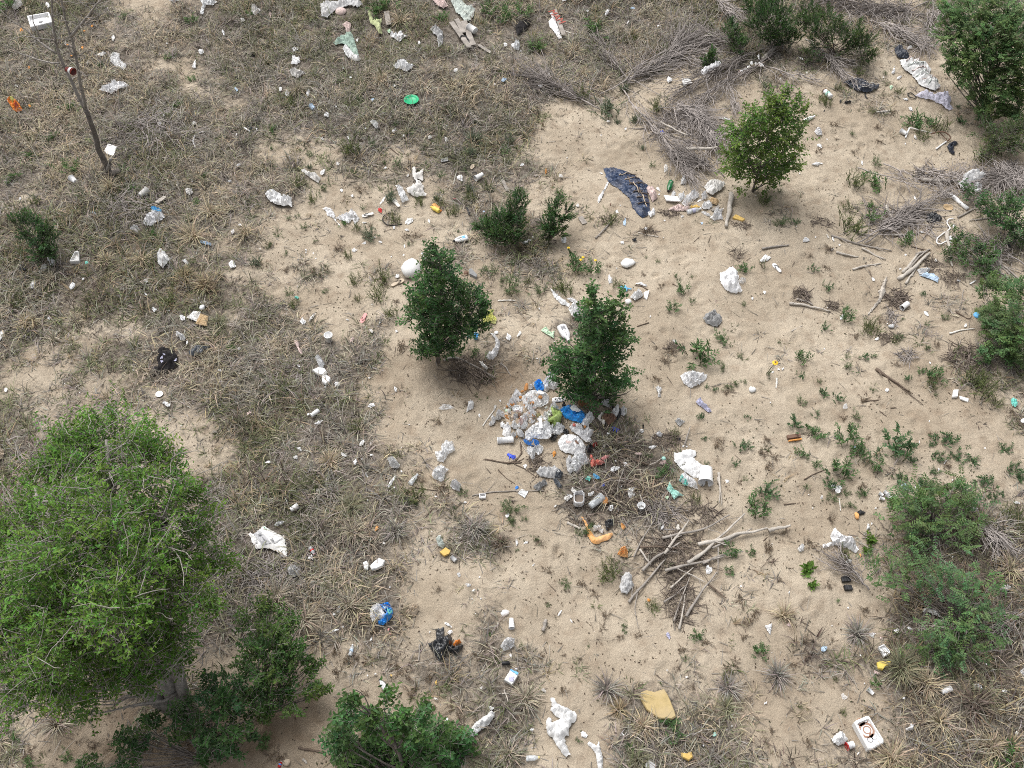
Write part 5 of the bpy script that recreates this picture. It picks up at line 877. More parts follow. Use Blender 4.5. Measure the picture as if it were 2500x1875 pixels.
cup_up('~blue cup under the sapling', '11', 1872, 1250, 50, 'light_blue', hr=.9); scrap('blue scrap left of the blue cup', '11', 1816, 1252, 36, 26, 'light_blue', name='blue_scrap')
bag('curved white bag lying on the sand, sleeve-shaped', '11', [(1995, 1238), (2032, 1240), (2062, 1285), (2078, 1340), (2062, 1405), (2025, 1452), (1990, 1456), (1952, 1432), (1990, 1405), (2028, 1382), (2042, 1330), (2030, 1280)], 'film_white', .08); disc('~small white lid', '11', 2045, 1224, 36, 'white', 'jar_lid', 'lid', .25, dome=True)
twig_nest('exposed_roots', 'exposed roots on the bank below the left centre sapling', '11', 1840, 1540, 400, 180, 150, 'twig_brown', .009, .3, 'roots', .16); stick('root', 'pale twisted root on the bank', 'root', '11', [(1600, 1460), (1700, 1430), (1830, 1480), (1960, 1540), (2040, 1600)], .022, .01, 'wood_grey', forks=3); stick('stick', '~crooked twig', 'stick', '11', [(2080, 1470), (2130, 1510), (2168, 1582)], .014, .008, 'wood_grey', forks=1)
rag('ragged white strip on the exposed roots', '11', [(1900, 1480), (1930, 1488), (1975, 1530), (1965, 1545), (1925, 1520)], 'dirty_white', .04, lift=.1)
stick('stick', 'white rod with dark end above the bank', 'stick', '11', [(2058, 954), (2130, 948), (2205, 952)], .016, .014, 'bone'); hose('hose_piece', '~short curl of black hose', 'hose', '11', [(1998, 978), (1992, 1010), (2015, 1040)], .012, 'dark')
# ---- tile 12
stick('stick', 'dark straight stick below the twin bushes', 'stick', '12', [(68, 480), (160, 565), (268, 650)], .018, .01, 'wood_brown'); stick('stick', '~grey curved root', 'stick', '12', [(738, 425), (790, 370), (882, 282)], .022, .016, 'wood_grey', forks=2)
twig_nest('twig_litter', '~dark twiggy debris', '12', 880, 270, 300, 110, 70, tl=.14); stick('stick', '~pale bent stick', 'stick', '12', [(1098, 376), (1180, 398), (1272, 414)], .013, .01, 'wood_white'); scrap('~torn white and teal strip', '12', 988, 282, 26, 70, 'pale_blue', rot=0)
root = rag('white rag heap of crumpled film on the sand', '12', [(1788, 722), (1835, 712), (1862, 680), (1892, 668), (1930, 700), (1945, 752), (1942, 800), (1978, 868), (1955, 892), (1905, 892), (1850, 878), (1810, 835), (1785, 790)], 'film_white', .16); bag('small clear bag right of the white rag heap', '12', [(1935, 790), (1962, 768), (2000, 775), (2005, 800), (1965, 818)], 'film_thin', .06)
rag('grey shirt spread on the sand', '12', [(1642, 1108), (1665, 1075), (1700, 1058), (1742, 1034), (1768, 1068), (1798, 1085), (1802, 1135), (1765, 1178), (1712, 1165), (1672, 1148)], 'grey_cloth', .08, 'shirt', 'clothing', fold=1.3)
bag('twisted clear bag flat on the sand', '12', [(1448, 1590), (1500, 1560), (1552, 1548), (1620, 1570), (1682, 1582), (1668, 1620), (1620, 1660), (1540, 1690), (1482, 1660), (1462, 1620)], 'film_white', .08, fold=1.3)
root = empty('toothbrush', 'light blue toothbrush-like plastic handle on the sand', 'toothbrush', gp('12', (995, 850)))
for nm, pts, m in [('handle', [(950, 838), (995, 850), (1042, 858)], 'light_blue'), ('handle', [(985, 830), (1005, 860), (1000, 876)], 'light_blue')]: Q = smooth_poly(poly3('12', pts, .03), 8, 0, 1)-np.array(root.location); V, T = tubes([(Q, .02, .014)], 5); obj(nm, mesh_np(nm, V, T), m, root)
stick('dark_bar', 'dark splintered bar right of the blue toothbrush', 'bar', '12', [(1075, 822), (1130, 828), (1182, 862)], .016, .01, 'wood_brown'); sheet('white_strip', 'white strip behind the dark bar', 'strip', '12', [(1070, 808), (1120, 798), (1175, 825), (1165, 834), (1110, 815)], 'white', .02)
bag('white crumpled bag below the blue toothbrush', '12', [(1030, 930), (1060, 895), (1102, 868), (1142, 905), (1120, 930), (1072, 958)], 'white', .09); slab('white foam wedge right of the crumpled bag', '12', [(1143, 888), (1192, 874), (1172, 945), (1152, 928)], .03, 'foam', 'foam_wedge', 'foam'); lump('white oval foam piece beside the right sapling', '12', 1015, 968, 62, 40, 'foam', 'foam_piece', 'foam', -.5)
rag('long white film strip above the right centre sapling', '12', [(358, 850), (385, 870), (430, 920), (520, 985), (515, 1008), (450, 985), (395, 935)], 'film', .05); rag('narrow white strip left of the right sapling top', '12', [(495, 940), (545, 938), (602, 970), (590, 985), (530, 962)], 'film_white', .04); bag('white torn bag caught on the right centre sapling', '12', [(508, 1052), (540, 1015), (560, 998), (580, 1030), (625, 1085), (600, 1098), (570, 1132), (535, 1110)], 'white', .12, lift=.1)
sheet('printed_paper', 'green and white folded paper on the bank', 'paper', '12', [(278, 1205), (322, 1172), (345, 1210), (365, 1225), (392, 1212), (388, 1276), (350, 1252), (318, 1235)], 'pale_green', .04, .7)
jug('grey-white plastic jug left of the right centre sapling', '12', (512, 1305), (448, 1185), .5, 'film_white', 'white', 'print_grey', 'plastic_jug', 'jug')
for x, y, w_, h_, m in [(860, 778, 76, 34, 'film_white'), (965, 462, 26, 24, 'white'), (265, 1022, 18, 12, 'white'), (95, 1232, 24, 70, 'dirty_white'), (475, 440, 50, 50, 'film'), (150, 472, 76, 24, 'film_white'), (212, 428, 26, 18, 'dirty_white'), (2062, 932, 30, 18, 'white'), (2168, 880, 30, 20, 'white'), (1412, 1300, 50, 24, 'dirty_white'), (588, 148, 24, 30, 'dirty_white'), (10, 1265, 24, 50, 'white'), (920, 200, 16, 26, 'white'), (580, 1235, 10, 10, 'white'), (1200, 1086, 18, 12, 'white')]: scrap('~pale litter scrap', '12', x, y, w_, h_, m)
scrap('~dark chip', '12', 1070, 442, 42, 24, 'dark', name='dark_scrap', cat='flake'); plank('~flat grey board', '12', (610, 250), (648, 305), 44, .015); stick('stick', '~short dark twig', 'stick', '12', [(1388, 806), (1425, 828), (1462, 842)], .01, .006, 'wood_brown'); stick('stick', '~thin dark twig', 'stick', '12', [(640, 808), (680, 815), (718, 828)], .012, .01, 'wood_brown'); stick('stick', '~low brown stick', 'stick', '12', [(1092, 1168), (1140, 1150), (1190, 1135)], .012, .008, 'wood_brown')
twig_nest('twig_litter', '~dark dead stalks', '12', 1930, 560, 90, 120, 40, 'twig_brown', tl=.2); twig_nest('twig_litter', '~brown dry stalks', '12', 1400, 1350, 160, 60, 50, 'twig_brown', tl=.18)
# ---- tile 13
sheet('white_shard', 'white triangular plastic shard left of the white shoe', 'shard', '13', [(-22, 622), (25, 565), (78, 588), (48, 615), (0, 632)], 'white', .05, .3)
o = sandal('white shoe with dark openings on the sand', '13', (92, 638), (158, 712), 'white', 'dark', 'shoe', 'shoe')
for lab, pts, r0, m, fk in [('straight grey stick at the left of the driftwood', [(0, 515), (110, 500), (228, 484)], .03, 'wood_grey', 1), ('forked pale stick below the long grey branch', [(625, 545), (700, 565), (812, 585)], .028, 'wood_white', 2), ('pale stick with a stubby fork below the forked one', [(762, 690), (860, 662), (1002, 640)], .026, 'wood_white', 2), ('pale stick sloping down from the long branch', [(840, 510), (930, 560), (1042, 606)], .024, 'wood_white', 1), ('long grey branch across the driftwood', [(585, 405), (720, 450), (860, 490), (1092, 532)], .026, 'wood_grey', 4), ('short dark twig with a white tip', [(898, 700), (920, 735), (942, 772)], .012, 'wood_brown', 0), ('thick pale log, lowest of the log bundle', [(1148, 775), (1270, 690), (1412, 560)], .055, 'wood_white', 0), ('pale log, upper left of the log bundle', [(1185, 720), (1260, 640), (1335, 545)], .04, 'wood_white', 0), ('thin pale log, right of the log bundle', [(1208, 812), (1260, 735), (1322, 650)], .03, 'wood_white', 1), ('grey stick on top of the log bundle', [(1230, 690), (1310, 600), (1395, 530)], .03, 'wood_grey', 0), ('stout grey stick across the log bundle top', [(1300, 560), (1360, 545), (1415, 522)], .03, 'wood_grey', 0), ('log lying beneath the left twig heap', [(230, 978), (400, 1000), (572, 1046)], .032, 'wood_white', 0), ('pale grey stick beside the left twig heap', [(290, 940), (380, 960), (430, 990)], .022, 'wood_grey', 0), ('white bowed stick left of the right edge shrub', [(1580, 1228), (1680, 1200), (1792, 1190)], .02, 'bone', 0), ('brown crooked stick by the blue lid', [(1635, 1042), (1700, 1085), (1752, 1112), (1810, 1012)], .016, 'wood_brown', 1), ('dark fallen branch pointing lower right', [(960, 1530), (1060, 1600), (1150, 1659), (1240, 1720)], .03, 'wood_brown', 3), ('grey stub of a trunk by the white hose', [(1560, 380), (1570, 500), (1600, 670)], .045, 'wood_white', 1), ('slender pale stick between the log and the lone sunflower', [(248, 1210), (290, 1185), (342, 1160)], .014, 'wood_white', 0), ('grey stake in the leafy right edge', [(1962, 248), (1850, 265), (1745, 275)], .02, 'wood_white', 0), ('dark rod on the sand at the right edge', [(2075, 475), (2095, 515), (2115, 556)], .026, 'dark', 0), ('thin twig above the blue lid pointing down', [(1700, 860), (1690, 910), (1682, 972)], .01, 'wood_grey', 1), ('long pole crossing the shrub at right edge', [(1650, 250), (1850, 140), (2050, 60), (2212, -40)], .02, 'wood_grey', 2), ('grey fallen stem through the leafy branch', [(1800, 500), (1950, 600), (2100, 710), (2230, 830)], .028, 'wood_grey', 3), ('second grey stem beside the fallen leafy branch', [(1850, 520), (2000, 650), (2130, 760), (2220, 860)], .024, 'wood_grey', 2), ('dark stalk right of the sunken lid', [(1260, 490), (1340, 515), (1420, 528)], .012, 'wood_brown', 0), ('brown stick under the tall olive weed', [(820, 390), (880, 396), (935, 400)], .02, 'wood_grey', 0), ('birch-pale stick below the leafy patch', [(1090, 398), (1180, 402), (1280, 404)], .03, 'wood_white', 0)]: stick('stick', lab, 'stick', '13', pts, r0, None, m, 7, forks=fk)
sheet('bark_strip', 'long peeled pale bark strip below the log bundle', 'bark', '13', [(1045, 748), (1056, 760), (1035, 850), (1042, 880), (1000, 960), (945, 1020), (870, 1092), (930, 1010), (975, 950), (990, 900), (978, 880), (1010, 830)], 'wood_white', .06, .8)
twig_nest('twig_pile', 'round nest of dark twigs right of the bark strip', '13', 1140, 940, 210, 180, 110, 'twig_brown', .011, .24); twig_nest('twig_pile', 'heap of brown twigs left of the log', '13', 340, 915, 150, 130, 70, 'twig_brown', .010, .2); twig_nest('twig_pile', 'brown twigs at the right end of the log', '13', 600, 1000, 130, 100, 50, 'twig_brown', .008, .18); twig_nest('twig_pile', 'narrow trail of twigs above the white pebble', '13', 1095, 1100, 80, 170, 60, 'twig_grey', .008, .18); twig_nest('twig_pile', 'spiky grey twig heap on the lower sand', '13', 1230, 1420, 170, 110, 70, 'twig_grey', .008, .2)
twig_nest('twig_pile', 'broad mat of brown twigs by the right edge shrub', '13', 1720, 1430, 340, 230, 190, 'twig_brown', .009, .24); twig_nest('twig_pile', 'dark ring of twigs below the grey sheet', '13', 1600, 760, 230, 100, 80, 'twig_brown', .007, .2); twig_nest('twig_pile', 'dark twigs behind the pale log bundle', '13', 1440, 650, 130, 120, 60, 'twig_brown', .008, .22); twig_nest('twig_pile', 'dry dark twigs left of the olive weed', '13', 500, 280, 200, 70, 50, 'twig_brown', .007, .2); twig_nest('twig_pile', 'grey broken stalks below the sand-coloured weeds', '13', 1080, 1260, 220, 90, 60, 'twig_brown', .007, .2)
hose('white_hose', 'thin white looping hose by the grey stub', 'hose', '13', [(1612, 262), (1570, 268), (1555, 300), (1588, 348), (1530, 385), (1475, 430), (1470, 470), (1500, 482), (1558, 450), (1600, 470)], .014, 'white')
stick('pipe', 'thick white plastic pipe slanting at the right', 'pipe', '13', [(1578, 60), (1655, 122), (1732, 185)], .045, .045, 'white', 10); disc('round brown disc on the sand, below the pipe', '13', 1570, 165, 82, 'cardboard', 'brown_disc', 'lid', .1)
rag('black rag snagged in the dead branches', '13', [(1380, 250), (1420, 215), (1480, 235), (1520, 265), (1490, 300), (1430, 295), (1390, 290)], 'black_film', .08)
rag('pale grey plastic sheet half buried in the sand', '13', [(1325, 740), (1380, 722), (1445, 728), (1492, 762), (1480, 800), (1430, 775)], 'pale_blue', .05, name='plastic_sheet', cat='sheet'); rag('grey-blue plastic under the pale log bundle', '13', [(1305, 692), (1360, 678), (1420, 690), (1398, 722), (1330, 735)], 'grey_white', .06, name='plastic_sheet', cat='sheet')
disc('light blue round lid beside the right edge shrub', '13', 1815, 1076, 66, 'light_blue', 'blue_lid', 'lid', .2, dome=True)
lump('white pebble at the end of the twig trail', '13', 1090, 1172, 52, 32, 'grey_white', 'white_pebble', 'stone', 0); cup('white can end in the dark twig nest', '13', (1175, 1025), (1225, 985), .6, 'white', 'can', 'can', .95)
for x, y, w_, h_, m in [(938, 772, 30, 24, 'white'), (592, 520, 30, 18, 'white'), (370, 440, 46, 50, 'grey_white'), (25, 882, 34, 20, 'white'), (1345, 372, 40, 12, 'white'), (1292, 90, 30, 16, 'white'), (1620, 325, 34, 18, 'white'), (1590, 430, 44, 40, 'white'), (1212, 565, 18, 16, 'white'), (1465, 612, 30, 16, 'white'), (1388, 1065, 22, 56, 'white'), (1715, 1165, 30, 20, 'white'), (975, 1272, 46, 26, 'white'), (680, 1085, 40, 54, 'film'), (1658, 782, 26, 24, 'white'), (1165, 682, 14, 22, 'white'), (525, 1358, 12, 10, 'white'), (175, 1530, 26, 16, 'white'), (140, 1532, 20, 14, 'white'), (90, 1555, 26, 14, 'white'), (1418, 1475, 18, 12, 'white'), (600, 434, 50, 14, 'white'), (555, 410, 36, 12, 'bone'), (655, 480, 14, 16, 'white'), (452, 415, 12, 10, 'white'), (1775, 800, 12, 60, 'white'), (2105, 1520, 16, 12, 'white')]: scrap('~pale litter scrap', '13', x, y, w_, h_, m)
stick('stick', 'white short rod below the lone sunflower', 'stick', '13', [(124, 1608), (122, 1640), (120, 1690)], .02, .018, 'bone')
# ---- tiles 20, 21
disc('round white paper plate above the big tree crown', '20', 1348, 120, 64, 'white', 'paper_plate', 'plate', .1); scrap('torn white plate piece below the round plate', '20', 1410, 206, 66, 46, 'white', rot=.6)
scrap('~small blue scrap', '20', 1695, 1112, 44, 40, 'glove', name='blue_scrap'); sheet('tan_paper', 'tan and white paper cut by the left edge', 'paper', '20', [(-25, 600), (20, 588), (45, 600), (42, 655), (0, 690), (-25, 690)], 'beige', .05); scrap('~white fleck', '20', 60, 82, 28, 34, 'white'); scrap('~pale fleck', '20', 2110, 285, 36, 40, 'pink_white')
o = sheet('mailer_bag', 'large grey-white printed mailer bag on the grass', 'bag', 'Z4', [(150, 292), (188, 274), (262, 318), (345, 222), (438, 145), (560, 215), (842, 352), (862, 512), (892, 640), (885, 725), (828, 770), (672, 622), (560, 582), (412, 578), (290, 588), (236, 482)], 'white_paper', .10, .25, smooth=True)
vv = np.array([tuple(v.co) for v in o.data.vertices])
def onto(pts, m, name, dz=.006):
    P = []
    for p in pts: g = gp('Z4', p); q = np.array((g.x, g.y))-np.array(o.location)[:2]; P.append((q[0], q[1]))
    ii = 10; V = []; Fc = []
    cx = sum(p[0] for p in P)/len(P); cy = sum(p[1] for p in P)/len(P); fine = []
    for i in range(len(P)):
        a = P[i]; b_ = P[(i+1) % len(P)]
        for k in range(3): fine.append((a[0]+(b_[0]-a[0])*k/3, a[1]+(b_[1]-a[1])*k/3))
    for s in (1, .66, .33):
        for (x, y) in fine: V.append((cx+(x-cx)*s, cy+(y-cy)*s))
    V.append((cx, cy)); n = len(fine)
    for r in range(2): Fc += [(r*n+i, r*n+(i+1) % n, (r+1)*n+(i+1) % n, (r+1)*n+i) for i in range(n)]
    Fc += [(2*n+i, 2*n+(i+1) % n, 3*n) for i in range(n)]
    V3 = [(x, y, vv[np.argsort(((vv[:, :2]-(x, y))**2).sum(1))[:3], 2].max()+dz) for x, y in V]; return obj(name, mesh_py(name, V3, Fc), m, o)
onto([(250, 320), (330, 245), (400, 285), (600, 505), (420, 545)], 'print_light', 'grey_panel'); onto([(362, 350), (372, 332), (395, 332), (408, 350), (395, 372), (372, 372)], 'print_grey', 'round_logo', .010); onto([(420, 402), (436, 398), (482, 462), (466, 468)], 'print_grey', 'print_bar', .010)
for k in range(3): onto([(572+k*18, 440-k*10), (582+k*18, 432-k*10), (640+k*14, 508-k*10), (630+k*14, 514-k*10)], 'print_grey', 'print_bar', .009)
onto([(640, 505), (820, 392), (826, 402), (650, 518)], 'print_light', 'fold_line', .008)
for pts in ([(440, 175), (462, 185), (480, 205), (462, 210), (448, 198)], [(482, 225), (502, 218), (512, 240), (492, 248)], [(540, 215), (556, 222), (566, 236), (550, 234)]): onto(pts, 'print_green', 'green_print', .008)
sheet('white_liner', '', '', 'Z4', [(265, 430), (300, 415), (330, 460), (325, 505), (295, 500)], 'white', .03, .5, parent=o, lift=.05)
bottle('~clear plastic scrap cup', '21', (488, 315), (552, 268), .5, 'film_white', 'white', None, 'plastic_cup', 'cup', .8)
bag('white cloth knot at the edge of the grass', '21', [(1122, 678), (1150, 665), (1182, 660), (1215, 700), (1238, 730), (1222, 758), (1185, 755), (1150, 735), (1145, 705)], 'white_cloth', .09)
bag('clear plastic bag on sand, upper of two', '21', [(1580, 562), (1622, 508), (1688, 540), (1698, 602), (1642, 632), (1602, 698), (1550, 690), (1528, 612), (1582, 598)], 'film', .12); bag('clear plastic bag on sand, lower of two', '21', [(1500, 800), (1520, 752), (1582, 728), (1645, 752), (1612, 800), (1602, 850), (1578, 862), (1512, 832)], 'film', .12)
bag('white crumpled film ball left of the long twig', '21', [(1653, 895), (1675, 862), (1705, 852), (1752, 892), (1738, 942), (1690, 932)], 'film_white', .10)
bottle('clear empty bottle lying on the sand below the cloth knot', '21', (1382, 798), (1318, 888), .36, 'clear_plastic', 'clear_plastic')
slab('small white tub on its side under the long twig', '21', [(1900, 966), (1956, 964), (1958, 1000), (1902, 1002)], .06, 'film_white', 'plastic_tub', 'tub', inset=(.75, .04))
bag('white twisted tissue right of the clean sand', '21', [(1808, 185), (1832, 170), (1860, 190), (1850, 240), (1812, 258), (1790, 278), (1800, 240)], 'white', .07); bag('flat clear film on the sand above the clear bags', '21', [(1555, 235), (1600, 200), (1650, 205), (1698, 235), (1640, 245), (1580, 250)], 'film_thin', .03)
def glove(label, c, x, y, w_, rot):
    k = mpp(c, x, y)*w_; g = gp(c, (x, y)); root = empty('rubber_glove', label, 'glove', g+Vector((0, 0, .01)), rot); V, T = tubes([(np.array([(-.45, 0, .03), (-.2, 0, .05), (.05, 0, .055), (.2, .02, .04)])*k, .16*k, np.array([.13, .19, .2, .13])*k)], 8); V[:, 2] = np.maximum(.004, V[:, 2]*.5); obj('palm', mesh_np('palm', V, T, smooth=True), 'glove', root)
    for i, (dx, dy, ex, ey) in enumerate([(.1, .14, .42, .26), (.18, .06, .55, .1), (.18, -.03, .56, -.06), (.14, -.11, .45, -.24), (-.08, -.16, .06, -.42)]): Q = smooth_poly(np.array([(dx, dy, .05), ((dx+ex)/2, (dy+ey)/2, .09), (ex, ey, .03)])*k, 7, .008*k, i); V, T = tubes([(Q, .055*k, .035*k)], 6); obj('finger', mesh_np('finger', V, T, smooth=True), 'glove', root)
    AVOID.append((g.x, g.y, k*.5)); return root
glove('bright blue rubber glove alone on the sand', 'Z1', 470, 1345, 165, -.6); glove('bright blue rubber glove by the twigs right of the heap', 'Z2', 1118, 335, 140, -.8)
cup('~white paper cup', '21', (378, 1075), (318, 1112), .8); bag('clear plastic strip above the printed mailer', '21', [(172, 1235), (205, 1212), (262, 1198), (250, 1222), (200, 1242)], 'film', .05); bottle('small clear bottle with a red cap end', '21', (515, 1480), (480, 1422), .45, 'clear_plastic', 'red', 'red')
rag('pale green glassy bag below the spiky tussock', '21', [(1535, 1340), (1565, 1318), (1592, 1350), (1615, 1400), (1595, 1428), (1555, 1400)], 'pale_green_cloth', .06, name='plastic_bag', cat='bag'); slab('yellow sponge piece on the sand', '21', [(1568, 1458), (1618, 1418), (1662, 1448), (1648, 1475), (1605, 1492)], .05, 'yellow_foam', 'sponge', 'sponge'); cup('crushed grey can right of the yellow sponge', '21', (1668, 1500), (1705, 1530), .8, 'grey_white', 'can', 'can', .95)
slab('white foam offcut, narrow one of two', '21', [(922, 1550), (955, 1535), (972, 1560), (965, 1612), (935, 1605)], .05, 'foam', 'foam_offcut', 'foam', bev=.3); slab('white foam offcut, wider one of two', '21', [(980, 1580), (1020, 1545), (1060, 1516), (1112, 1540), (1090, 1582), (1040, 1605), (1000, 1612)], .07, 'foam', 'foam_offcut', 'foam', bev=.3)
bag('white tissue ball below the printed mailer', '21', [(288, 1595), (318, 1578), (355, 1585), (398, 1612), (385, 1660), (345, 1675), (300, 1650)], 'white_cloth', .12)
for x, y, w_, h_, m in [(125, 700, 22, 46, 'white'), (765, 632, 54, 34, 'white'), (860, 696, 54, 36, 'white'), (915, 535, 26, 50, 'white'), (985, 540, 18, 16, 'white'), (992, 636, 16, 26, 'white'), (388, 586, 44, 32, 'film'), (356, 656, 36, 36, 'film'), (1160, 872, 110, 34, 'film'), (1182, 916, 26, 14, 'white'), (1195, 80, 44, 24, 'white'), (703, 46, 44, 36, 'film_white'), (606, 70, 18, 18, 'white'), (1535, 982, 30, 10, 'white'), (1785, 1032, 22, 18, 'white'), (1902, 296, 30, 18, 'white'), (1742, 1332, 18, 16, 'white'), (1100, 1382, 26, 18, 'dirty_white'), (2135, 1145, 30, 44, 'white'), (552, 366, 60, 30, 'film'), (1000, 215, 60, 44, 'film_white'), (462, 298, 24, 16, 'white'), (490, 1505, 40, 26, 'white'), (470, 1506, 20, 18, 'white'), (1245, 772, 18, 14, 'white'), (1728, 1640, 36, 30, 'grey_white'), (950, 806, 60, 30, 'film_thin'), (912, 672, 16, 12, 'white')]: scrap('~pale litter scrap', '21', x, y, w_, h_, m)
scrap('~orange-brown scrap', '21', 1035, 1256, 30, 56, 'orange_foam', name='orange_scrap')
stick('twig', '~thin dark twig', 'stick', '21', [(1360, 902), (1520, 925), (1700, 942)], .008, .004, 'wood_brown', forks=2); stick('twig', 'long thin branch running toward the rag pile', 'stick', '21', [(1840, 970), (2000, 940), (2212, 930), (2450, 930)], .012, .008, 'wood_grey', forks=4); stick('twig', '~short dark stick', 'stick', '21', [(1432, 1155), (1475, 1115), (1525, 1075)], .012, .008, 'wood_brown'); stick('twig', '~black twig below the glove', 'stick', '21', [(1950, 660), (2040, 680), (2130, 694), (2260, 690)], .01, .014, 'wood_brown'); stick('twig', '~slanting dark twig', 'stick', '21', [(2060, 748), (2120, 815), (2205, 872)], .008, .005, 'wood_brown')
# ---- the rubbish heap in the middle (Z1)
def hl(x, y): return .20*math.exp(-((x-800)/330)**2-((y-620)/240)**2)+.08*math.exp(-((x-900)/250)**2-((y-1000)/200)**2)
def hb(label, pts, m, h=.07, name=PB, cat=BG, dz=0, smooth=False, fold=1.0):
    mx = sum(p[0] for p in pts)/len(pts); my = sum(p[1] for p in pts)/len(pts); return sheet(name, label, cat, 'Z1', pts, m, h, fold, None, .01+hl(mx, my)+dz, .25, smooth)
hb('damp brown food waste under the bags of the heap', [(350, 640), (480, 480), (640, 400), (850, 350), (1050, 400), (1130, 560), (1150, 760), (1080, 900), (900, 960), (680, 950), (500, 880), (380, 780)], 'beige', .12, 'food_waste', 'food waste', -.19, True)
hb('white jug-like bag at the left top of the heap', [(478, 400), (490, 350), (520, 305), (562, 290), (610, 320), (650, 365), (668, 420), (640, 450), (590, 470), (520, 440), (480, 440)], 'film_white', .14, dz=.02)
hb('white round-bottomed bag under the jug-like one', [(422, 500), (440, 450), (478, 432), (540, 460), (575, 490), (560, 540), (500, 585), (450, 580), (420, 540)], 'film_white', .12)
hb('large clear bag of food scraps on top of the heap', [(660, 420), (740, 360), (820, 320), (930, 320), (1020, 340), (1100, 410), (1110, 470), (1060, 560), (980, 600), (860, 610), (760, 600), (690, 540), (650, 480)], 'film', .12, dz=.02)
hb('bright blue knotted bag standing on the heap', [(858, 190), (870, 140), (930, 118), (985, 135), (1018, 180), (1022, 240), (990, 290), (960, 320), (920, 318), (900, 270), (868, 230)], 'blue_film', .20, dz=.03)
hb('grey-white crumpled bags between heap and right sapling', [(1005, 110), (1060, 40), (1110, 60), (1180, 90), (1260, 90), (1298, 130), (1250, 210), (1190, 240), (1130, 220), (1060, 270), (1025, 250), (1030, 190)], 'film_white', .16)
hb('thin white wisp of film under the right sapling', [(1070, 0), (1120, -30), (1190, 0), (1200, 60), (1130, 70), (1080, 45)], 'film', .10)
hb('white wing of card left of the blue knotted bag', [(828, 112), (880, 105), (920, 118), (870, 145), (850, 160)], 'white', .03, 'white_card', 'card')
hb('white cup-like wrapper above the bread', [(765, 175), (790, 155), (830, 180), (850, 220), (800, 232), (770, 210)], 'white', .06, 'wrapper', 'wrapper')
lump('upper brown loaf of bread on the heap edge', 'Z1', 722, 240, 72, 150, 'bread', 'bread_loaf', 'bread', .15, .10); lump('lower brown loaf of bread on the heap edge', 'Z1', 425, 725, 66, 150, 'bread', 'bread_loaf', 'bread', -.9, .05); lump('small brown bread crust left of the upper loaf', 'Z1', 655, 295, 70, 40, 'bread', 'bread_crust', 'bread', -.5, .08); lump('brown bread crust against the round-bottomed bag', 'Z1', 402, 512, 36, 50, 'bread', 'bread_crust', 'bread', 0, .02)
lump('round brown bun inside the big clear bag', 'Z1', 958, 512, 70, 60, 'bread', 'bread_bun', 'bread', 0, .30); lump('brown bun beside the jug-like bag', 'Z1', 625, 495, 60, 50, 'bread', 'bread_bun', 'bread', 0, .27); lump('brown bun in the middle of the heap', 'Z1', 825, 615, 70, 44, 'bread', 'bread_bun', 'bread', -.3, .32); lump('red-brown food lump at the heap centre', 'Z1', 610, 745, 60, 70, 'brown', 'food_lump', 'food', 0, .18)
slab('white card on top of the big clear bag', 'Z1', [(905, 436), (1010, 434), (1012, 474), (903, 472)], .012, 'white', 'white_card', 'card', lift=.36); slab('tall white card in the clear bag below', 'Z1', [(932, 838), (985, 834), (995, 996), (940, 1000)], .012, 'white', 'white_card', 'card', lift=.26)
cup('green and white cup on the left side of the heap', 'Z1', (465, 600), (370, 600), .8, 'pale_green', 'paper_cup', 'cup', .85, 'green_plastic')
slab('clear food tray in the heap', 'Z1', [(490, 632), (530, 590), (610, 585), (625, 640), (560, 672), (500, 672)], .05, 'clear_plastic', 'food_tray', 'tray', lift=.16, inset=(.8, .035))
for lab, pts, m in [('white cloth-like bag at the left foot of the heap', [(215, 640), (240, 605), (300, 615), (360, 660), (390, 700), (330, 710), (270, 690), (225, 690)], 'film_white'), ('dirty white rag at the far left of the heap', [(208, 690), (260, 680), (305, 705), (290, 745), (235, 752), (205, 725)], 'dirty_white'), ('white sock-shaped rag left of the heap', [(130, 690), (165, 688), (180, 720), (210, 725), (205, 775), (165, 830), (110, 842), (88, 820), (120, 790), (140, 750)], 'white'), ('white bag in the centre of the heap', [(745, 700), (800, 670), (850, 680), (900, 710), (880, 760), (820, 790), (760, 780)], 'film_white'), ('white bag right of the olive lid', [(1005, 700), (1040, 668), (1110, 672), (1132, 705), (1080, 740), (1040, 760), (1010, 735)], 'white'), ('white lumpy bag left of the olive lid', [(640, 740), (700, 720), (750, 745), (760, 810), (700, 860), (650, 830)], 'film_white'), ('pinkish white food bag in the heap middle', [(590, 800), (640, 780), (690, 830), (680, 880), (620, 880), (585, 845)], 'pink_white'), ('white folded napkin in the heap front', [(470, 850), (510, 820), (560, 860), (600, 900), (570, 925), (500, 900)], 'white'), ('long white napkin at the front of the heap', [(620, 900), (700, 850), (760, 850), (740, 900), (680, 940), (640, 930)], 'white'), ('white curled wrapper at the front left', [(555, 950), (590, 930), (640, 960), (700, 1010), (680, 1055), (620, 1050), (570, 1000)], 'white'), ('grey crumpled foil in the heap', [(500, 700), (560, 690), (600, 740), (590, 800), (520, 790)], 'grey_white'), ('clear film over the middle of the heap', [(690, 560), (760, 530), (850, 560), (900, 640), (820, 690), (740, 660)], 'film'), ('white shard of plate at the heap right', [(1040, 745), (1110, 760), (1100, 800), (1050, 790)], 'white'), ('small white rag at the heap lower left', [(460, 1040), (500, 990), (550, 970), (560, 1000), (510, 1050), (480, 1062)], 'white'), ('white crumpled bag left of the olive lid, lower', [(760, 800), (830, 790), (880, 830), (820, 870), (770, 860)], 'film_white')]: hb(lab, pts, m, .09)
disc('small round olive jar lid on the heap', 'Z1', 930, 765, 82, 'olive', 'jar_lid', 'lid', .18, dome=True).location.z += .22
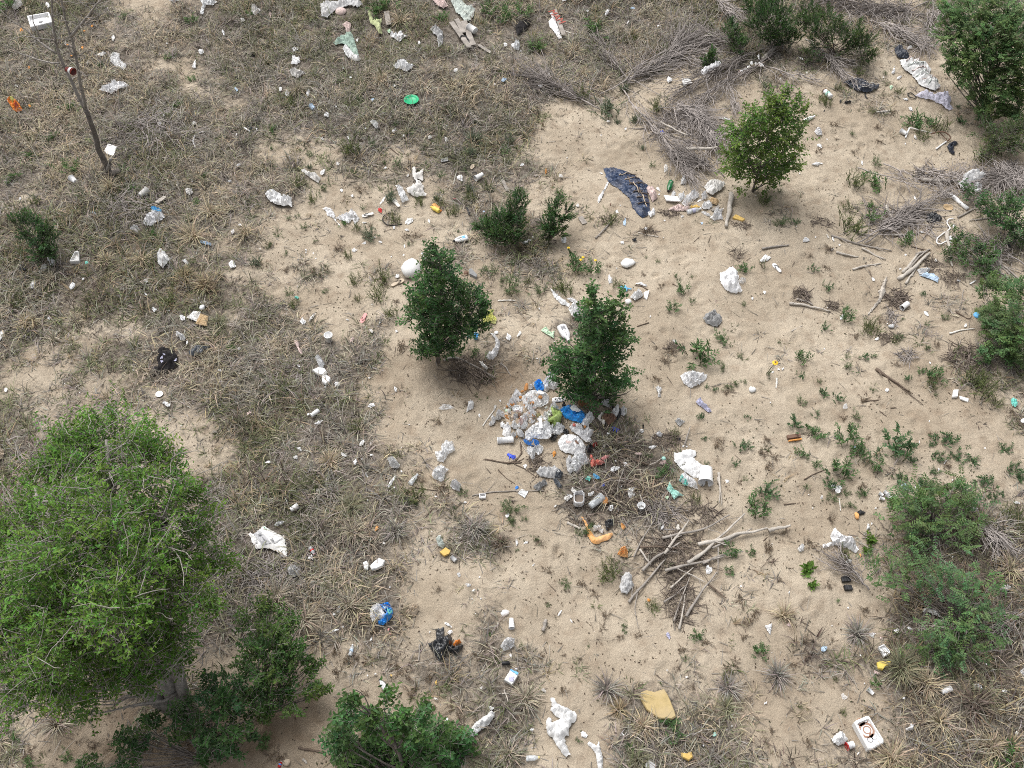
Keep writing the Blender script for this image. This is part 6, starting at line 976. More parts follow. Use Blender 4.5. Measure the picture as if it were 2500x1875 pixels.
o = bag('white box bag with grey print at the heap lower left', 'Z1', [(290, 790), (330, 760), (345, 800), (470, 830), (455, 1030), (380, 1030), (318, 985), (338, 870), (292, 862)], 'white', .08, fold=.5); sheet('grey_print', '', '', 'Z1', [(360, 860), (430, 862), (425, 930), (355, 920)], 'print_light', .01, .2, parent=o, lift=.085)
cup('white and silver carton lying at the lower left of heap', 'Z1', (235, 1105), (508, 1088), .42, 'white', 'carton', 'carton', .92, 'grey_white')
lump('heap of green salad leaves spilling between the bags', 'Z1', 1215, 760, 210, 260, 'food_green', 'salad_leaves', 'food', .2, .02, .9, .14); hb('clear bag round the lower salad leaves', [(1105, 880), (1180, 830), (1300, 820), (1370, 870), (1350, 960), (1260, 1015), (1180, 990), (1110, 940)], 'film', .14); hb('clear bag standing above the salad leaves', [(1110, 600), (1130, 530), (1190, 480), (1250, 540), (1290, 620), (1230, 650), (1160, 680), (1120, 660)], 'film', .12)
o = hb('large open blue bag lying right of the heap', [(1280, 570), (1340, 530), (1430, 505), (1540, 525), (1640, 570), (1720, 640), (1740, 720), (1690, 800), (1600, 790), (1480, 755), (1390, 720), (1330, 650)], 'blue_clear', .18, fold=.7); hb('white paper inside the open blue bag', [(1450, 620), (1530, 565), (1590, 620), (1640, 680), (1560, 690), (1480, 660)], 'white', .05, 'white_paper', 'paper', .16)
hb('clear bag trailing right of the open blue bag', [(1660, 800), (1740, 650), (1800, 635), (1850, 690), (1880, 720), (1830, 800), (1760, 860), (1690, 870), (1640, 840)], 'film', .10)
hb('clear bag with a blue liner at the bottom of the heap', [(700, 1010), (790, 900), (880, 850), (1000, 840), (1100, 800), (1150, 920), (1140, 1080), (1060, 1115), (960, 1110), (860, 1090), (760, 1130), (700, 1100)], 'film', .13)
hb('dark blue liner below the clear bag', [(660, 1100), (720, 1110), (780, 1150), (880, 1110), (950, 1150), (930, 1200), (870, 1215), (780, 1195), (710, 1160)], 'blue', .08); hb('beige food clump on the blue liner', [(800, 1160), (850, 1140), (885, 1170), (870, 1215), (815, 1215)], 'beige', .05, 'food_lump', 'food', .06); hb('clear trailing bag below the blue liner', [(740, 1200), (840, 1220), (960, 1180), (1020, 1220), (990, 1300), (930, 1340), (880, 1300), (860, 1400), (820, 1430), (780, 1350), (730, 1260)], 'film', .08)
o = hb('fat knotted white bag below the open blue bag', [(1258, 1160), (1270, 1070), (1330, 1010), (1420, 995), (1520, 1000), (1600, 1030), (1660, 1090), (1730, 1200), (1720, 1290), (1660, 1360), (1560, 1340), (1470, 1310), (1380, 1300), (1300, 1250)], 'white', .24, fold=.6); sheet('torn_hole', '', '', 'Z1', [(1525, 1200), (1560, 1195), (1605, 1250), (1590, 1270), (1545, 1240)], 'brown', .01, .3, parent=o, lift=.23); sheet('pink_smear', '', '', 'Z1', [(1380, 1190), (1440, 1200), (1500, 1210), (1440, 1240), (1390, 1235)], 'pink_white', .01, .3, parent=o, lift=.22)
hb('clear tail bag below the fat white bag', [(1490, 1420), (1540, 1330), (1640, 1320), (1730, 1340), (1790, 1430), (1780, 1500), (1690, 1510), (1620, 1600), (1560, 1630), (1500, 1610), (1470, 1530)], 'film', .13); hb('white crumpled end of the clear tail bag', [(1390, 1440), (1430, 1390), (1480, 1400), (1490, 1450), (1440, 1500), (1480, 1560), (1510, 1620), (1460, 1655), (1420, 1610), (1400, 1530)], 'white', .10)
hb('white bag with red and brown stains right of the heap', [(1450, 860), (1500, 810), (1600, 820), (1680, 880), (1700, 940), (1780, 940), (1862, 925), (1850, 990), (1800, 1050), (1850, 1130), (1740, 1130), (1650, 1060), (1560, 980), (1480, 940)], 'film_white', .12); lump('red food smear on the stained bag', 'Z1', 1525, 905, 60, 50, 'red_film', 'food_lump', 'food', 0, .14); lump('brown bun on the stained bag', 'Z1', 1705, 925, 40, 40, 'bread', 'bread_bun', 'bread', 0, .14)
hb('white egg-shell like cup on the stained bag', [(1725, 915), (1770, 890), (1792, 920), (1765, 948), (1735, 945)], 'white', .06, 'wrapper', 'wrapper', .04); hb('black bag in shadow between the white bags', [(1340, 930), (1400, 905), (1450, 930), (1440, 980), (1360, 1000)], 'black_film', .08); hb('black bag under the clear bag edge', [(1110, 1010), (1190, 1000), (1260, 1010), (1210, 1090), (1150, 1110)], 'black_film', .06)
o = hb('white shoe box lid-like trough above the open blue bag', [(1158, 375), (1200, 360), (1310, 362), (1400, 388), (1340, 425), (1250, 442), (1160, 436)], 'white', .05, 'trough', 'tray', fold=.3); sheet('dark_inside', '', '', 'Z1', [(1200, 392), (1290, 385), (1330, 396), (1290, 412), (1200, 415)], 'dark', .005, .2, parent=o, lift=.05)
root = empty('paper_bag', 'open brown paper bag under the right centre sapling', 'bag', gp('Z1', (1720, 440)))
for nm, pts, m, h in [('bag_body', [(1588, 445), (1640, 400), (1700, 370), (1745, 440), (1790, 490), (1770, 540), (1680, 532), (1610, 495)], 'brown_paper', .16), ('bag_flap', [(1680, 360), (1760, 310), (1812, 288), (1840, 320), (1775, 390), (1720, 420)], 'brown_paper', .12), ('bag_mouth', [(1770, 400), (1835, 330), (1875, 415), (1830, 500), (1790, 530), (1780, 460)], 'cardboard', .10)]: sheet(nm, '', '', 'Z1', pts, m, h, .5, parent=root)
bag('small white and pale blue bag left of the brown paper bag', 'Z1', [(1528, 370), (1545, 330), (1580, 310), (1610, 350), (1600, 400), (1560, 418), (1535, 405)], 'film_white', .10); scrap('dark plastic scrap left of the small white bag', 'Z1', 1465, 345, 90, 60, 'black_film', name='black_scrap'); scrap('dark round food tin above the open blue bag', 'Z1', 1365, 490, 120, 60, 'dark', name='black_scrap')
# visor / shoes right of the heap
rag('grey cap with a black strap right of the brown paper bag', 'Z1', [(1985, 470), (2020, 430), (2080, 400), (2130, 450), (2190, 540), (2100, 540), (2020, 500)], 'grey_white', .10, name='cap', cat='cap'); hose('black_strap', 'black strap rising over the grey cap', 'strap', 'Z1', [(2045, 400, .1), (2080, 360, .16), (2130, 360, .18), (2165, 430, .16), (2190, 520, .08), (2200, 580, .03)], .022, 'dark')
rag('white cap brim with a black band, right of heap', 'Z2', [(1035, 90), (1080, 50), (1110, -10), (1180, -10), (1190, 60), (1140, 150), (1090, 150)], 'white_cloth', .12, name='cap', cat='cap'); hose('black_band', 'black band beside the white cap brim', 'strap', 'Z2', [(1195, -20, .06), (1212, 50, .08), (1180, 110, .06), (1150, 170, .03)], .022, 'dark')
o = rag('brown cap with white edge and cords, right of heap', 'Z2', [(870, 170), (920, 110), (1010, 110), (1110, 150), (1140, 190), (1060, 280), (1000, 300), (960, 250), (900, 210)], 'brown', .12, name='cap', cat='cap'); rag('', 'Z2', [(815, 180), (850, 130), (925, 80), (960, 110), (890, 150), (880, 200), (950, 240), (940, 290), (905, 290), (880, 240)], 'bone', .06, name='torn_rim', parent=o)
bag('white crumpled bag behind the caps', 'Z2', [(1200, 20), (1260, -10), (1312, 30), (1310, 90), (1260, 135), (1210, 110)], 'film_white', .10)
for x, y, w_, h_, m, lb in [(285, 402, 34, 40, 'white', 'white bead'), (205, 525, 90, 44, 'dirty_white', 'dirty white scrap'), (355, 540, 50, 36, 'dirty_white', 'dirty white scrap'), (702, 1515, 60, 60, 'white', 'small white cone'), (1875, 540, 16, 14, 'white', 'white fleck'), (2105, 990, 54, 26, 'white', 'white oval pill'), (1200, 1305, 100, 60, 'orange_peel', 'brown dry leaf'), (565, 1022, 30, 36, 'bread', 'brown crumb'), (1400, 768, 40, 24, 'beige', 'pale crumb'), (1950, 700, 1, 1, 'white', '')]:
    if lb: scrap('~'+lb, 'Z1', x, y, w_, h_, m)
stick('rod', 'thin white rod left of the heap', 'rod', 'Z1', [(-10, 835), (80, 710), (175, 578)], .012, .012, 'bone'); stick('stick', 'black forked stick below the blue glove', 'stick', 'Z1', [(395, 1465), (540, 1435), (650, 1285), (625, 1110)], .016, .012, 'wood_brown', forks=2); stick('stick', 'thin pale cane across the heap front', 'stick', 'Z1', [(610, 1090), (740, 1280), (860, 1470)], .010, .008, 'wood_white'); stick('stick', 'dark bent stick left of the fat white bag', 'stick', 'Z1', [(560, 1440), (660, 1405), (735, 1350)], .014, .01, 'wood_brown'); stick('twig', 'thin dark branch below the blue glove', 'stick', 'Z1', [(520, 1470), (700, 1560), (900, 1700)], .01, .006, 'wood_brown'); stick('twig', 'thin dark twig running left from the forked stick', 'stick', 'Z1', [(0, 1400), (200, 1430), (400, 1460)], .008, .006, 'wood_brown')
# ---- tile 22 and Z2
o = rag('grey striped rag below the blue glove', '22', [(238, 772), (262, 748), (300, 738), (350, 742), (395, 735), (425, 760), (468, 800), (440, 838), (380, 830), (320, 828), (268, 815)], 'grey_white', .11); rag('', '22', [(380, 790), (420, 760), (468, 802), (445, 838), (395, 832)], 'dark_film', .12, name='dark_half', parent=o, lift=.02); rag('black and white crumpled rag on the long twig', '22', [(212, 902), (262, 862), (320, 848), (335, 878), (285, 905), (272, 935), (235, 925)], 'grey_cloth', .07); rag('dark scraps of cloth trailing right of the striped rag', '22', [(380, 840), (425, 850), (460, 900), (435, 930), (400, 885)], 'dark_film', .05)
slab('clear square lid left of the rag pile', '22', [(82, 952), (115, 914), (172, 938), (142, 992)], .015, 'clear_plastic', 'clear_lid', 'lid')
o = slab('clear white tub full of dead twigs', '22', [(552, 985), (568, 962), (625, 960), (643, 985), (640, 1060), (622, 1078), (570, 1076), (552, 1058)], .14, 'film_white', 'plastic_tub', 'tub', inset=(.86, .10)); V, Fc = lathe([(.001, .01), (.10, .008), (.12, 0)], 12); obj('twig_contents', mesh_py('twig_contents', V, Fc), 'twig_brown', o, (0, -.02, TOPZ[o.name]-.085))
cup('clear tapered cup right of the square tub', '22', (792, 1000), (692, 1088), .55, 'clear_plastic', 'clear_cup', 'cup'); lump('rust-brown rounded lid by the clear cup', '22', 820, 1032, 52, 56, 'bread', 'rusty_lid', 'lid', 0); cup_up('~clear tub', '22', 1120, 1062, 66, 'film', 'clear_cup', 'cup', .8)
sheet('paper_sheet', 'folded white paper among the dark twigs', 'paper', '22', [(1005, 925), (1072, 915), (1062, 950), (1068, 985), (1022, 1008), (1010, 970)], 'white_paper', .05, .8)
o = sheet('boomerang', 'bent orange foam boomerang with pale edge on the sand', 'foam', '22', [(618, 1155), (635, 1158), (660, 1195), (690, 1262), (735, 1332), (800, 1308), (878, 1288), (888, 1308), (850, 1348), (805, 1362), (750, 1388), (700, 1368), (672, 1310), (655, 1230)], 'orange_foam', .09, .35, smooth=True)
rag('grey-white rag inside the orange boomerang', '22', [(705, 1252), (735, 1240), (775, 1240), (812, 1275), (795, 1298), (758, 1270), (725, 1282)], 'dirty_white', .07); rag('dark plastic sheet above the orange boomerang', '22', [(815, 1195), (850, 1178), (895, 1178), (888, 1230), (850, 1262), (825, 1275)], 'black_film', .06); scrap('orange and white scrap right of the boomerang', '22', 972, 1238, 66, 46, 'orange_foam', name='orange_scrap'); o = sheet('wrapper', 'orange and white wrapper at the edge of the sticks', 'wrapper', '22', [(922, 1475), (940, 1435), (962, 1412), (995, 1420), (1012, 1448), (1008, 1502), (950, 1492)], 'orange_foam', .07); stick('stick', 'short white wooden stake left of the boomerang', 'stick', '22', [(498, 1200), (550, 1225), (612, 1258)], .028, .022, 'wood_white')
rag('white towel-like cloth sprawled on the sand', '22', [(1396, 615), (1440, 612), (1468, 598), (1505, 585), (1582, 592), (1588, 632), (1562, 652), (1620, 700), (1692, 752), (1700, 775), (1600, 830), (1560, 822), (1500, 780), (1450, 738), (1405, 690)], 'white', .14, fold=.7, name='towel', cat='towel'); cup('white bucket lying at the end of the towel', '22', (1660, 890), (1665, 770), .85, 'white', 'plastic_bucket', 'bucket', .85)
o = rag('white and teal striped bag below the towel', '22', [(1438, 852), (1460, 800), (1490, 788), (1540, 830), (1590, 870), (1602, 925), (1555, 912), (1490, 895)], 'film_white', .10, name=PB, cat='bag'); rag('', '22', [(1438, 855), (1455, 812), (1485, 850), (1525, 895), (1495, 900)], 'teal', .10, name='teal_side', parent=o, lift=.02); bag('torn teal and clear film left of the striped bag', '22', [(1335, 925), (1362, 862), (1382, 905), (1402, 930), (1482, 980), (1430, 985), (1400, 1012), (1372, 965)], 'teal_light', .05)
bag('pinkish white ball under the teal cap', '22', [(1275, 710), (1300, 690), (1330, 690), (1330, 715), (1300, 728)], 'pink_white', .06); disc('small teal cap on a pale stalk', '22', 1312, 665, 38, 'teal_light', 'teal_bottle_top', 'bottle top', .4, dome=True); scrap('teal scrap below the clear tail bag', '22', 676, 835, 62, 44, 'teal', name='teal_scrap'); scrap('dull blue scrap right of the teal scrap', '22', 745, 822, 56, 40, 'light_blue', name='blue_scrap'); scrap('tiny bright blue scrap in the twig mat', '22', 800, 892, 30, 40, 'glove', name='blue_scrap'); scrap('small blue scrap left of the long twig', '22', 75, 902, 34, 26, 'blue', name='blue_scrap')
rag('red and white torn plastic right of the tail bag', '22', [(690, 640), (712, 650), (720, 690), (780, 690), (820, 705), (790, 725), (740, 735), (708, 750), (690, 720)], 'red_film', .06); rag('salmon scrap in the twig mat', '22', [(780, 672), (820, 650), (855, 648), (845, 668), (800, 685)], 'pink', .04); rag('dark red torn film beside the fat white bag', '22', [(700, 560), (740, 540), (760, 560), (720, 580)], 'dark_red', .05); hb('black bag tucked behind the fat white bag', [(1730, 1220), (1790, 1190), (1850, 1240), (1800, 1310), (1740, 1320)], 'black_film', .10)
rag('lavender and grey film bag on the right-hand sand', '22', [(1583, 178), (1620, 152), (1652, 190), (1690, 228), (1718, 268), (1690, 272), (1642, 232), (1600, 205)], 'lavender', .06); bag('silver crumpled wrapper below the lavender bag', '22', [(1408, 342), (1440, 318), (1462, 338), (1498, 348), (1475, 362), (1450, 392), (1425, 365)], 'grey_white', .05, name='wrapper') if False else sheet('wrapper', 'silver crumpled wrapper below the lavender bag', 'wrapper', '22', [(1408, 342), (1440, 318), (1462, 338), (1498, 348), (1475, 362), (1450, 392), (1425, 365)], 'grey_white', .05)
bag('white bow of twisted tissue on the sand', '22', [(1244, 62), (1272, 52), (1302, 78), (1284, 102), (1288, 140), (1264, 142), (1266, 100)], 'white', .05); disc('~round white lid', '22', 1128, 428, 36, 'white', 'jar_lid', 'lid', .2, dome=True); bag('white film on a crooked twig', '22', [(1245, 450), (1272, 432), (1305, 450), (1295, 478), (1265, 475)], 'film_white', .05); lump('~white oval stone', '22', 2060, 82, 60, 44, 'foam', 'white_stone', 'stone', 0, -.01)
for x, y, w_, h_, m in [(1220, 570, 60, 30, 'white'), (905, 755, 40, 90, 'film'), (990, 722, 40, 34, 'white'), (845, 460, 26, 14, 'white'), (1850, 850, 30, 40, 'white'), (1300, 1248, 40, 30, 'white'), (1430, 1242, 50, 34, 'bone'), (1690, 1590, 60, 70, 'film'), (145, 722, 30, 28, 'white'), (705, 965, 34, 56, 'film_white'), (555, 940, 50, 40, 'dirty_white'), (500, 1000, 50, 40, 'dirty_white'), (525, 985, 50, 30, 'white'), (1110, 630, 60, 26, 'pink_white'), (905, 690, 16, 12, 'white'), (870, 1080, 46, 40, 'film'), (400, 1066, 30, 20, 'dirty_white'), (215, 1556, 30, 14, 'white'), (75, 1368, 60, 20, 'white'), (150, 1368, 22, 40, 'film'), (1480, 555, 20, 16, 'white'), (1508, 558, 14, 14, 'white'), (2060, 1020, 1, 1, 'white'), (640, 470, 24, 16, 'white'), (1340, 995, 40, 26, 'pale_green')]:
    if w_ > 2: scrap('~pale litter scrap', '22', x, y, w_, h_, m)
scrap('~small black flake', '22', 1440, 488, 50, 30, 'black_film', name='black_scrap', cat='flake'); scrap('~dark twig flake', '22', 1140, 382, 40, 14, 'dark', name='dark_scrap', cat='flake'); scrap('black film above the white bow', '22', 980, 20, 60, 44, 'black_film', name='black_scrap')
for lab, pts, r0, m, fk in [('brown stick in the twig mat toward the teal cap', [(980, 648), (1080, 690), (1190, 726)], .028, 'wood_brown', 2), ('thin pale stalk of the teal cap', [(1190, 726), (1240, 705), (1292, 670)], .012, 'wood_white', 0), ('grey stick standing out of the sand above the towel', [(1488, 555), (1510, 480), (1536, 400)], .018, 'wood_grey', 0), ('upright white stick right of the towel', [(1772, 792), (1785, 920), (1780, 1045)], .024, 'wood_white', 0), ('thin white stick beside the upright white one', [(1765, 830), (1790, 940), (1800, 1060)], .014, 'wood_white', 0), ('thin twig left of the white film twig', [(1205, 545), (1208, 490), (1250, 440)], .008, 'wood_grey', 1), ('long grey stem through the twig mat', [(975, 760), (930, 880), (920, 1000), (930, 1120)], .014, 'wood_grey', 1), ('thin straight cane below the folded paper', [(1105, 950), (1150, 1080), (1190, 1210)], .012, 'wood_white', 0), ('dark cane in the twig mat, second', [(1170, 760), (1300, 920), (1410, 1050)], .012, 'wood_brown', 1), ('grey stick left of the log heap', [(1060, 1500), (1140, 1330), (1240, 1180)], .016, 'wood_grey', 0)]: stick('stick', lab, 'stick', '22', pts, r0, None, m, 6, forks=fk, dz=r0+.05)
# log and stick heap
for lab, pts, r0, m, fk in [('thick grey-white log with a burnt end, top of the stick heap', [(1600, 1400), (1780, 1370), (1980, 1310), (2180, 1265)], .042, 'wood_white', 1), ('pale log end beyond the stick heap at right', [(2190, 1285), (2290, 1262), (2375, 1240)], .042, 'wood_white', 0), ('long grey log slanting up to the green weed', [(1510, 1558), (1640, 1470), (1800, 1320), (1992, 1140)], .032, 'wood_white', 0), ('long curved grey branch above the stick heap', [(1300, 1345), (1450, 1310), (1650, 1270), (1862, 1150)], .026, 'wood_grey', 2), ('splintered pale branch at the left of the heap', [(1320, 1480), (1400, 1350), (1520, 1200)], .030, 'wood_white', 2), ('grey branch low in the heap pointing right', [(1320, 1620), (1560, 1560), (1820, 1500)], .026, 'wood_grey', 1), ('bent grey branch through the heap centre', [(1130, 1620), (1250, 1500), (1330, 1460), (1450, 1380)], .026, 'wood_grey', 2), ('brown branch across the stick heap', [(1110, 1420), (1300, 1418), (1520, 1440)], .018, 'wood_brown', 1), ('pale stick below the heap centre', [(1110, 1440), (1150, 1500), (1205, 1565)], .02, 'wood_white', 0), ('grey stick under the thick log', [(1720, 1430), (1830, 1380), (2050, 1265)], .02, 'wood_grey', 0), ('grey stick lower right in the heap', [(1640, 1560), (1800, 1480), (1980, 1460)], .022, 'wood_grey', 2), ('upright thin stick at the heap right side', [(1770, 1420), (1768, 1530), (1765, 1650)], .012, 'wood_grey', 0)]: stick('branch', lab, 'branch', '22', pts, r0, None, m, 7, forks=fk, dz=r0+.06)
for lab, pts, r0, m, fk in [('long grey branch at the lower left of the heap', [(1018, 275), (1120, 150), (1250, 0), (1330, -90)], .026, 'wood_grey', 1), ('second grey branch beside the lowest one', [(1080, 180), (1180, 90), (1290, -60)], .022, 'wood_grey', 0), ('pale stick pointing down left under the heap', [(1368, 155), (1450, 80), (1560, -20)], .018, 'wood_white', 0), ('grey stick fanning below the heap, left', [(1312, 272), (1420, 200), (1512, 120)], .018, 'wood_grey', 0), ('long brown stick fanning below the heap, right', [(1500, 395), (1600, 230), (1755, 20)], .026, 'wood_grey', 2), ('pale stick fanning straight down below the heap', [(1440, 502), (1470, 370), (1492, 205)], .02, 'wood_white', 0), ('thin grey stick beside the straight pale one', [(1398, 430), (1450, 270), (1530, 60)], .016, 'wood_grey', 0), ('dark root running right below the heap', [(1680, 120), (1750, 170), (1842, 240)], .022, 'wood_brown', 1), ('bare twig down the sand left of the fan', [(1095, 180), (1065, 330), (1098, 490)], .009, 'wood_grey', 1), ('pale crossed stick at the heap foot', [(1510, 30), (1580, 60), (1660, 105)], .016, 'wood_white', 0)]: stick('branch', lab, 'branch', '32', pts, r0, None, m, 6, forks=fk, dz=r0+.04)
for lab, c, x, y, w_, h_, n, m, tl in [('wide mat of dark dead twigs right of the rubbish heap', '22', 940, 620, 460, 330, 330, 'twig_brown', .26), ('dark twig mat round the folded paper', '22', 1020, 960, 560, 360, 380, 'twig_brown', .28), ('dark twig mat round the square tub', '22', 640, 1090, 330, 280, 160, 'twig_brown', .22), ('brown twig mat under the crossed logs', '22', 1400, 1440, 560, 320, 260, 'twig_brown', .4), ('grey grass-like twigs above the crossed logs', '22', 1290, 1110, 300, 200, 150, 'twig_grey', .36), ('dark twigs above the white towel', '22', 1340, 510, 260, 130, 110, 'twig_brown', .22), ('twig litter round the upper right stick of the heap', '22', 1640, 1130, 280, 160, 90, 'twig_brown', .3), ('dark fine twigs trailing below the stick heap', '32', 1450, 230, 260, 400, 200, 'twig_brown', .28), ('dark twigs below the glove and the blue liner', '22', 240, 700, 130, 170, 70, 'twig_brown', .2), ('reddish dry twigs under the brown cap', 'Z2', 930, 340, 220, 160, 60, 'twig_brown', .16)]: twig_nest('twig_mat', lab, c, x, y, w_, h_, n, m, .007, tl, 'twig mat')
# ---- tile 23
slab('white foam block, upright one of two', '23', [(1598, 150), (1610, 90), (1652, 88), (1642, 148)], .06, 'foam', 'foam_block', 'foam'); slab('white foam block, flat one of two', '23', [(1660, 138), (1742, 155), (1738, 182), (1668, 162)], .03, 'foam', 'foam_block', 'foam'); o = plank('dark board with an orange edge under a weed', '23', (210, 488), (322, 468), 34, .04, 'brown', 'board', 'board'); me = o.data.copy(); me.materials.clear(); e = obj('edge_strip', me, 'orange_peel', o, (0, -.085, .004)); e.scale = (.98, .3, .8)
for i, (x, y, w_) in enumerate([(600, 898, 42), (645, 905, 40), (632, 932, 42)]): cup_up(['white paper cup, left of the three under a weed', 'white paper cup, right of the three under a weed', 'white paper cup, lowest of the three under a weed'][i], '23', x, y, w_, 'white', 'paper_cup', hr=1.0)
for (A_, B_, lb) in [((985, 955), (1020, 975), 'upper left'), ((1030, 940), (1058, 968), 'upper middle'), ((990, 998), (1030, 1008), 'lower left'), ((1050, 970), (1092, 1010), 'middle'), ((1105, 985), (1145, 1000), 'right')]: cup('white paper cup, %s of the cluster' % lb, '23', A_, B_, .9, 'white', 'paper_cup')
bag('white and blue folded packet at the locust edge', '23', [(1168, 890), (1205, 885), (1245, 935), (1230, 945), (1180, 925)], 'pale_blue', .06); bag('white and pink packet right of the blue one', '23', [(1282, 900), (1320, 895), (1335, 925), (1300, 945)], 'film_white', .06); bag('white crumpled paper right of the locust shrub', '23', [(1745, 1098), (1775, 1088), (1818, 1112), (1790, 1122)], 'white', .05)
scrap('black bottle-neck scrap above the clear film bag', '23', 828, 1118, 66, 46, 'dark', name='black_scrap'); lump('orange-brown jar beside the black scrap', '23', 798, 1145, 40, 56, 'orange_foam', 'brown_jar', 'jar', 0); sheet('paper_cone', 'white paper cone left of the locust shrub', 'paper', '23', [(878, 1262), (892, 1202), (912, 1255)], 'white', .04)
o = bag('shiny clear film bag spread over brown litter', '23', [(572, 1318), (600, 1255), (618, 1248), (662, 1312), (705, 1332), (752, 1318), (815, 1430), (792, 1458), (700, 1420), (620, 1400), (512, 1422), (508, 1390), (592, 1368)], 'film_white', .12, fold=1.3)
bag('clear crumpled scrap of film left of the film bag', '23', [(295, 1425), (330, 1385), (358, 1400), (350, 1440), (315, 1452)], 'film', .07); cup('small white cup below the clear film bag', '23', (740, 1525), (702, 1548), .8)
stick('spoon', 'pale plastic spoon handle below the three cups', 'spoon', '23', [(650, 992), (660, 1040), (662, 1100)], .012, .008, 'bone')
for x, y, w_, h_, m in [(1060, 80, 44, 36, 'white'), (2200, 345, 34, 50, 'white'), (2140, 1036, 56, 22, 'white'), (1790, 1275, 14, 36, 'white'), (1748, 1198, 16, 22, 'white'), (925, 1208, 18, 14, 'white'), (960, 1080, 20, 16, 'white'), (1328, 520, 22, 12, 'white'), (1605, 842, 16, 12, 'white'), (1492, 750, 20, 14, 'white'), (1410, 342, 12, 10, 'white'), (70, 185, 10, 14, 'white'), (1545, 690, 14, 40, 'white'), (775, 565, 30, 20, 'pale_blue'), (1880, 570, 12, 12, 'white'), (505, 985, 34, 40, 'film_thin'), (700, 218, 44, 40, 'film_thin')]: scrap('~pale litter scrap', '23', x, y, w_, h_, m)
scrap('turquoise and white scrap at the right edge', '23', 2122, 188, 70, 50, 'teal', name='teal_scrap'); scrap('~small orange scrap', '23', 826, 1478, 30, 22, 'orange_foam', name='orange_scrap')
for pts, fk in [([(1090, 0), (1200, 80), (1360, 205)], 3), ([(990, 255), (1020, 280), (1050, 302)], 1), ([(355, 835), (430, 790), (540, 748)], 1), ([(1050, 238), (1090, 232), (1135, 230)], 0), ([(185, 1045), (230, 1040), (285, 1035)], 0), ([(840, 180), (950, 170), (1075, 155)], 2), ([(10, 1355), (30, 1335), (45, 1320)], 0)]: stick('twig', '~dark dry twig', 'stick', '23', pts, .012, None, 'wood_brown', 5, forks=fk)
# ---- tiles 31, 32, 33
o = rag('pile of white used diapers spilling from a blue pack', '31', [(982, 335), (1010, 305), (1065, 290), (1092, 345), (1122, 385), (1090, 430), (1040, 415), (1005, 442), (984, 395)], 'white', .16, name='diaper_pile', cat='diapers'); o = sheet('diaper_pack', 'shiny blue and teal plastic diaper pack', 'pack', '31', [(1068, 292), (1105, 298), (1142, 282), (1168, 320), (1182, 372), (1152, 422), (1092, 468), (1050, 462), (1050, 436), (1110, 402), (1125, 368), (1085, 330)], 'blue_film', .12); sheet('teal_panel', '', '', '31', [(1130, 350), (1165, 345), (1176, 380), (1140, 415), (1115, 420), (1135, 385)], 'teal', .03, .5, parent=o, lift=.13); sheet('white_panel', '', '', '31', [(1095, 325), (1130, 318), (1140, 345), (1110, 355)], 'pale_blue', .03, .5, parent=o, lift=.13)
rag('crumpled tan paper right of the diaper pack', '31', [(1298, 342), (1345, 290), (1385, 282), (1392, 338), (1355, 395), (1312, 380)], 'beige', .10, name='brown_paper', cat='paper')
o = rag('black shiny jacket spread on the sand', '31', [(1533, 498), (1602, 488), (1605, 558), (1655, 545), (1675, 570), (1678, 622), (1625, 682), (1608, 752), (1570, 768), (1520, 702), (1468, 622), (1500, 605), (1542, 590)], 'black_film', .09, 'jacket', 'clothing', fold=1.4, aniso=1.2); rag('', '31', [(1680, 645), (1715, 650), (1772, 628), (1760, 660), (1720, 700), (1688, 712), (1670, 680)], 'black_film', .08, name='sleeve', parent=o); rag('', '31', [(1640, 640), (1690, 640), (1680, 690), (1630, 690)], 'black_film', .06, name='sleeve', parent=o); rag('orange lining cloth beside the black jacket', '31', [(1678, 625), (1705, 600), (1742, 595), (1755, 612), (1720, 630), (1690, 652)], 'orange', .08)
bottle('clear bottle with a blue label in brown litter', '31', (835, 625), (815, 722), .36, 'clear_plastic', 'white', 'pale_blue'); bottle('grey-white plastic bottle with dark cap above the bottom bush', '31', (1062, 920), (1130, 1032), .34, 'film_white', 'dark')
bag('white crumpled film ball in the litter strip', '31', [(2078, 642), (2110, 590), (2140, 565), (2202, 582), (2192, 648), (2150, 672), (2112, 682)], 'film_white', .11); cup('tall white foam cup in the litter strip', '31', (2175, 492), (2172, 412), .6); scrap('~white paper scrap', '31', 2112, 366, 74, 56, 'film_white'); cup('small black battery-like can in the litter strip', '31', (2160, 782), (2090, 788), .45, 'dark', 'can', 'can', .98, 'grey_white')
o = slab('white carton with a blue top at the litter strip', '31', [(2112, 938), (2165, 850), (2236, 880), (2180, 978)], .09, 'white', 'carton', 'carton'); sheet('blue_top', '', '', '31', [(2160, 858), (2168, 850), (2234, 880), (2222, 900)], 'light_blue', .004, .2, parent=o, lift=.10); sheet('blue_print', '', '', '31', [(2150, 915), (2195, 910), (2190, 955), (2150, 950)], 'lavender', .004, .2, parent=o, lift=.10)
rag('long white rag strip at the bottom centre', '31', [(1808, 1392), (1838, 1330), (1875, 1288), (1962, 1228), (2000, 1190), (2032, 1205), (2030, 1235), (1985, 1300), (1890, 1372), (1842, 1418)], 'white_cloth', .08)
bottle('small red, white and blue bottle at the bottom left', '31', (235, 1605), (212, 1659), .5, 'red', 'white', 'blue'); lump('tan crumpled lump beside the red bottle', '31', 280, 1618, 66, 50, 'beige', 'paper_lump', 'paper', 0)
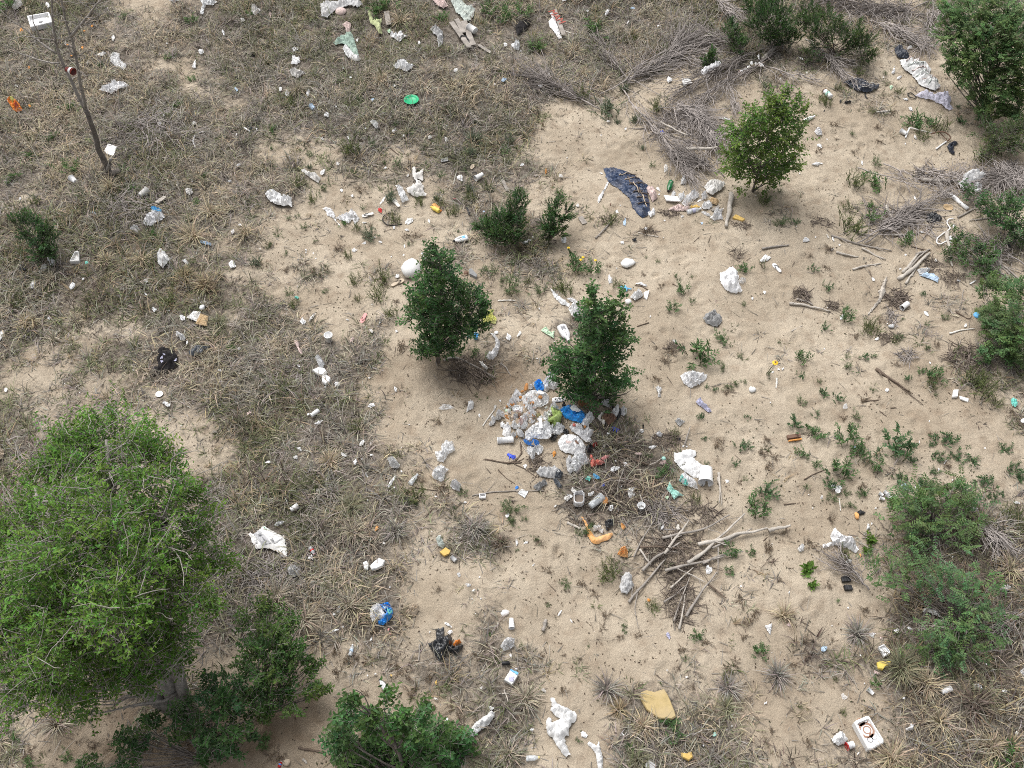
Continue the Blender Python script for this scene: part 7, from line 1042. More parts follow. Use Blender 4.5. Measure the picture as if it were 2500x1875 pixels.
for x, y, w_, h_, m in [(720, 340, 60, 40, 'grey_white'), (677, 374, 26, 26, 'white'), (745, 482, 34, 14, 'white'), (692, 508, 22, 48, 'white'), (990, 586, 34, 12, 'white'), (1640, 455, 64, 20, 'white'), (1650, 520, 46, 26, 'white'), (70, 1252, 22, 70, 'white'), (1535, 1082, 50, 18, 'bone'), (1025, 872, 18, 16, 'white'), (960, 885, 14, 14, 'white'), (2000, 1160, 40, 40, 'white'), (545, 1436, 14, 12, 'white'), (445, 1010, 18, 12, 'white'), (1626, 1262, 20, 40, 'white'), (1920, 992, 22, 16, 'dirty_white'), (1855, 160, 30, 14, 'white'), (1800, 125, 56, 44, 'film'), (1905, 55, 16, 12, 'white'), (2168, 720, 30, 30, 'film_white')]: scrap('~pale litter scrap', '31', x, y, w_, h_, m)
for x, y, w_, m in [(1140, 500, 26, 'pink'), (1152, 535, 22, 'pink'), (1540, 945, 40, 'yellow_foam'), (2090, 1572, 42, 'yellow'), (1160, 885, 20, 'yellow_foam')]: scrap('~%s scrap' % ('pink' if m == 'pink' else 'yellow leaf-like'), '31', x, y, w_, w_*.6, m, name='coloured_scrap')
stick('stick', '~weathered stick', 'stick', '31', [(380, 1490), (480, 1510), (592, 1536)], .022, .014, 'wood_brown', forks=1); stick('stick', '~short pale stick', 'stick', '31', [(412, 1590), (430, 1605), (448, 1620)], .02, .016, 'wood_white'); stick('stick', '~thin pale cross stick', 'stick', '31', [(2112, 1000), (2130, 1050), (2145, 1105)], .014, .01, 'wood_white'); stick('stick', '~small pale stick', 'stick', '31', [(2065, 1036), (2105, 1034), (2150, 1032)], .01, .008, 'wood_white'); stick('stick', '~thin pale branch under the shrub', 'stick', '31', [(1400, 620), (1396, 680), (1392, 760)], .014, .01, 'wood_grey')
rag('white long-sleeved shirt crumpled on the bottom sand', '32', [(352, 1086), (390, 1078), (412, 1128), (500, 1160), (562, 1195), (580, 1222), (575, 1262), (512, 1342), (512, 1396), (480, 1402), (475, 1420), (502, 1500), (532, 1558), (492, 1574), (430, 1502), (382, 1432), (340, 1385), (320, 1330), (325, 1258), (358, 1240), (372, 1288), (442, 1245), (400, 1225), (355, 1178), (380, 1145)], 'white_cloth', .11, 'shirt', 'clothing', fold=1.3)
rag('thin white rag at the very bottom, right of shirt', '32', [(668, 1462), (690, 1440), (728, 1462), (745, 1478), (768, 1438), (775, 1480), (802, 1580), (798, 1700), (762, 1700), (740, 1540), (700, 1490)], 'white_cloth', .06); scrap('torn white tissue right of the white shirt', '32', 640, 1386, 50, 64, 'white')
slab('large tan foam sheet with rounded worn corners', '32', [(1108, 1062), (1122, 1030), (1165, 1014), (1232, 1032), (1312, 1008), (1340, 1050), (1372, 1122), (1402, 1200), (1412, 1245), (1380, 1268), (1270, 1262), (1220, 1225), (1168, 1180), (1130, 1110)], .06, 'tan_foam', 'foam_sheet', 'foam', bev=.35); slab('small piece of torn yellow foam at the bottom', '32', [(1452, 1545), (1500, 1552), (1540, 1535), (1558, 1580), (1522, 1612), (1462, 1585)], .06, 'yellow_foam', 'foam_piece', 'foam', bev=.3)
bottle('clear ribbed bottle with a yellow cap at the bottom', '32', (265, 1578), (152, 1590), .42, 'clear_plastic', 'yellow'); rag('grey-white wet rag under the lower sticks', '32', [(938, 150), (955, 70), (990, 18), (1022, 12), (1045, 50), (1040, 90), (1062, 130), (1005, 205), (950, 192)], 'grey_white', .10); slab('grey-white panel cut by the bottom edge', '32', [(1152, 1640), (1185, 1605), (1250, 1650), (1230, 1700), (1170, 1700)], .04, 'grey_white', 'panel', 'board')
stick('log', 'short thick stick end on the sand', 'stick', '32', [(318, 418), (308, 465), (298, 512)], .035, .03, 'wood_grey')
for x, y, w_, h_, m in [(436, 355, 16, 44, 'white'), (535, 420, 34, 12, 'white'), (1508, 900, 18, 16, 'white'), (970, 1386, 40, 10, 'white'), (1345, 540, 60, 34, 'lavender'), (205, 1340, 26, 34, 'film'), (70, 830, 22, 18, 'white'), (300, 1010, 40, 30, 'film_thin'), (1968, 132, 12, 22, 'white'), (730, 510, 14, 10, 'white')]: scrap('~pale litter scrap', '32', x, y, w_, h_, m)
scrap('~faint teal scrap', '32', 1742, 1386, 40, 30, 'teal_light', name='teal_scrap'); scrap('orange leaf scrap below the stick heap', '32', 1190, 245, 26, 30, 'orange_peel', name='orange_scrap')
o = slab('white foam tray with a recess and rusty ring stains', '33', [(753, 1305), (770, 1290), (862, 1250), (880, 1252), (1008, 1452), (1005, 1475), (905, 1526), (880, 1522)], .16, 'foam', 'foam_tray', 'tray', inset=(.80, .05)); zt = TOPZ[o.name]-.05
for (x, y, r, m, rr) in [(822, 1328, .07, 'rust_stain', 1), (858, 1312, .05, 'rust_stain', 0), (872, 1395, .13, 'rust_stain', 0), (876, 1392, .07, 'rust_stain', 0), (905, 1470, .05, 'print_grey', 0), (938, 1448, .05, 'print_light', 0), (912, 1436, .035, 'rust_stain', 1)]:
    g = gp('33', (x, y)); V, Fc = lathe([(.001 if rr else r*.72, .004), (r, .004)], 18); obj('ring_stain', mesh_py('ring_stain', V, Fc), m, o, (g.x-o.location.x, g.y-o.location.y+.06, zt))
rag('white torn cloth left of the red cup', '33', [(582, 1435), (600, 1400), (655, 1358), (690, 1392), (722, 1425), (690, 1462), (640, 1478), (605, 1462)], 'white', .10); root = cup('short red cup with a white side beside the foam tray', '33', (715, 1488), (765, 1470), 1.1, 'white', 'red_cup', 'cup', .95); V, Fc = lathe([(.001, 0), (.07, 0), (.07, .012)], 16, True); V = [(-x, y, z) for x, y, z in V]; q = obj('red_face', mesh_py('red_face', V, Fc), 'red', root, (-.062, 0, 0))
slab('clear plastic box lid by the locust shrub', '33', [(970, 655), (1018, 630), (1072, 690), (1068, 712), (1022, 736)], .06, 'film', 'clear_box', 'box', inset=(.8, .04)); slab('yellow plastic packet beside a straw tussock', '33', [(960, 782), (1000, 770), (1082, 775), (1076, 808), (1030, 815), (1010, 845), (968, 835)], .06, 'yellow', 'yellow_packet', 'packet', bev=.3)
cup('crushed white cup right of the straw tussock', '33', (1582, 1002), (1502, 1042), .6, 'film_white'); bag('clear film scrap in dark litter, bottom right', '33', [(1770, 970), (1810, 962), (1850, 1000), (1838, 1035), (1795, 1010)], 'film', .06); cup('~clear tumbled cup', '33', (888, 1000), (935, 1045), .7, 'film', 'clear_cup'); bag('grey-white folded paper strip on brown litter', '33', [(1342, 335), (1395, 328), (1420, 345), (1482, 338), (1492, 405), (1440, 385), (1400, 360), (1345, 362)], 'white_paper', .06); bag('white bag cut by the right edge', '33', [(2165, 855), (2215, 815), (2240, 830), (2240, 945), (2200, 935), (2180, 900)], 'film_white', .12); bag('white twisted film right of the foam tray', '33', [(1202, 1340), (1235, 1325), (1250, 1290), (1265, 1330), (1258, 1352), (1215, 1356)], 'film_white', .06); sheet('paper_triangle', 'white paper triangle on the right-hand sand', 'paper', '33', [(22, 465), (85, 442), (80, 480), (68, 542), (45, 505)], 'white', .05, .6); bag('white crumpled paper at the far right edge', '33', [(1985, 160), (2030, 135), (2092, 145), (2070, 180), (2020, 182)], 'white', .06)
plank('black flat block under a dry twig fan, upper', '33', (665, 78), (738, 74), 46, .05, 'dark', 'black_block', 'block'); plank('black flat block under a dry twig fan, lower', '33', (692, 148), (752, 146), 44, .05, 'dark', 'black_block', 'block')
for x, y, w_, h_, m in [(1130, 515, 50, 40, 'film_white'), (930, 540, 36, 50, 'film'), (522, 660, 40, 46, 'pale_blue'), (2038, 1022, 36, 34, 'film_white'), (826, 718, 16, 16, 'white'), (1235, 495, 46, 20, 'grey_white'), (998, 570, 24, 18, 'pink_white'), (690, 1060, 44, 50, 'film_thin'), (2140, 1380, 40, 34, 'film'), (810, 1542, 22, 14, 'white'), (225, 455, 30, 36, 'pink_white'), (228, 180, 20, 12, 'white'), (30, 1115, 24, 16, 'white'), (1750, 915, 12, 14, 'white'), (1520, 790, 30, 14, 'film'), (1315, 508, 14, 18, 'white'), (965, 865, 60, 36, 'pink_white'), (1190, 1080, 20, 18, 'film'), (2195, 635, 30, 14, 'pale_green')]: scrap('~pale litter scrap', '33', x, y, w_, h_, m)

# ------------------------------------------------------------------ fallen brushwood
for lab, c, pts, fan, n, tl in [
 ('grey brushwood fan spreading left, lower left of the brush', '02', [(775, 942), (560, 860), (360, 740), (170, 660)], .20, 110, 1.1),
 ('slim grey brush branch pointing to the upper left', '02', [(1045, 720), (930, 610), (830, 490), (760, 390)], .13, 45, .75),
 ('grey brush branch fanning widely to the upper right', '02', [(780, 815), (1050, 700), (1250, 590), (1420, 460), (1530, 340)], .34, 190, 1.35),
 ('grey brush branch hanging from the right toward the yellow weed', '02', [(2190, 410), (2000, 510), (1800, 605), (1620, 710), (1450, 810)], .22, 100, .95),
 ('second grey brush branch along the right slope', '02', [(2230, 480), (2050, 610), (1860, 720), (1700, 830), (1580, 910)], .24, 90, .9),
 ('long grey brush branch running down to the debris line', '02', [(960, 770), (1080, 960), (1220, 1120), (1340, 1260), (1480, 1440), (1560, 1560)], .20, 110, .8),
 ('arched grey brush heap above the light green sapling', '02', [(1240, 940), (1400, 930), (1560, 1000), (1680, 1120), (1730, 1230)], .5, 190, .8),
 ('lower grey brush heap beside the light green sapling', '02', [(1820, 1520), (1680, 1440), (1540, 1380), (1430, 1330)], .5, 150, .7),
 ('small grey brush spray at the right of the brush', '02', [(1850, 720), (1890, 830), (1925, 930)], .2, 36, .5),
 ('grey brush between the upper fans', '02', [(1980, 420), (1800, 380), (1650, 360), (1500, 350)], .4, 90, .9),
 ('tangled grey brush under the broom shrubs', '03', [(360, 350), (520, 500), (640, 620), (730, 700)], .28, 80, .6),
 ('grey brush heap at the top edge behind the broom shrubs', '03', [(1400, 30), (1200, 150), (1000, 120), (780, 70), (500, 40)], .45, 170, 1.0),
 ('grey brush sweeping down to the black plastic rag', '03', [(900, 200), (1060, 270), (1200, 330), (1340, 400)], .3, 110, .7),
 ('grey brush hanging beside the locust thicket', '03', [(1420, -40), (1440, 120), (1400, 280), (1360, 430), (1300, 480)], .25, 70, .7),
 ('top left grey brush by the broom shrub', '02', [(1700, -30), (1800, 80), (1920, 190)], .35, 60, .7),
 ('grey branch lying on sand left of the umbrella cloth', '03', [(60, 590), (180, 650), (320, 690), (480, 705)], .3, 26, .45),
 ('pale broken roots at the foot of the left broom shrub', '03', [(-20, 540), (60, 470), (140, 390)], .5, 44, .4),
 ('long dead branch bundle in the right driftwood', '13', [(860, 480), (1030, 370), (1200, 260), (1380, 150), (1560, 60)], .16, 90, .8),
 ('dead branch bundle leaning on the root tangle', '13', [(800, 480), (930, 420), (1100, 330), (1280, 250)], .22, 60, .6),
 ('root tangle of grey branches at right', '03', [(1300, 1440), (1450, 1500), (1600, 1540), (1760, 1560), (1900, 1480)], .8, 120, .6),
 ('grey dead branches at the right edge, upper', '03', [(1900, 1340), (2000, 1430), (2120, 1540), (2230, 1640)], .6, 110, .7),
 ('grey dead branches at the right edge, lower', '03', [(2240, 1430), (2100, 1500), (2000, 1580), (1900, 1640)], .6, 90, .7),
 ('long bare branch lying from the weed to the tangle', '03', [(800, 1440), (1000, 1520), (1200, 1580), (1440, 1640)], .25, 24, .4),
 ('second bare branch above the long bare one', '03', [(1020, 1400), (1160, 1480), (1320, 1580)], .25, 14, .35),
 ('dead brush inside the right edge shrub', '13', [(2240, 700), (2100, 620), (1980, 540), (1850, 470)], .35, 60, .6),
 ('dry grey twig fan over the black blocks', '33', [(895, 175), (800, 90), (720, 20), (660, -40)], .22, 45, .5),
 ('grey dry twig fan right of the locust shrub', '23', [(1780, 1190), (1880, 1290), (1990, 1380)], .5, 90, .55),
 ('dead twigs in the bottom right litter', '33', [(2200, 380), (2080, 430), (1980, 470)], .6, 40, .5)]:
    brush('brush_branch', lab, c, pts, fan, n, tl, cat='brushwood')
stick('log', 'pale log across the lower grey brush', 'log', '02', [(1495, 1298), (1620, 1300), (1760, 1288)], .045, .03, 'wood_white', dz=.15); stick('log', 'slim pale log inside the arched brush heap', 'log', '02', [(1278, 1098), (1390, 1160), (1505, 1212)], .022, .018, 'wood_white', dz=.25); stick('log', 'pale broken log at the left broom shrub foot', 'log', '03', [(0, 525), (60, 460), (130, 400)], .05, .035, 'wood_white', dz=.1); stick('log', 'weathered log in the root tangle', 'log', '03', [(1340, 1540), (1460, 1552), (1610, 1550)], .05, .035, 'wood_grey', dz=.08); stick('log', 'curved weathered log below the root tangle', 'log', '03', [(1470, 1555), (1500, 1580), (1525, 1640)], .05, .03, 'wood_grey'); stick('log', 'grey root crown beside the leafy patch', 'log', '13', [(1050, 160), (1062, 210), (1090, 270)], .04, .03, 'wood_white', forks=3); stick('stick', 'leaning branch piece beside the green bush foot', 'stick', '01', [(1640, 100), (1600, 180), (1530, 240)], .012, .008, 'wood_brown')
twig_nest('twig_pile', 'tangle of short grey sticks in the right debris', '03', 1400, 1480, 260, 190, 90, 'twig_grey', .012, .3); twig_nest('twig_pile', 'tangle of grey sticks at the right edge debris', '03', 2080, 1480, 260, 300, 120, 'twig_grey', .011, .4)
twig_nest('dead_stalk_stand', 'stand of long grey-pink dead stalks right of the dead tree', '00', 1250, 1150, 760, 620, 420, 'twig_grey', .0085, .75, 'dead stalks', .30); twig_nest('dead_stalk_stand', 'dead stalks fallen below the dead tree foot', '10', 1050, 180, 620, 420, 230, 'twig_grey', .008, .65, 'dead stalks', .2); twig_nest('dead_stalk_stand', 'grey dead stalks under the printed mailer', '31', 150, 60, 520, 300, 200, 'twig_grey', .008, .5, 'dead stalks', .2)
for lab, c, x, y, w_, h_, n in [('tangled mat of fine grey twigs in the upper brushwood', '02', 1560, 480, 720, 420, 330), ('tangled mat of fine grey twigs in the lower brushwood', '02', 1500, 1080, 560, 420, 300), ('tangled grey twigs over the left brush fan', '02', 380, 700, 640, 300, 190), ('tangled mat of grey twigs along the top edge', '03', 950, 130, 800, 320, 300), ('tangled grey twigs at the right driftwood', '13', 1150, 280, 620, 300, 200)]: twig_nest('twig_mat', lab, c, x, y, w_, h_, n, 'twig_grey', .0085, .75, 'twig mat', .16)
for q in range(70):
    a_ = rnd.uniform(0, 6.28); r_ = math.sqrt(rnd.random()); x, y = 740+r_*math.cos(a_)*400, 690+r_*math.sin(a_)*330; w_ = rnd.uniform(26, 70); m_ = rnd.choice(['white', 'white', 'white', 'film_white', 'film_white', 'pink_white', 'beige', 'bread', 'white_paper']); sheet('wrapping_scrap', auto({'film_white': 'shiny white wrapping scrap', 'pink_white': 'pinkish wrapping scrap', 'beige': 'beige food scrap', 'bread': 'brown crust scrap'}.get(m_, 'white wrapping scrap'), 'heap scrap', *S('Z1', x, y)), 'scrap', 'Z1', blob_pts(x, y, w_, w_*rnd.uniform(.4, .9), a_, q+900), m_, .03, 1.2, .012, .06+hl(x, y)+rnd.uniform(0, .07), group='wrapping scraps on the heap')

# ------------------------------------------------------------------ weeds: prototypes of each kind, then individuals
def weed_mesh(kind, seed):
    """unit-width plant: returns stem arrays and leaf arrays"""
    R = np.random.RandomState(seed); tw = []; LP = []; LD = []; LN = []; LC = []; LLs = []; LWs = []
    prm = {'leafy': (13, .50, .55, 12, .17, .052, (.078, .138, .056), .6), 'narrow': (14, .52, .50, 11, .15, .032, (.086, .128, .058), .6), 'olive': (26, .48, .64, 13, .10, .020, (.125, .142, .058), .6), 'sage': (28, .48, .55, 16, .11, .030, (.125, .150, .105), .6), 'rosette': (17, .50, .22, 10, .14, .054, (.062, .110, .050), .9), 'pinnate': (12, .52, .46, 12, .11, .044, (.078, .138, .066), .6), 'broad': (15, .36, .30, 5, .30, .17, (.085, .150, .030), .7), 'dry': (17, .46, .26, 9, .10, .026, (.135, .10, .065), .9), 'bright': (14, .50, .40, 11, .16, .044, (.078, .150, .050), .7)}[kind]
    ns, sp, hh, nl, LL, LW, col, jit = prm
    for k in range(ns):
        a = R.rand()*6.283; r = sp*R.uniform(.1, .8); b0 = R.randn(2)*sp*.30; top = np.array([b0[0]+math.cos(a)*r, b0[1]+math.sin(a)*r, hh*R.uniform(.3, 1.15)*(1.1-r)]); q = wob((b0[0], b0[1], 0), top, 6, .08, R.randint(1 << 30), rise=.05); tw.append((q, .012, .004))
        n = int(nl*R.uniform(.7, 1.2)); t = np.linspace(.22, 1, n); f = t*5; i = np.minimum(4, f.astype(int)); p = q[i]+(q[i+1]-q[i])*(f-i)[:, None]; d = (q[-1]-q[0])/np.linalg.norm(q[-1]-q[0]); s = unit(np.cross(d, [0, 0, 1.])); sg = np.where(np.arange(n) % 2 == 0, 1., -1.)[:, None]
        if kind == 'pinnate': p = np.concatenate([p, p]); sg = np.concatenate([np.ones((n, 1)), -np.ones((n, 1))]); n *= 2
        LP.append(p); LD.append(d*.6+s*sg*.75+R.randn(n, 3)*.35*jit); LN.append(np.tile([0., 0, 1.], (n, 1))+R.randn(n, 3)*.4); LC.append(jcol(np.array(col)*R.uniform(.75, 1.25), n, R, .25, .12)); tt = np.tile(t, n//len(t)); LLs.append(LL*(1.1-.5*tt)*R.uniform(.7, 1.2, n)); LWs.append(LW*(1.1-.5*tt)*R.uniform(.8, 1.2, n))
    P = np.concatenate(LP); V, T = leaves(P, np.concatenate(LD), np.concatenate(LN), np.concatenate(LLs), np.concatenate(LWs)); C = np.repeat(np.concatenate(LC), 4, 0); V[:, 2] = np.maximum(V[:, 2], .012); Vs, Ts = tubes(tw, 3)
    return mesh_np('stems', Vs, Ts), mesh_np('leaves', V, T, C)
KIND = {'leafy': ('leafy_weed', 'dark leafy weed', 'weed'), 'narrow': ('narrow_leaved_weed', 'narrow-leaved green weed', 'weed'), 'olive': ('feathery_weed', 'feathery olive weed', 'weed'), 'sage': ('sagebrush_plant', 'grey-green sage plant', 'weed'), 'rosette': ('rosette_weed', 'low dark rosette weed', 'weed'), 'pinnate': ('locust_seedling', 'young locust seedling', 'seedling'), 'broad': ('broad_leaved_plant', 'bright broad-leaved plant', 'plant'), 'dry': ('dry_weed', 'brown dried weed', 'weed'), 'bright': ('bright_weed', 'bright green weed', 'weed')}
PROTO = {}
for kd in KIND: PROTO[kd] = [weed_mesh(kd, 70+i*13+len(kd)) for i in range(4)]
for kd, lst in PROTO.items():
    for a, b in lst: a.materials.append(M['twig_brown' if kd == 'dry' else 'twig_green']); b.materials.append(M['leaf'])
def weed(kd, c, x, y, w_, label=None, zs=1.0, flowers=0):
    """x, y: foot of the plant; w_: its width in the photo"""
    nm, desc, cat = KIND[kd]; i = sd_(); k = mpp(c, x, y)*w_*(.85+.5*((i*.618) % 1)); g = gp(c, (x, y)); sz = 'small ' if k < .32 else ('large ' if k > .8 else '')
    root = empty(nm, label or auto(sz+desc, 'weed '+kd, *S(c, x, y)), cat, g, (i*2.399) % 6.28, group='weeds on the sand'); s, l = PROTO[kd][i % 4]
    for n_, m_ in (('stems', s), ('leaves', l)): o = bpy.data.objects.new(n_, m_); COL.objects.link(o); o.parent = root; o.scale = (k, k, k*zs); o['kind'] = 'stuff'
    R = np.random.RandomState(i)
    for f in range(flowers):
        a = R.rand()*6.28; rr = k*.4*math.sqrt(R.rand()); V, Fc = lathe([(.001, .012), (.012, .012), (.032, 0)], 9); obj('flower', mesh_py('flower', V, Fc), 'flower', root, (math.cos(a)*rr, math.sin(a)*rr, k*.5*R.uniform(.7, 1.0)*zs))
    return root
W = weed
weed('leafy', '12', 560, 660, 300, 'bushy yellow-flowered weed right of the twin bushes', 1.3, 3); weed('leafy', '12', 720, 700, 170, 'leafy side plant of the yellow-flowered weed', 1.1, 1); sf = weed('narrow', '13', 55, 1580, 90, 'tall thin sunflower with one yellow head on the sand', 2.2, 0)
V, Fc = lathe([(.001, .02), (.025, .02), (.06, 0)], 10); obj('petals', mesh_py('petals', V, Fc), 'flower', sf, (0, .05, .44)); V, Fc = lathe([(.001, .03), (.022, .024)], 8); obj('seed_disc', mesh_py('seed_disc', V, Fc), 'brown', sf, (0, .05, .44)); V, T = tubes([(np.array([(0, -.1, -.42), (0, -.05, -.2), (0, 0, 0)]), .008, .006)], 4); obj('stalk', mesh_np('stalk', V, T), 'twig_green', sf, (0, .05, .44))
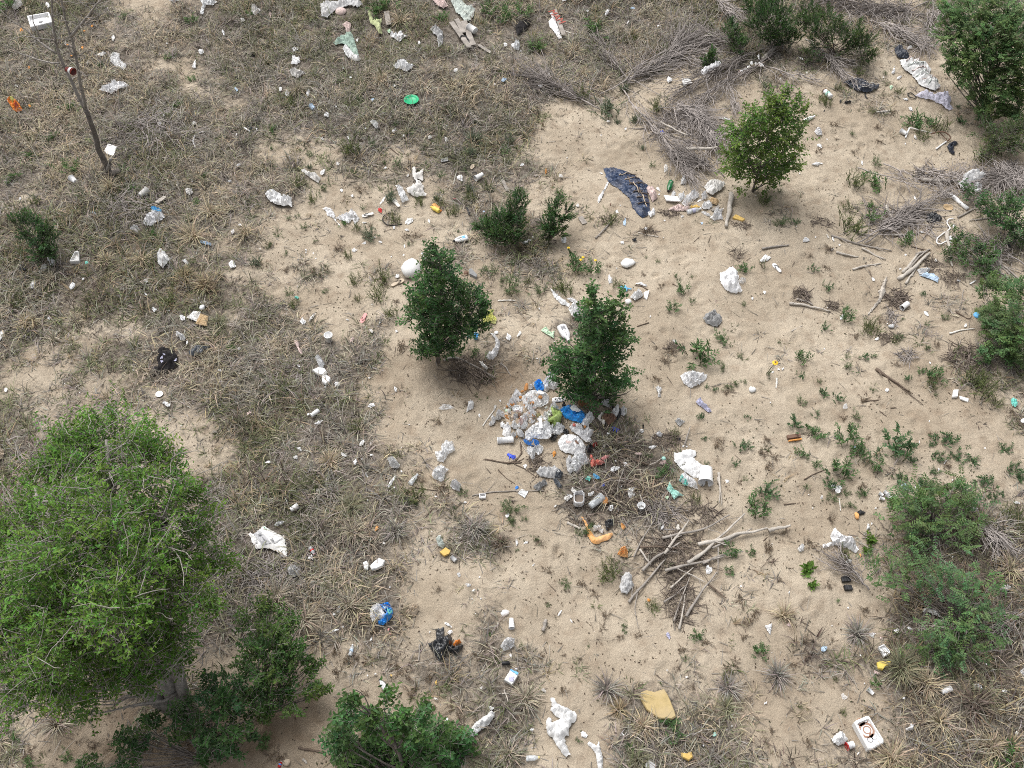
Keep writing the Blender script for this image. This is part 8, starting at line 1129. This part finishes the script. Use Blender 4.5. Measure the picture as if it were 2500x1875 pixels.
for kd, c, lst in [
 ('leafy', '12', [(1600, 1420, 300), (1800, 1290, 150), (1390, 1030, 180), (1480, 880, 140), (1990, 700, 150)]), ('narrow', '12', [(1165, 585, 50), (1268, 625, 56), (1415, 745, 80), (1555, 750, 46), (1990, 985, 70), (1950, 1420, 90), (1810, 1525, 110), (250, 890, 170), (40, 850, 190), (1560, 960, 80), (1020, 490, 40), (1920, 1650, 90), (2000, 1640, 60)]), ('olive', '12', [(920, 830, 150), (470, 870, 230), (170, 800, 120), (850, 290, 160), (2150, 120, 150)]), ('dry', '12', [(1240, 1610, 150), (1380, 1390, 110), (1140, 730, 90), (1290, 830, 80), (860, 660, 70), (1250, 1350, 90), (1330, 1470, 130), (1180, 360, 160)]),
 ('leafy', '13', [(320, 1460, 210), (1440, 1600, 200), (1350, 1550, 110), (720, 1100, 150)]), ('pinnate', '13', [(570, 850, 110), (1355, 900, 90), (430, 690, 90), (870, 1430, 120), (520, 1190, 140), (1230, 1610, 90), (720, 1030, 90), (285, 300, 80), (340, 1590, 90)]), ('narrow', '13', [(150, 1310, 70), (1540, 1100, 90), (1390, 1150, 80), (150, 310, 140), (710, 1510, 130), (940, 1420, 90), (480, 1640, 60), (1190, 1105, 50), (1400, 1360, 130), (1150, 1270, 100), (720, 1420, 80), (40, 110, 90)]), ('olive', '13', [(740, 360, 300), (720, 170, 180), (920, 1210, 190), (900, 1160, 140), (1120, 1300, 120), (1790, 1640, 230)]), ('bright', '13', [(930, 250, 180), (1210, 460, 170), (900, 160, 130)]), ('dry', '13', [(400, 580, 120), (550, 680, 90), (1480, 1320, 110), (560, 520, 130), (800, 1250, 120), (1130, 1490, 120), (1000, 1130, 110)]),
 ('leafy', '03', [(1290, 1080, 270), (1400, 1040, 180)]), ('olive', '03', [(1500, 1090, 190), (800, 630, 150), (930, 450, 150), (650, 760, 110), (920, 960, 110), (540, 880, 150), (1150, 790, 120), (1830, 1350, 160), (1350, 1160, 160), (770, 1560, 260)]), ('pinnate', '03', [(1680, 1040, 100), (1750, 900, 70), (1650, 910, 80)]), ('bright', '03', [(950, 1580, 240), (780, 300, 150)]), ('narrow', '03', [(960, 1390, 110), (155, 1620, 70), (760, 1140, 90), (500, 830, 80), (1040, 630, 70), (25, 740, 80), (1990, 1300, 120)]), ('dry', '03', [(630, 1180, 70), (770, 1290, 60), (480, 1280, 120), (980, 1200, 110), (970, 1080, 100), (330, 450, 110), (1100, 960, 90), (620, 1060, 120)]),
 ('olive', '02', [(1260, 930, 230), (1300, 460, 160), (620, 820, 190), (260, 420, 170), (1050, 350, 130), (1430, 280, 120), (1690, 230, 110)]), ('sage', '02', [(860, 960, 260), (1070, 1030, 150), (980, 770, 120), (920, 1040, 90), (1130, 1260, 90)]), ('bright', '02', [(700, 260, 220), (240, 420, 220), (120, 140, 200), (30, 60, 160)]), ('narrow', '02', [(2140, 450, 80), (2180, 740, 110), (1220, 1400, 90), (50, 1659, 160), (420, 1640, 140)]),
 ('bright', '00', [(1620, 190, 180), (600, 1450, 190), (1140, 1600, 130), (860, 560, 110), (1620, 680, 100), (1420, 490, 110), (430, 1180, 120), (240, 1320, 110), (1500, 900, 130), (2110, 130, 90), (130, 1500, 170), (620, 920, 130), (880, 1190, 60), (1050, 1440, 150), (1720, 1500, 80), (590, 1080, 90), (1040, 150, 110), (60, 80, 260)]),
 ('bright', '01', [(1050, 110, 250), (1120, 60, 180), (1590, 170, 170), (1980, 110, 240), (2120, 170, 200), (610, 350, 70), (1990, 40, 160), (720, 690, 70), (160, 1100, 130), (2090, 620, 80)]), ('narrow', '01', [(1200, 1060, 90), (1310, 1130, 150), (870, 1150, 90), (1100, 1390, 90), (1210, 1400, 120), (1430, 1270, 70), (1450, 1380, 70), (2010, 1370, 80), (2120, 1300, 170), (1190, 890, 100), (890, 870, 110), (900, 1000, 110), (1000, 1230, 90), (860, 1460, 80), (150, 1260, 90), (590, 1600, 120), (480, 1320, 110), (1570, 1490, 90), (1790, 1460, 90)]), ('sage', '01', [(1860, 1190, 200), (1820, 1310, 130), (1820, 1600, 130), (1150, 1650, 110), (2000, 1610, 90), (470, 1420, 90), (2160, 1200, 110)]), ('olive', '01', [(820, 1290, 230), (380, 1570, 190), (300, 900, 160), (1960, 1590, 140), (2140, 1380, 160)]),
 ('olive', '11', [(1080, 780, 210), (860, 790, 190), (1060, 930, 180), (1160, 1070, 170), (500, 110, 170), (860, 350, 110), (1560, 140, 140), (1680, 220, 140), (1390, 130, 140), (880, 940, 120), (1840, 90, 130), (340, 990, 150), (800, 580, 150), (1180, 290, 160), (2140, 890, 110)]), ('narrow', '11', [(200, 410, 60), (290, 260, 80), (370, 240, 80), (420, 340, 80), (520, 450, 60), (610, 660, 70), (600, 880, 70), (300, 890, 130), (130, 500, 70), (1720, 370, 50), (1940, 700, 130), (2010, 720, 140), (2100, 780, 130), (1880, 1400, 150), (2180, 640, 90), (920, 170, 80), (270, 560, 60), (1300, 480, 80)]), ('sage', '11', [(1150, 110, 170), (30, 640, 140), (1540, 90, 110), (980, 420, 160)]), ('dry', '11', [(280, 690, 130), (430, 640, 130), (510, 720, 130), (720, 520, 160), (1240, 1360, 170), (1340, 420, 190), (140, 480, 110), (1200, 960, 90), (990, 320, 110), (1420, 1430, 140), (900, 30, 130)]), ('bright', '11', [(760, 310, 110)]),
 ('bright', '10', [(1590, 260, 90), (690, 60, 90), (1290, 390, 170), (1210, 130, 90), (1660, 130, 110), (1610, 880, 60), (260, 240, 160), (150, 1010, 120), (1960, 1370, 110)]), ('olive', '10', [(160, 960, 170), (300, 130, 160), (1430, 960, 190), (790, 950, 160)]),
 ('pinnate', '22', [(1990, 570, 130), (1930, 710, 90), (1620, 310, 110), (2190, 960, 150), (1660, 490, 70), (1670, 60, 80), (1750, 80, 70), (2020, 310, 70)]), ('leafy', '22', [(2110, 1090, 240), (1880, 1440, 200), (2060, 1450, 130), (1290, 800, 170), (1860, 1620, 130)]), ('narrow', '22', [(60, 1100, 140), (20, 1180, 120), (140, 1170, 90), (1670, 710, 60), (1860, 60, 110), (250, 1350, 110), (1190, 640, 80), (2000, 830, 80), (640, 1290, 150), (700, 1210, 80), (80, 1430, 60), (960, 90, 110), (1030, 1430, 60)]), ('olive', '22', [(860, 1600, 260), (1580, 1020, 130), (1400, 450, 120)]), ('dry', '22', [(1770, 560, 160), (2150, 620, 170), (440, 1480, 120), (260, 1370, 110), (1960, 850, 90), (2180, 500, 100), (1850, 100, 110), (330, 1600, 150), (2190, 1420, 120)]),
 ('pinnate', '23', [(1120, 560, 420), (980, 620, 160), (280, 380, 170), (640, 150, 140), (520, 120, 110), (460, 290, 80), (1260, 680, 130), (60, 960, 170), (560, 880, 170)]), ('leafy', '23', [(430, 450, 260), (700, 480, 260), (770, 620, 270), (640, 770, 250), (340, 630, 140), (460, 720, 130), (980, 740, 170), (850, 960, 130)]), ('rosette', '23', [(1570, 510, 190), (1480, 650, 150), (1640, 650, 160), (1760, 680, 150), (1450, 770, 110), (1180, 830, 180), (1350, 870, 150), (2050, 580, 160), (1880, 860, 170), (2130, 760, 190), (2020, 960, 110), (1740, 560, 50), (1430, 540, 90), (1940, 990, 100), (2180, 830, 120)]), ('narrow', '23', [(800, 330, 150), (330, 190, 110), (380, 900, 80), (930, 80, 90), (1460, 120, 60), (590, 1000, 150), (700, 960, 90), (750, 1060, 120), (30, 1060, 90)]), ('olive', '23', [(1830, 110, 260), (1960, 200, 170), (1800, 40, 160), (690, 1480, 150), (1440, 40, 180), (2130, 1150, 190), (2180, 1250, 150)]), ('broad', '23', [(390, 1600, 210), (920, 1350, 120), (890, 1440, 110)]), ('dry', '23', [(830, 910, 110), (1420, 470, 110), (2180, 380, 150), (2120, 300, 160), (900, 480, 80), (1240, 100, 110), (870, 170, 130), (100, 640, 150), (50, 740, 130), (580, 1180, 130), (180, 1290, 160), (420, 1400, 160), (60, 1420, 150), (1560, 720, 110), (700, 320, 110)]),
 ('broad', '33', [(430, 120, 130)]), ('bright', '33', [(2050, 1600, 280), (2180, 1630, 160), (640, 250, 60), (960, 960, 120), (1750, 690, 120)]), ('olive', '33', [(320, 1140, 60), (620, 920, 60), (2140, 470, 160), (690, 1200, 80)]), ('dry', '33', [(370, 600, 150), (590, 590, 110), (270, 800, 120), (380, 1440, 150), (860, 330, 130), (1260, 340, 160), (880, 720, 90), (1500, 700, 150), (150, 80, 110), (80, 1360, 90), (1150, 600, 190), (1300, 1000, 190), (1900, 900, 200), (560, 120, 130), (1620, 1560, 190), (2150, 1080, 160)]),
 ('leafy', '32', [(1600, 560, 160), (1330, 1280, 160), (1400, 1400, 190), (1000, 1490, 120), (2110, 680, 170)]), ('narrow', '32', [(490, 120, 150), (330, 290, 80), (1290, 950, 50), (680, 640, 50), (980, 510, 60), (1500, 740, 90), (590, 1430, 90), (980, 460, 80), (120, 640, 80)]), ('olive', '32', [(1220, 310, 120), (830, 60, 200), (1840, 900, 160)]), ('dry', '32', [(630, 120, 130), (800, 480, 120), (940, 560, 120), (460, 1010, 120), (600, 740, 90), (540, 820, 50), (1110, 540, 110), (1440, 820, 110), (1680, 610, 130), (1920, 770, 130), (1640, 1400, 150), (1740, 1500, 110), (1880, 1580, 120), (1960, 260, 150), (2040, 420, 160), (1560, 980, 110), (1480, 670, 130), (1740, 1160, 110), (2080, 380, 120), (820, 380, 140), (470, 710, 80), (730, 200, 110), (290, 720, 110), (1980, 1190, 110), (2000, 560, 120), (1850, 820, 130)]),
 ('dry', '31', [(790, 760, 170), (700, 860, 170), (1010, 520, 160), (1240, 860, 220), (1480, 900, 130), (1480, 1150, 190), (1350, 1020, 190), (940, 1030, 120), (690, 690, 140), (480, 560, 170), (1550, 160, 130), (1900, 730, 150), (1660, 1140, 130), (860, 740, 110), (900, 1560, 60), (180, 1560, 260), (1740, 1240, 120)]), ('bright', '31', [(1990, 540, 60), (90, 1450, 150)]),
 ('narrow', '21', [(1770, 960, 120), (1300, 1010, 90), (1370, 1040, 100), (2130, 1080, 170), (1580, 1320, 50), (2180, 1200, 90), (1690, 1080, 60)]), ('olive', '21', [(1350, 980, 220), (850, 400, 170), (30, 520, 110)]), ('dry', '21', [(1580, 920, 190), (1560, 350, 130), (1720, 480, 80), (2040, 1380, 180), (1420, 850, 110), (1800, 210, 100), (1330, 930, 130)]),
 ('bright', '30', [(120, 1400, 140), (700, 1640, 160), (250, 1620, 140), (560, 1580, 110)]), ('dry', '30', [(470, 1280, 260), (800, 1470, 190), (1000, 1440, 110), (250, 1540, 190)])]:
    for (x, y, w_) in lst: weed(kd, c, x, y, w_)

# ------------------------------------------------------------------ grass
STRAW = np.array([(.38, .32, .225), (.33, .29, .225), (.29, .262, .222), (.26, .238, .21), (.20, .195, .125), (.135, .150, .074), (.30, .24, .155), (.15, .12, .095)])
def blades(B, A, Ln, E, W_, bend, C):
    """B base points, A azimuth, Ln length, E elevation at the base, bend: droop; ribbons of three cross-sections"""
    n = len(B); d = np.stack([np.cos(A)*np.cos(E), np.sin(A)*np.cos(E), np.sin(E)], 1); E2 = E-bend; d2 = np.stack([np.cos(A)*np.cos(E2), np.sin(A)*np.cos(E2), np.sin(E2)], 1); s = np.stack([-np.sin(A), np.cos(A), np.zeros(n)], 1)*W_[:, None]*.5
    m = B+d*(Ln*.5)[:, None]; t = m+d2*(Ln*.5)[:, None]; zt = hz(t[:, 0], t[:, 1])+.012; t[:, 2] = np.maximum(t[:, 2], zt); zm = hz(m[:, 0], m[:, 1])+.012; m[:, 2] = np.maximum(m[:, 2], zm)
    V = np.stack([B-s, B+s, m-s*.8, m+s*.8, t], 1).reshape(-1, 3); k = np.arange(n)*5; T = np.concatenate([np.stack([k, k+1, k+3], 1), np.stack([k, k+3, k+2], 1), np.stack([k+2, k+3, k+4], 1)]); return V, T, np.repeat(C, 5, 0)
def tuft_arrays(X, Y_, nb, Lr, spread, Wr, pal, R, rad):
    n = len(X); i = np.repeat(np.arange(n), nb); N_ = len(i); a = R.rand(N_)*6.283; rr = np.sqrt(R.rand(N_))*rad[i]; b = np.stack([X[i]+np.cos(a)*rr, Y_[i]+np.sin(a)*rr, np.zeros(N_)], 1); b[:, 2] = hz(b[:, 0], b[:, 1])-.005
    az = np.where(R.rand(N_) < .45, a+R.randn(N_)*.8, R.rand(N_)*6.283); el = np.clip(spread[i]+R.randn(N_)*.38, .05, 1.5); L = Lr[i]*R.uniform(.45, 1.25, N_); C = pal[i]*(1+.45*(R.rand(N_, 1)*2-1))*(1+.08*(R.rand(N_, 3)*2-1)); return blades(b, az, L, el, Wr*R.uniform(.6, 1.3, N_), R.uniform(.25, 1.1, N_), C)
# distinct straw tussocks, one thing each
for (c, x, y, r, hgt, n, col, desc) in [('00', 940, 1600, 110, .42, 130, 0, 'tall straw tussock'), ('10', 1640, 430, 110, .55, 170, 0, 'tall pale straw tussock'), ('10', 1200, 620, 120, .34, 170, 0, 'straw tussock'), ('10', 900, 620, 110, .30, 130, 0, 'straw tussock'), ('10', 1780, 220, 100, .45, 110, 0, 'leaning straw tussock'), ('10', 1560, 760, 120, .34, 160, 6, 'straw tussock'), ('10', 1730, 830, 130, .32, 170, 6, 'straw tussock'), ('10', 1850, 1150, 140, .30, 190, 4, 'olive straw tussock'), ('10', 2080, 400, 120, .40, 120, 0, 'straw tussock'), ('10', 440, 780, 110, .32, 120, 1, 'straw tussock'), ('10', 240, 1140, 130, .30, 160, 0, 'straw tussock'), ('10', 640, 1140, 110, .28, 120, 1, 'straw tussock'), ('10', 100, 900, 120, .30, 140, 4, 'greenish tussock'), ('10', 460, 1290, 80, .30, 80, 1, 'straw tussock'), ('01', 1240, 190, 110, .42, 130, 0, 'spiky straw tussock'), ('01', 370, 780, 130, .38, 160, 1, 'straw tussock'), ('01', 1080, 690, 120, .34, 130, 0, 'straw tussock'), ('01', 960, 640, 100, .32, 110, 1, 'straw tussock'), ('01', 1770, 700, 100, .30, 110, 1, 'straw tussock'), ('01', 2060, 1010, 100, .28, 100, 1, 'straw tussock'), ('02', 560, 440, 110, .34, 120, 0, 'straw tussock'), ('02', 1060, 310, 90, .28, 100, 6, 'straw tussock'), ('02', 640, 620, 60, .26, 70, 0, 'pale straw tussock'), ('02', 930, 270, 110, .3, 120, 1, 'straw tussock'), ('21', 1860, 1260, 190, .34, 190, 3, 'spiky grey tussock'), ('21', 1200, 1280, 170, .32, 170, 3, 'grey tussock'), ('21', 850, 1290, 160, .34, 190, 1, 'straw tussock'), ('21', 820, 1080, 150, .34, 170, 4, 'olive straw tussock'), ('21', 650, 700, 130, .34, 150, 0, 'straw tussock'), ('21', 2090, 1380, 90, .26, 90, 7, 'brown tussock'), ('31', 200, 240, 180, .45, 190, 1, 'long grey straw tussock'), ('31', 430, 430, 140, .42, 140, 1, 'long straw tussock'), ('31', 800, 300, 150, .36, 160, 1, 'straw tussock'), ('31', 2140, 1550, 120, .34, 140, 1, 'straw tussock'), ('32', 150, 1080, 130, .34, 170, 1, 'straw tussock'), ('32', 830, 1010, 120, .34, 150, 3, 'grey tussock'), ('32', 1140, 1320, 120, .30, 160, 0, 'straw tussock'), ('32', 940, 1170, 90, .24, 110, 6, 'straw tussock'), ('32', 1850, 990, 120, .32, 130, 3, 'grey tussock'), ('32', 1840, 1160, 90, .28, 100, 4, 'grey-green tussock'), ('33', 1340, 220, 110, .34, 110, 6, 'brown straw tussock'), ('33', 1160, 830, 200, .48, 240, 4, 'large spiky straw tussock'), ('33', 1380, 960, 190, .42, 200, 0, 'large straw tussock'), ('33', 1790, 1130, 190, .42, 200, 7, 'dark-hearted tussock'), ('33', 1490, 1280, 150, .42, 150, 0, 'straw tussock'), ('33', 800, 540, 130, .36, 150, 3, 'grey tussock'), ('33', 130, 890, 130, .34, 150, 3, 'grey tussock'), ('33', 1090, 1580, 170, .40, 170, 0, 'straw tussock'), ('33', 1930, 1480, 140, .36, 150, 0, 'pale straw tussock'), ('33', 2090, 1500, 130, .36, 140, 6, 'straw tussock'), ('33', 1880, 1040, 90, .36, 110, 4, 'olive tussock'), ('23', 2080, 1600, 110, .45, 120, 0, 'tall straw tussock'), ('33', 180, 380, 90, .3, 90, 0, 'straw tussock'), ('32', 1100, 1600, 110, .3, 120, 4, 'olive tussock'), ('30', 480, 1290, 130, .36, 130, 1, 'dry straw tussock')]:
    R = np.random.RandomState(sd_()); g = gp(c, (x, y)); k = mpp(c, x, y); V, T, C = tuft_arrays(np.array([g.x]), np.array([g.y]), n, np.array([hgt*1.05]), np.array([.75]), .017, STRAW[[col]]*1.15, R, np.array([r*k*.22])); o = obj('grass_tussock', mesh_np('grass_tussock', V-np.array(g), T, C), 'grass', None, g); tag(o, auto(desc, 'tussock', *S(c, x, y)), 'grass tussock', 'grass tussocks')
# continuous dry grass cover
AV = np.array(AVOID); R = np.random.RandomState(77); NT = 17000
X = R.uniform(-15.2, 15.2, NT*3); Yv = R.uniform(3.8, 27.6, NT*3); cv = cover(X, Yv); px, py = proj(X, Yv); ok = (px > -160) & (px < 2660) & (py > -150) & (py < 2000) & (R.rand(NT*3) < cv**1.5*.85+.006)
X = X[ok]; Yv = Yv[ok]
keep = np.ones(len(X), bool)
cell = {}
for (ax, ay, ar) in AVOID:
    for i in range(int((ax-ar-.3)//.5), int((ax+ar+.3)//.5)+1):
        for j in range(int((ay-ar-.3)//.5), int((ay+ar+.3)//.5)+1): cell.setdefault((i, j), []).append((ax, ay, ar))
for q in range(len(X)):
    for (ax, ay, ar) in cell.get((int(X[q]//.5), int(Yv[q]//.5)), ()):
        if (X[q]-ax)**2+(Yv[q]-ay)**2 < (ar+.05)**2: keep[q] = False; break
X = X[keep]; Yv = Yv[keep]; cv = cover(X, Yv); n = len(X)
hue = fbm(X/1.8, Yv/1.8, 41, 3); ci = np.clip(((hue-.5)*9+3.2+R.randn(n)*1.6), 0, 7).astype(int); pq, pr_ = proj(X, Yv); ci = np.where((pq > 1850) & (pr_ > 1150) & (R.rand(n) < .55), R.choice([3, 7, 7, 6], n), ci); pal = STRAW[ci]*R.uniform(.65, 1.15, (n, 1))
V, T, C = tuft_arrays(X, Yv, 11, (.13+.23*cv)*R.uniform(.6, 1.5, n), R.uniform(.12, .9, n), .0165, pal*1.12, R, .04+.09*R.rand(n))
o = obj('dry_grass', mesh_np('dry_grass', V, T, C), 'grass'); tag(o, 'thin dry straw and grey grass covering the left and lower ground', 'grass', kind='stuff')
# flattened thatch: dead stalks lying on the ground, and leaf crumbs on the sand
NS = 60000; X = R.uniform(-15.2, 15.2, NS); Yv = R.uniform(3.8, 27.6, NS); cv = cover(X, Yv); px, py = proj(X, Yv); dn = dens(X, Yv)
ok = (px > -120) & (px < 2620) & (py > -120) & (py < 1960) & (R.rand(NS) < np.clip(cv*.95+.05, 0, 1)); X = X[ok]; Yv = Yv[ok]; n = len(X); B = np.stack([X, Yv, hz(X, Yv)+.008], 1)
V, T, C = blades(B, R.rand(n)*6.283, R.uniform(.06, .34, n), R.uniform(.0, .22, n), R.uniform(.007, .018, n), R.uniform(0, .3, n), STRAW[R.choice([1, 2, 2, 3, 3, 7], n)]*R.uniform(.5, 1.35, (n, 1)))
o = obj('dead_stalks', mesh_np('dead_stalks', V, T, C), 'grass'); tag(o, 'grey and brown dead stalks lying flat over the ground', 'plant litter', kind='stuff')
NC = 85000; X = R.uniform(-15, 15, NC); Yv = R.uniform(3.9, 27.4, NC); px, py = proj(X, Yv); cl = fbm(X/.75, Yv/.75, 61, 3); pr = np.clip((cl-.40)*4.0, .03, 1)*np.clip(.28+dens(X, Yv), 0, 1); ok = (px > -100) & (px < 2600) & (py > -100) & (py < 1950) & (R.rand(NC) < pr); X = X[ok]; Yv = Yv[ok]; n = len(X)
P = np.stack([X, Yv, hz(X, Yv)+.010], 1); a = R.rand(n)*6.283; D = np.stack([np.cos(a), np.sin(a), R.uniform(-.1, .35, n)], 1); Nn = np.tile([0., 0, 1.], (n, 1))+R.randn(n, 3)*.35; V, T = leaves(P, D, Nn, R.uniform(.02, .075, n), R.uniform(.010, .026, n)); C = np.repeat(np.array([(.075, .052, .038), (.11, .082, .06), (.055, .062, .03), (.16, .12, .085)])[R.choice(4, n)]*R.uniform(.6, 1.3, (n, 1)), 4, 0)
o = obj('leaf_crumbs', mesh_np('leaf_crumbs', V, T, C), 'grass'); tag(o, 'dark crumbs of dead leaves scattered over the sand', 'plant litter', kind='stuff')
# tiny white flecks
fm = []
for q in range(3): V, Fc = lathe([(.001, .010), (.5, .008), (1.0, 0)], 6+q); R_ = np.random.RandomState(q); V = [(x*(1+R_.randn()*.2)*.016, y*(1+R_.randn()*.2)*.011, z) for x, y, z in V]; me = mesh_py('paper_fleck', V, Fc); me.materials.append(M['white']); fm.append(me)
kk = 0
while kk < 130:
    px = rnd.uniform(10, 2490); py = rnd.uniform(10, 1865); g = gnd(px, py)
    if rnd.random() > .25+float(dens(g.x, g.y)) or float(gauss(px, py, 250, 1400, 330, 400)) > .35: continue
    o = bpy.data.objects.new('paper_fleck', fm[kk % 3]); COL.objects.link(o); o.location = (g.x, g.y, g.z+.02+lz(g)*.8); s = rnd.uniform(.6, 1.5); o.scale = (s, s, s); o.rotation_euler = (rnd.uniform(-.5, .5), rnd.uniform(-.5, .5), rnd.uniform(0, 6.28)); tag(o, auto('tiny white fleck', 'fleck', px, py), 'fleck', 'tiny white litter flecks'); kk += 1
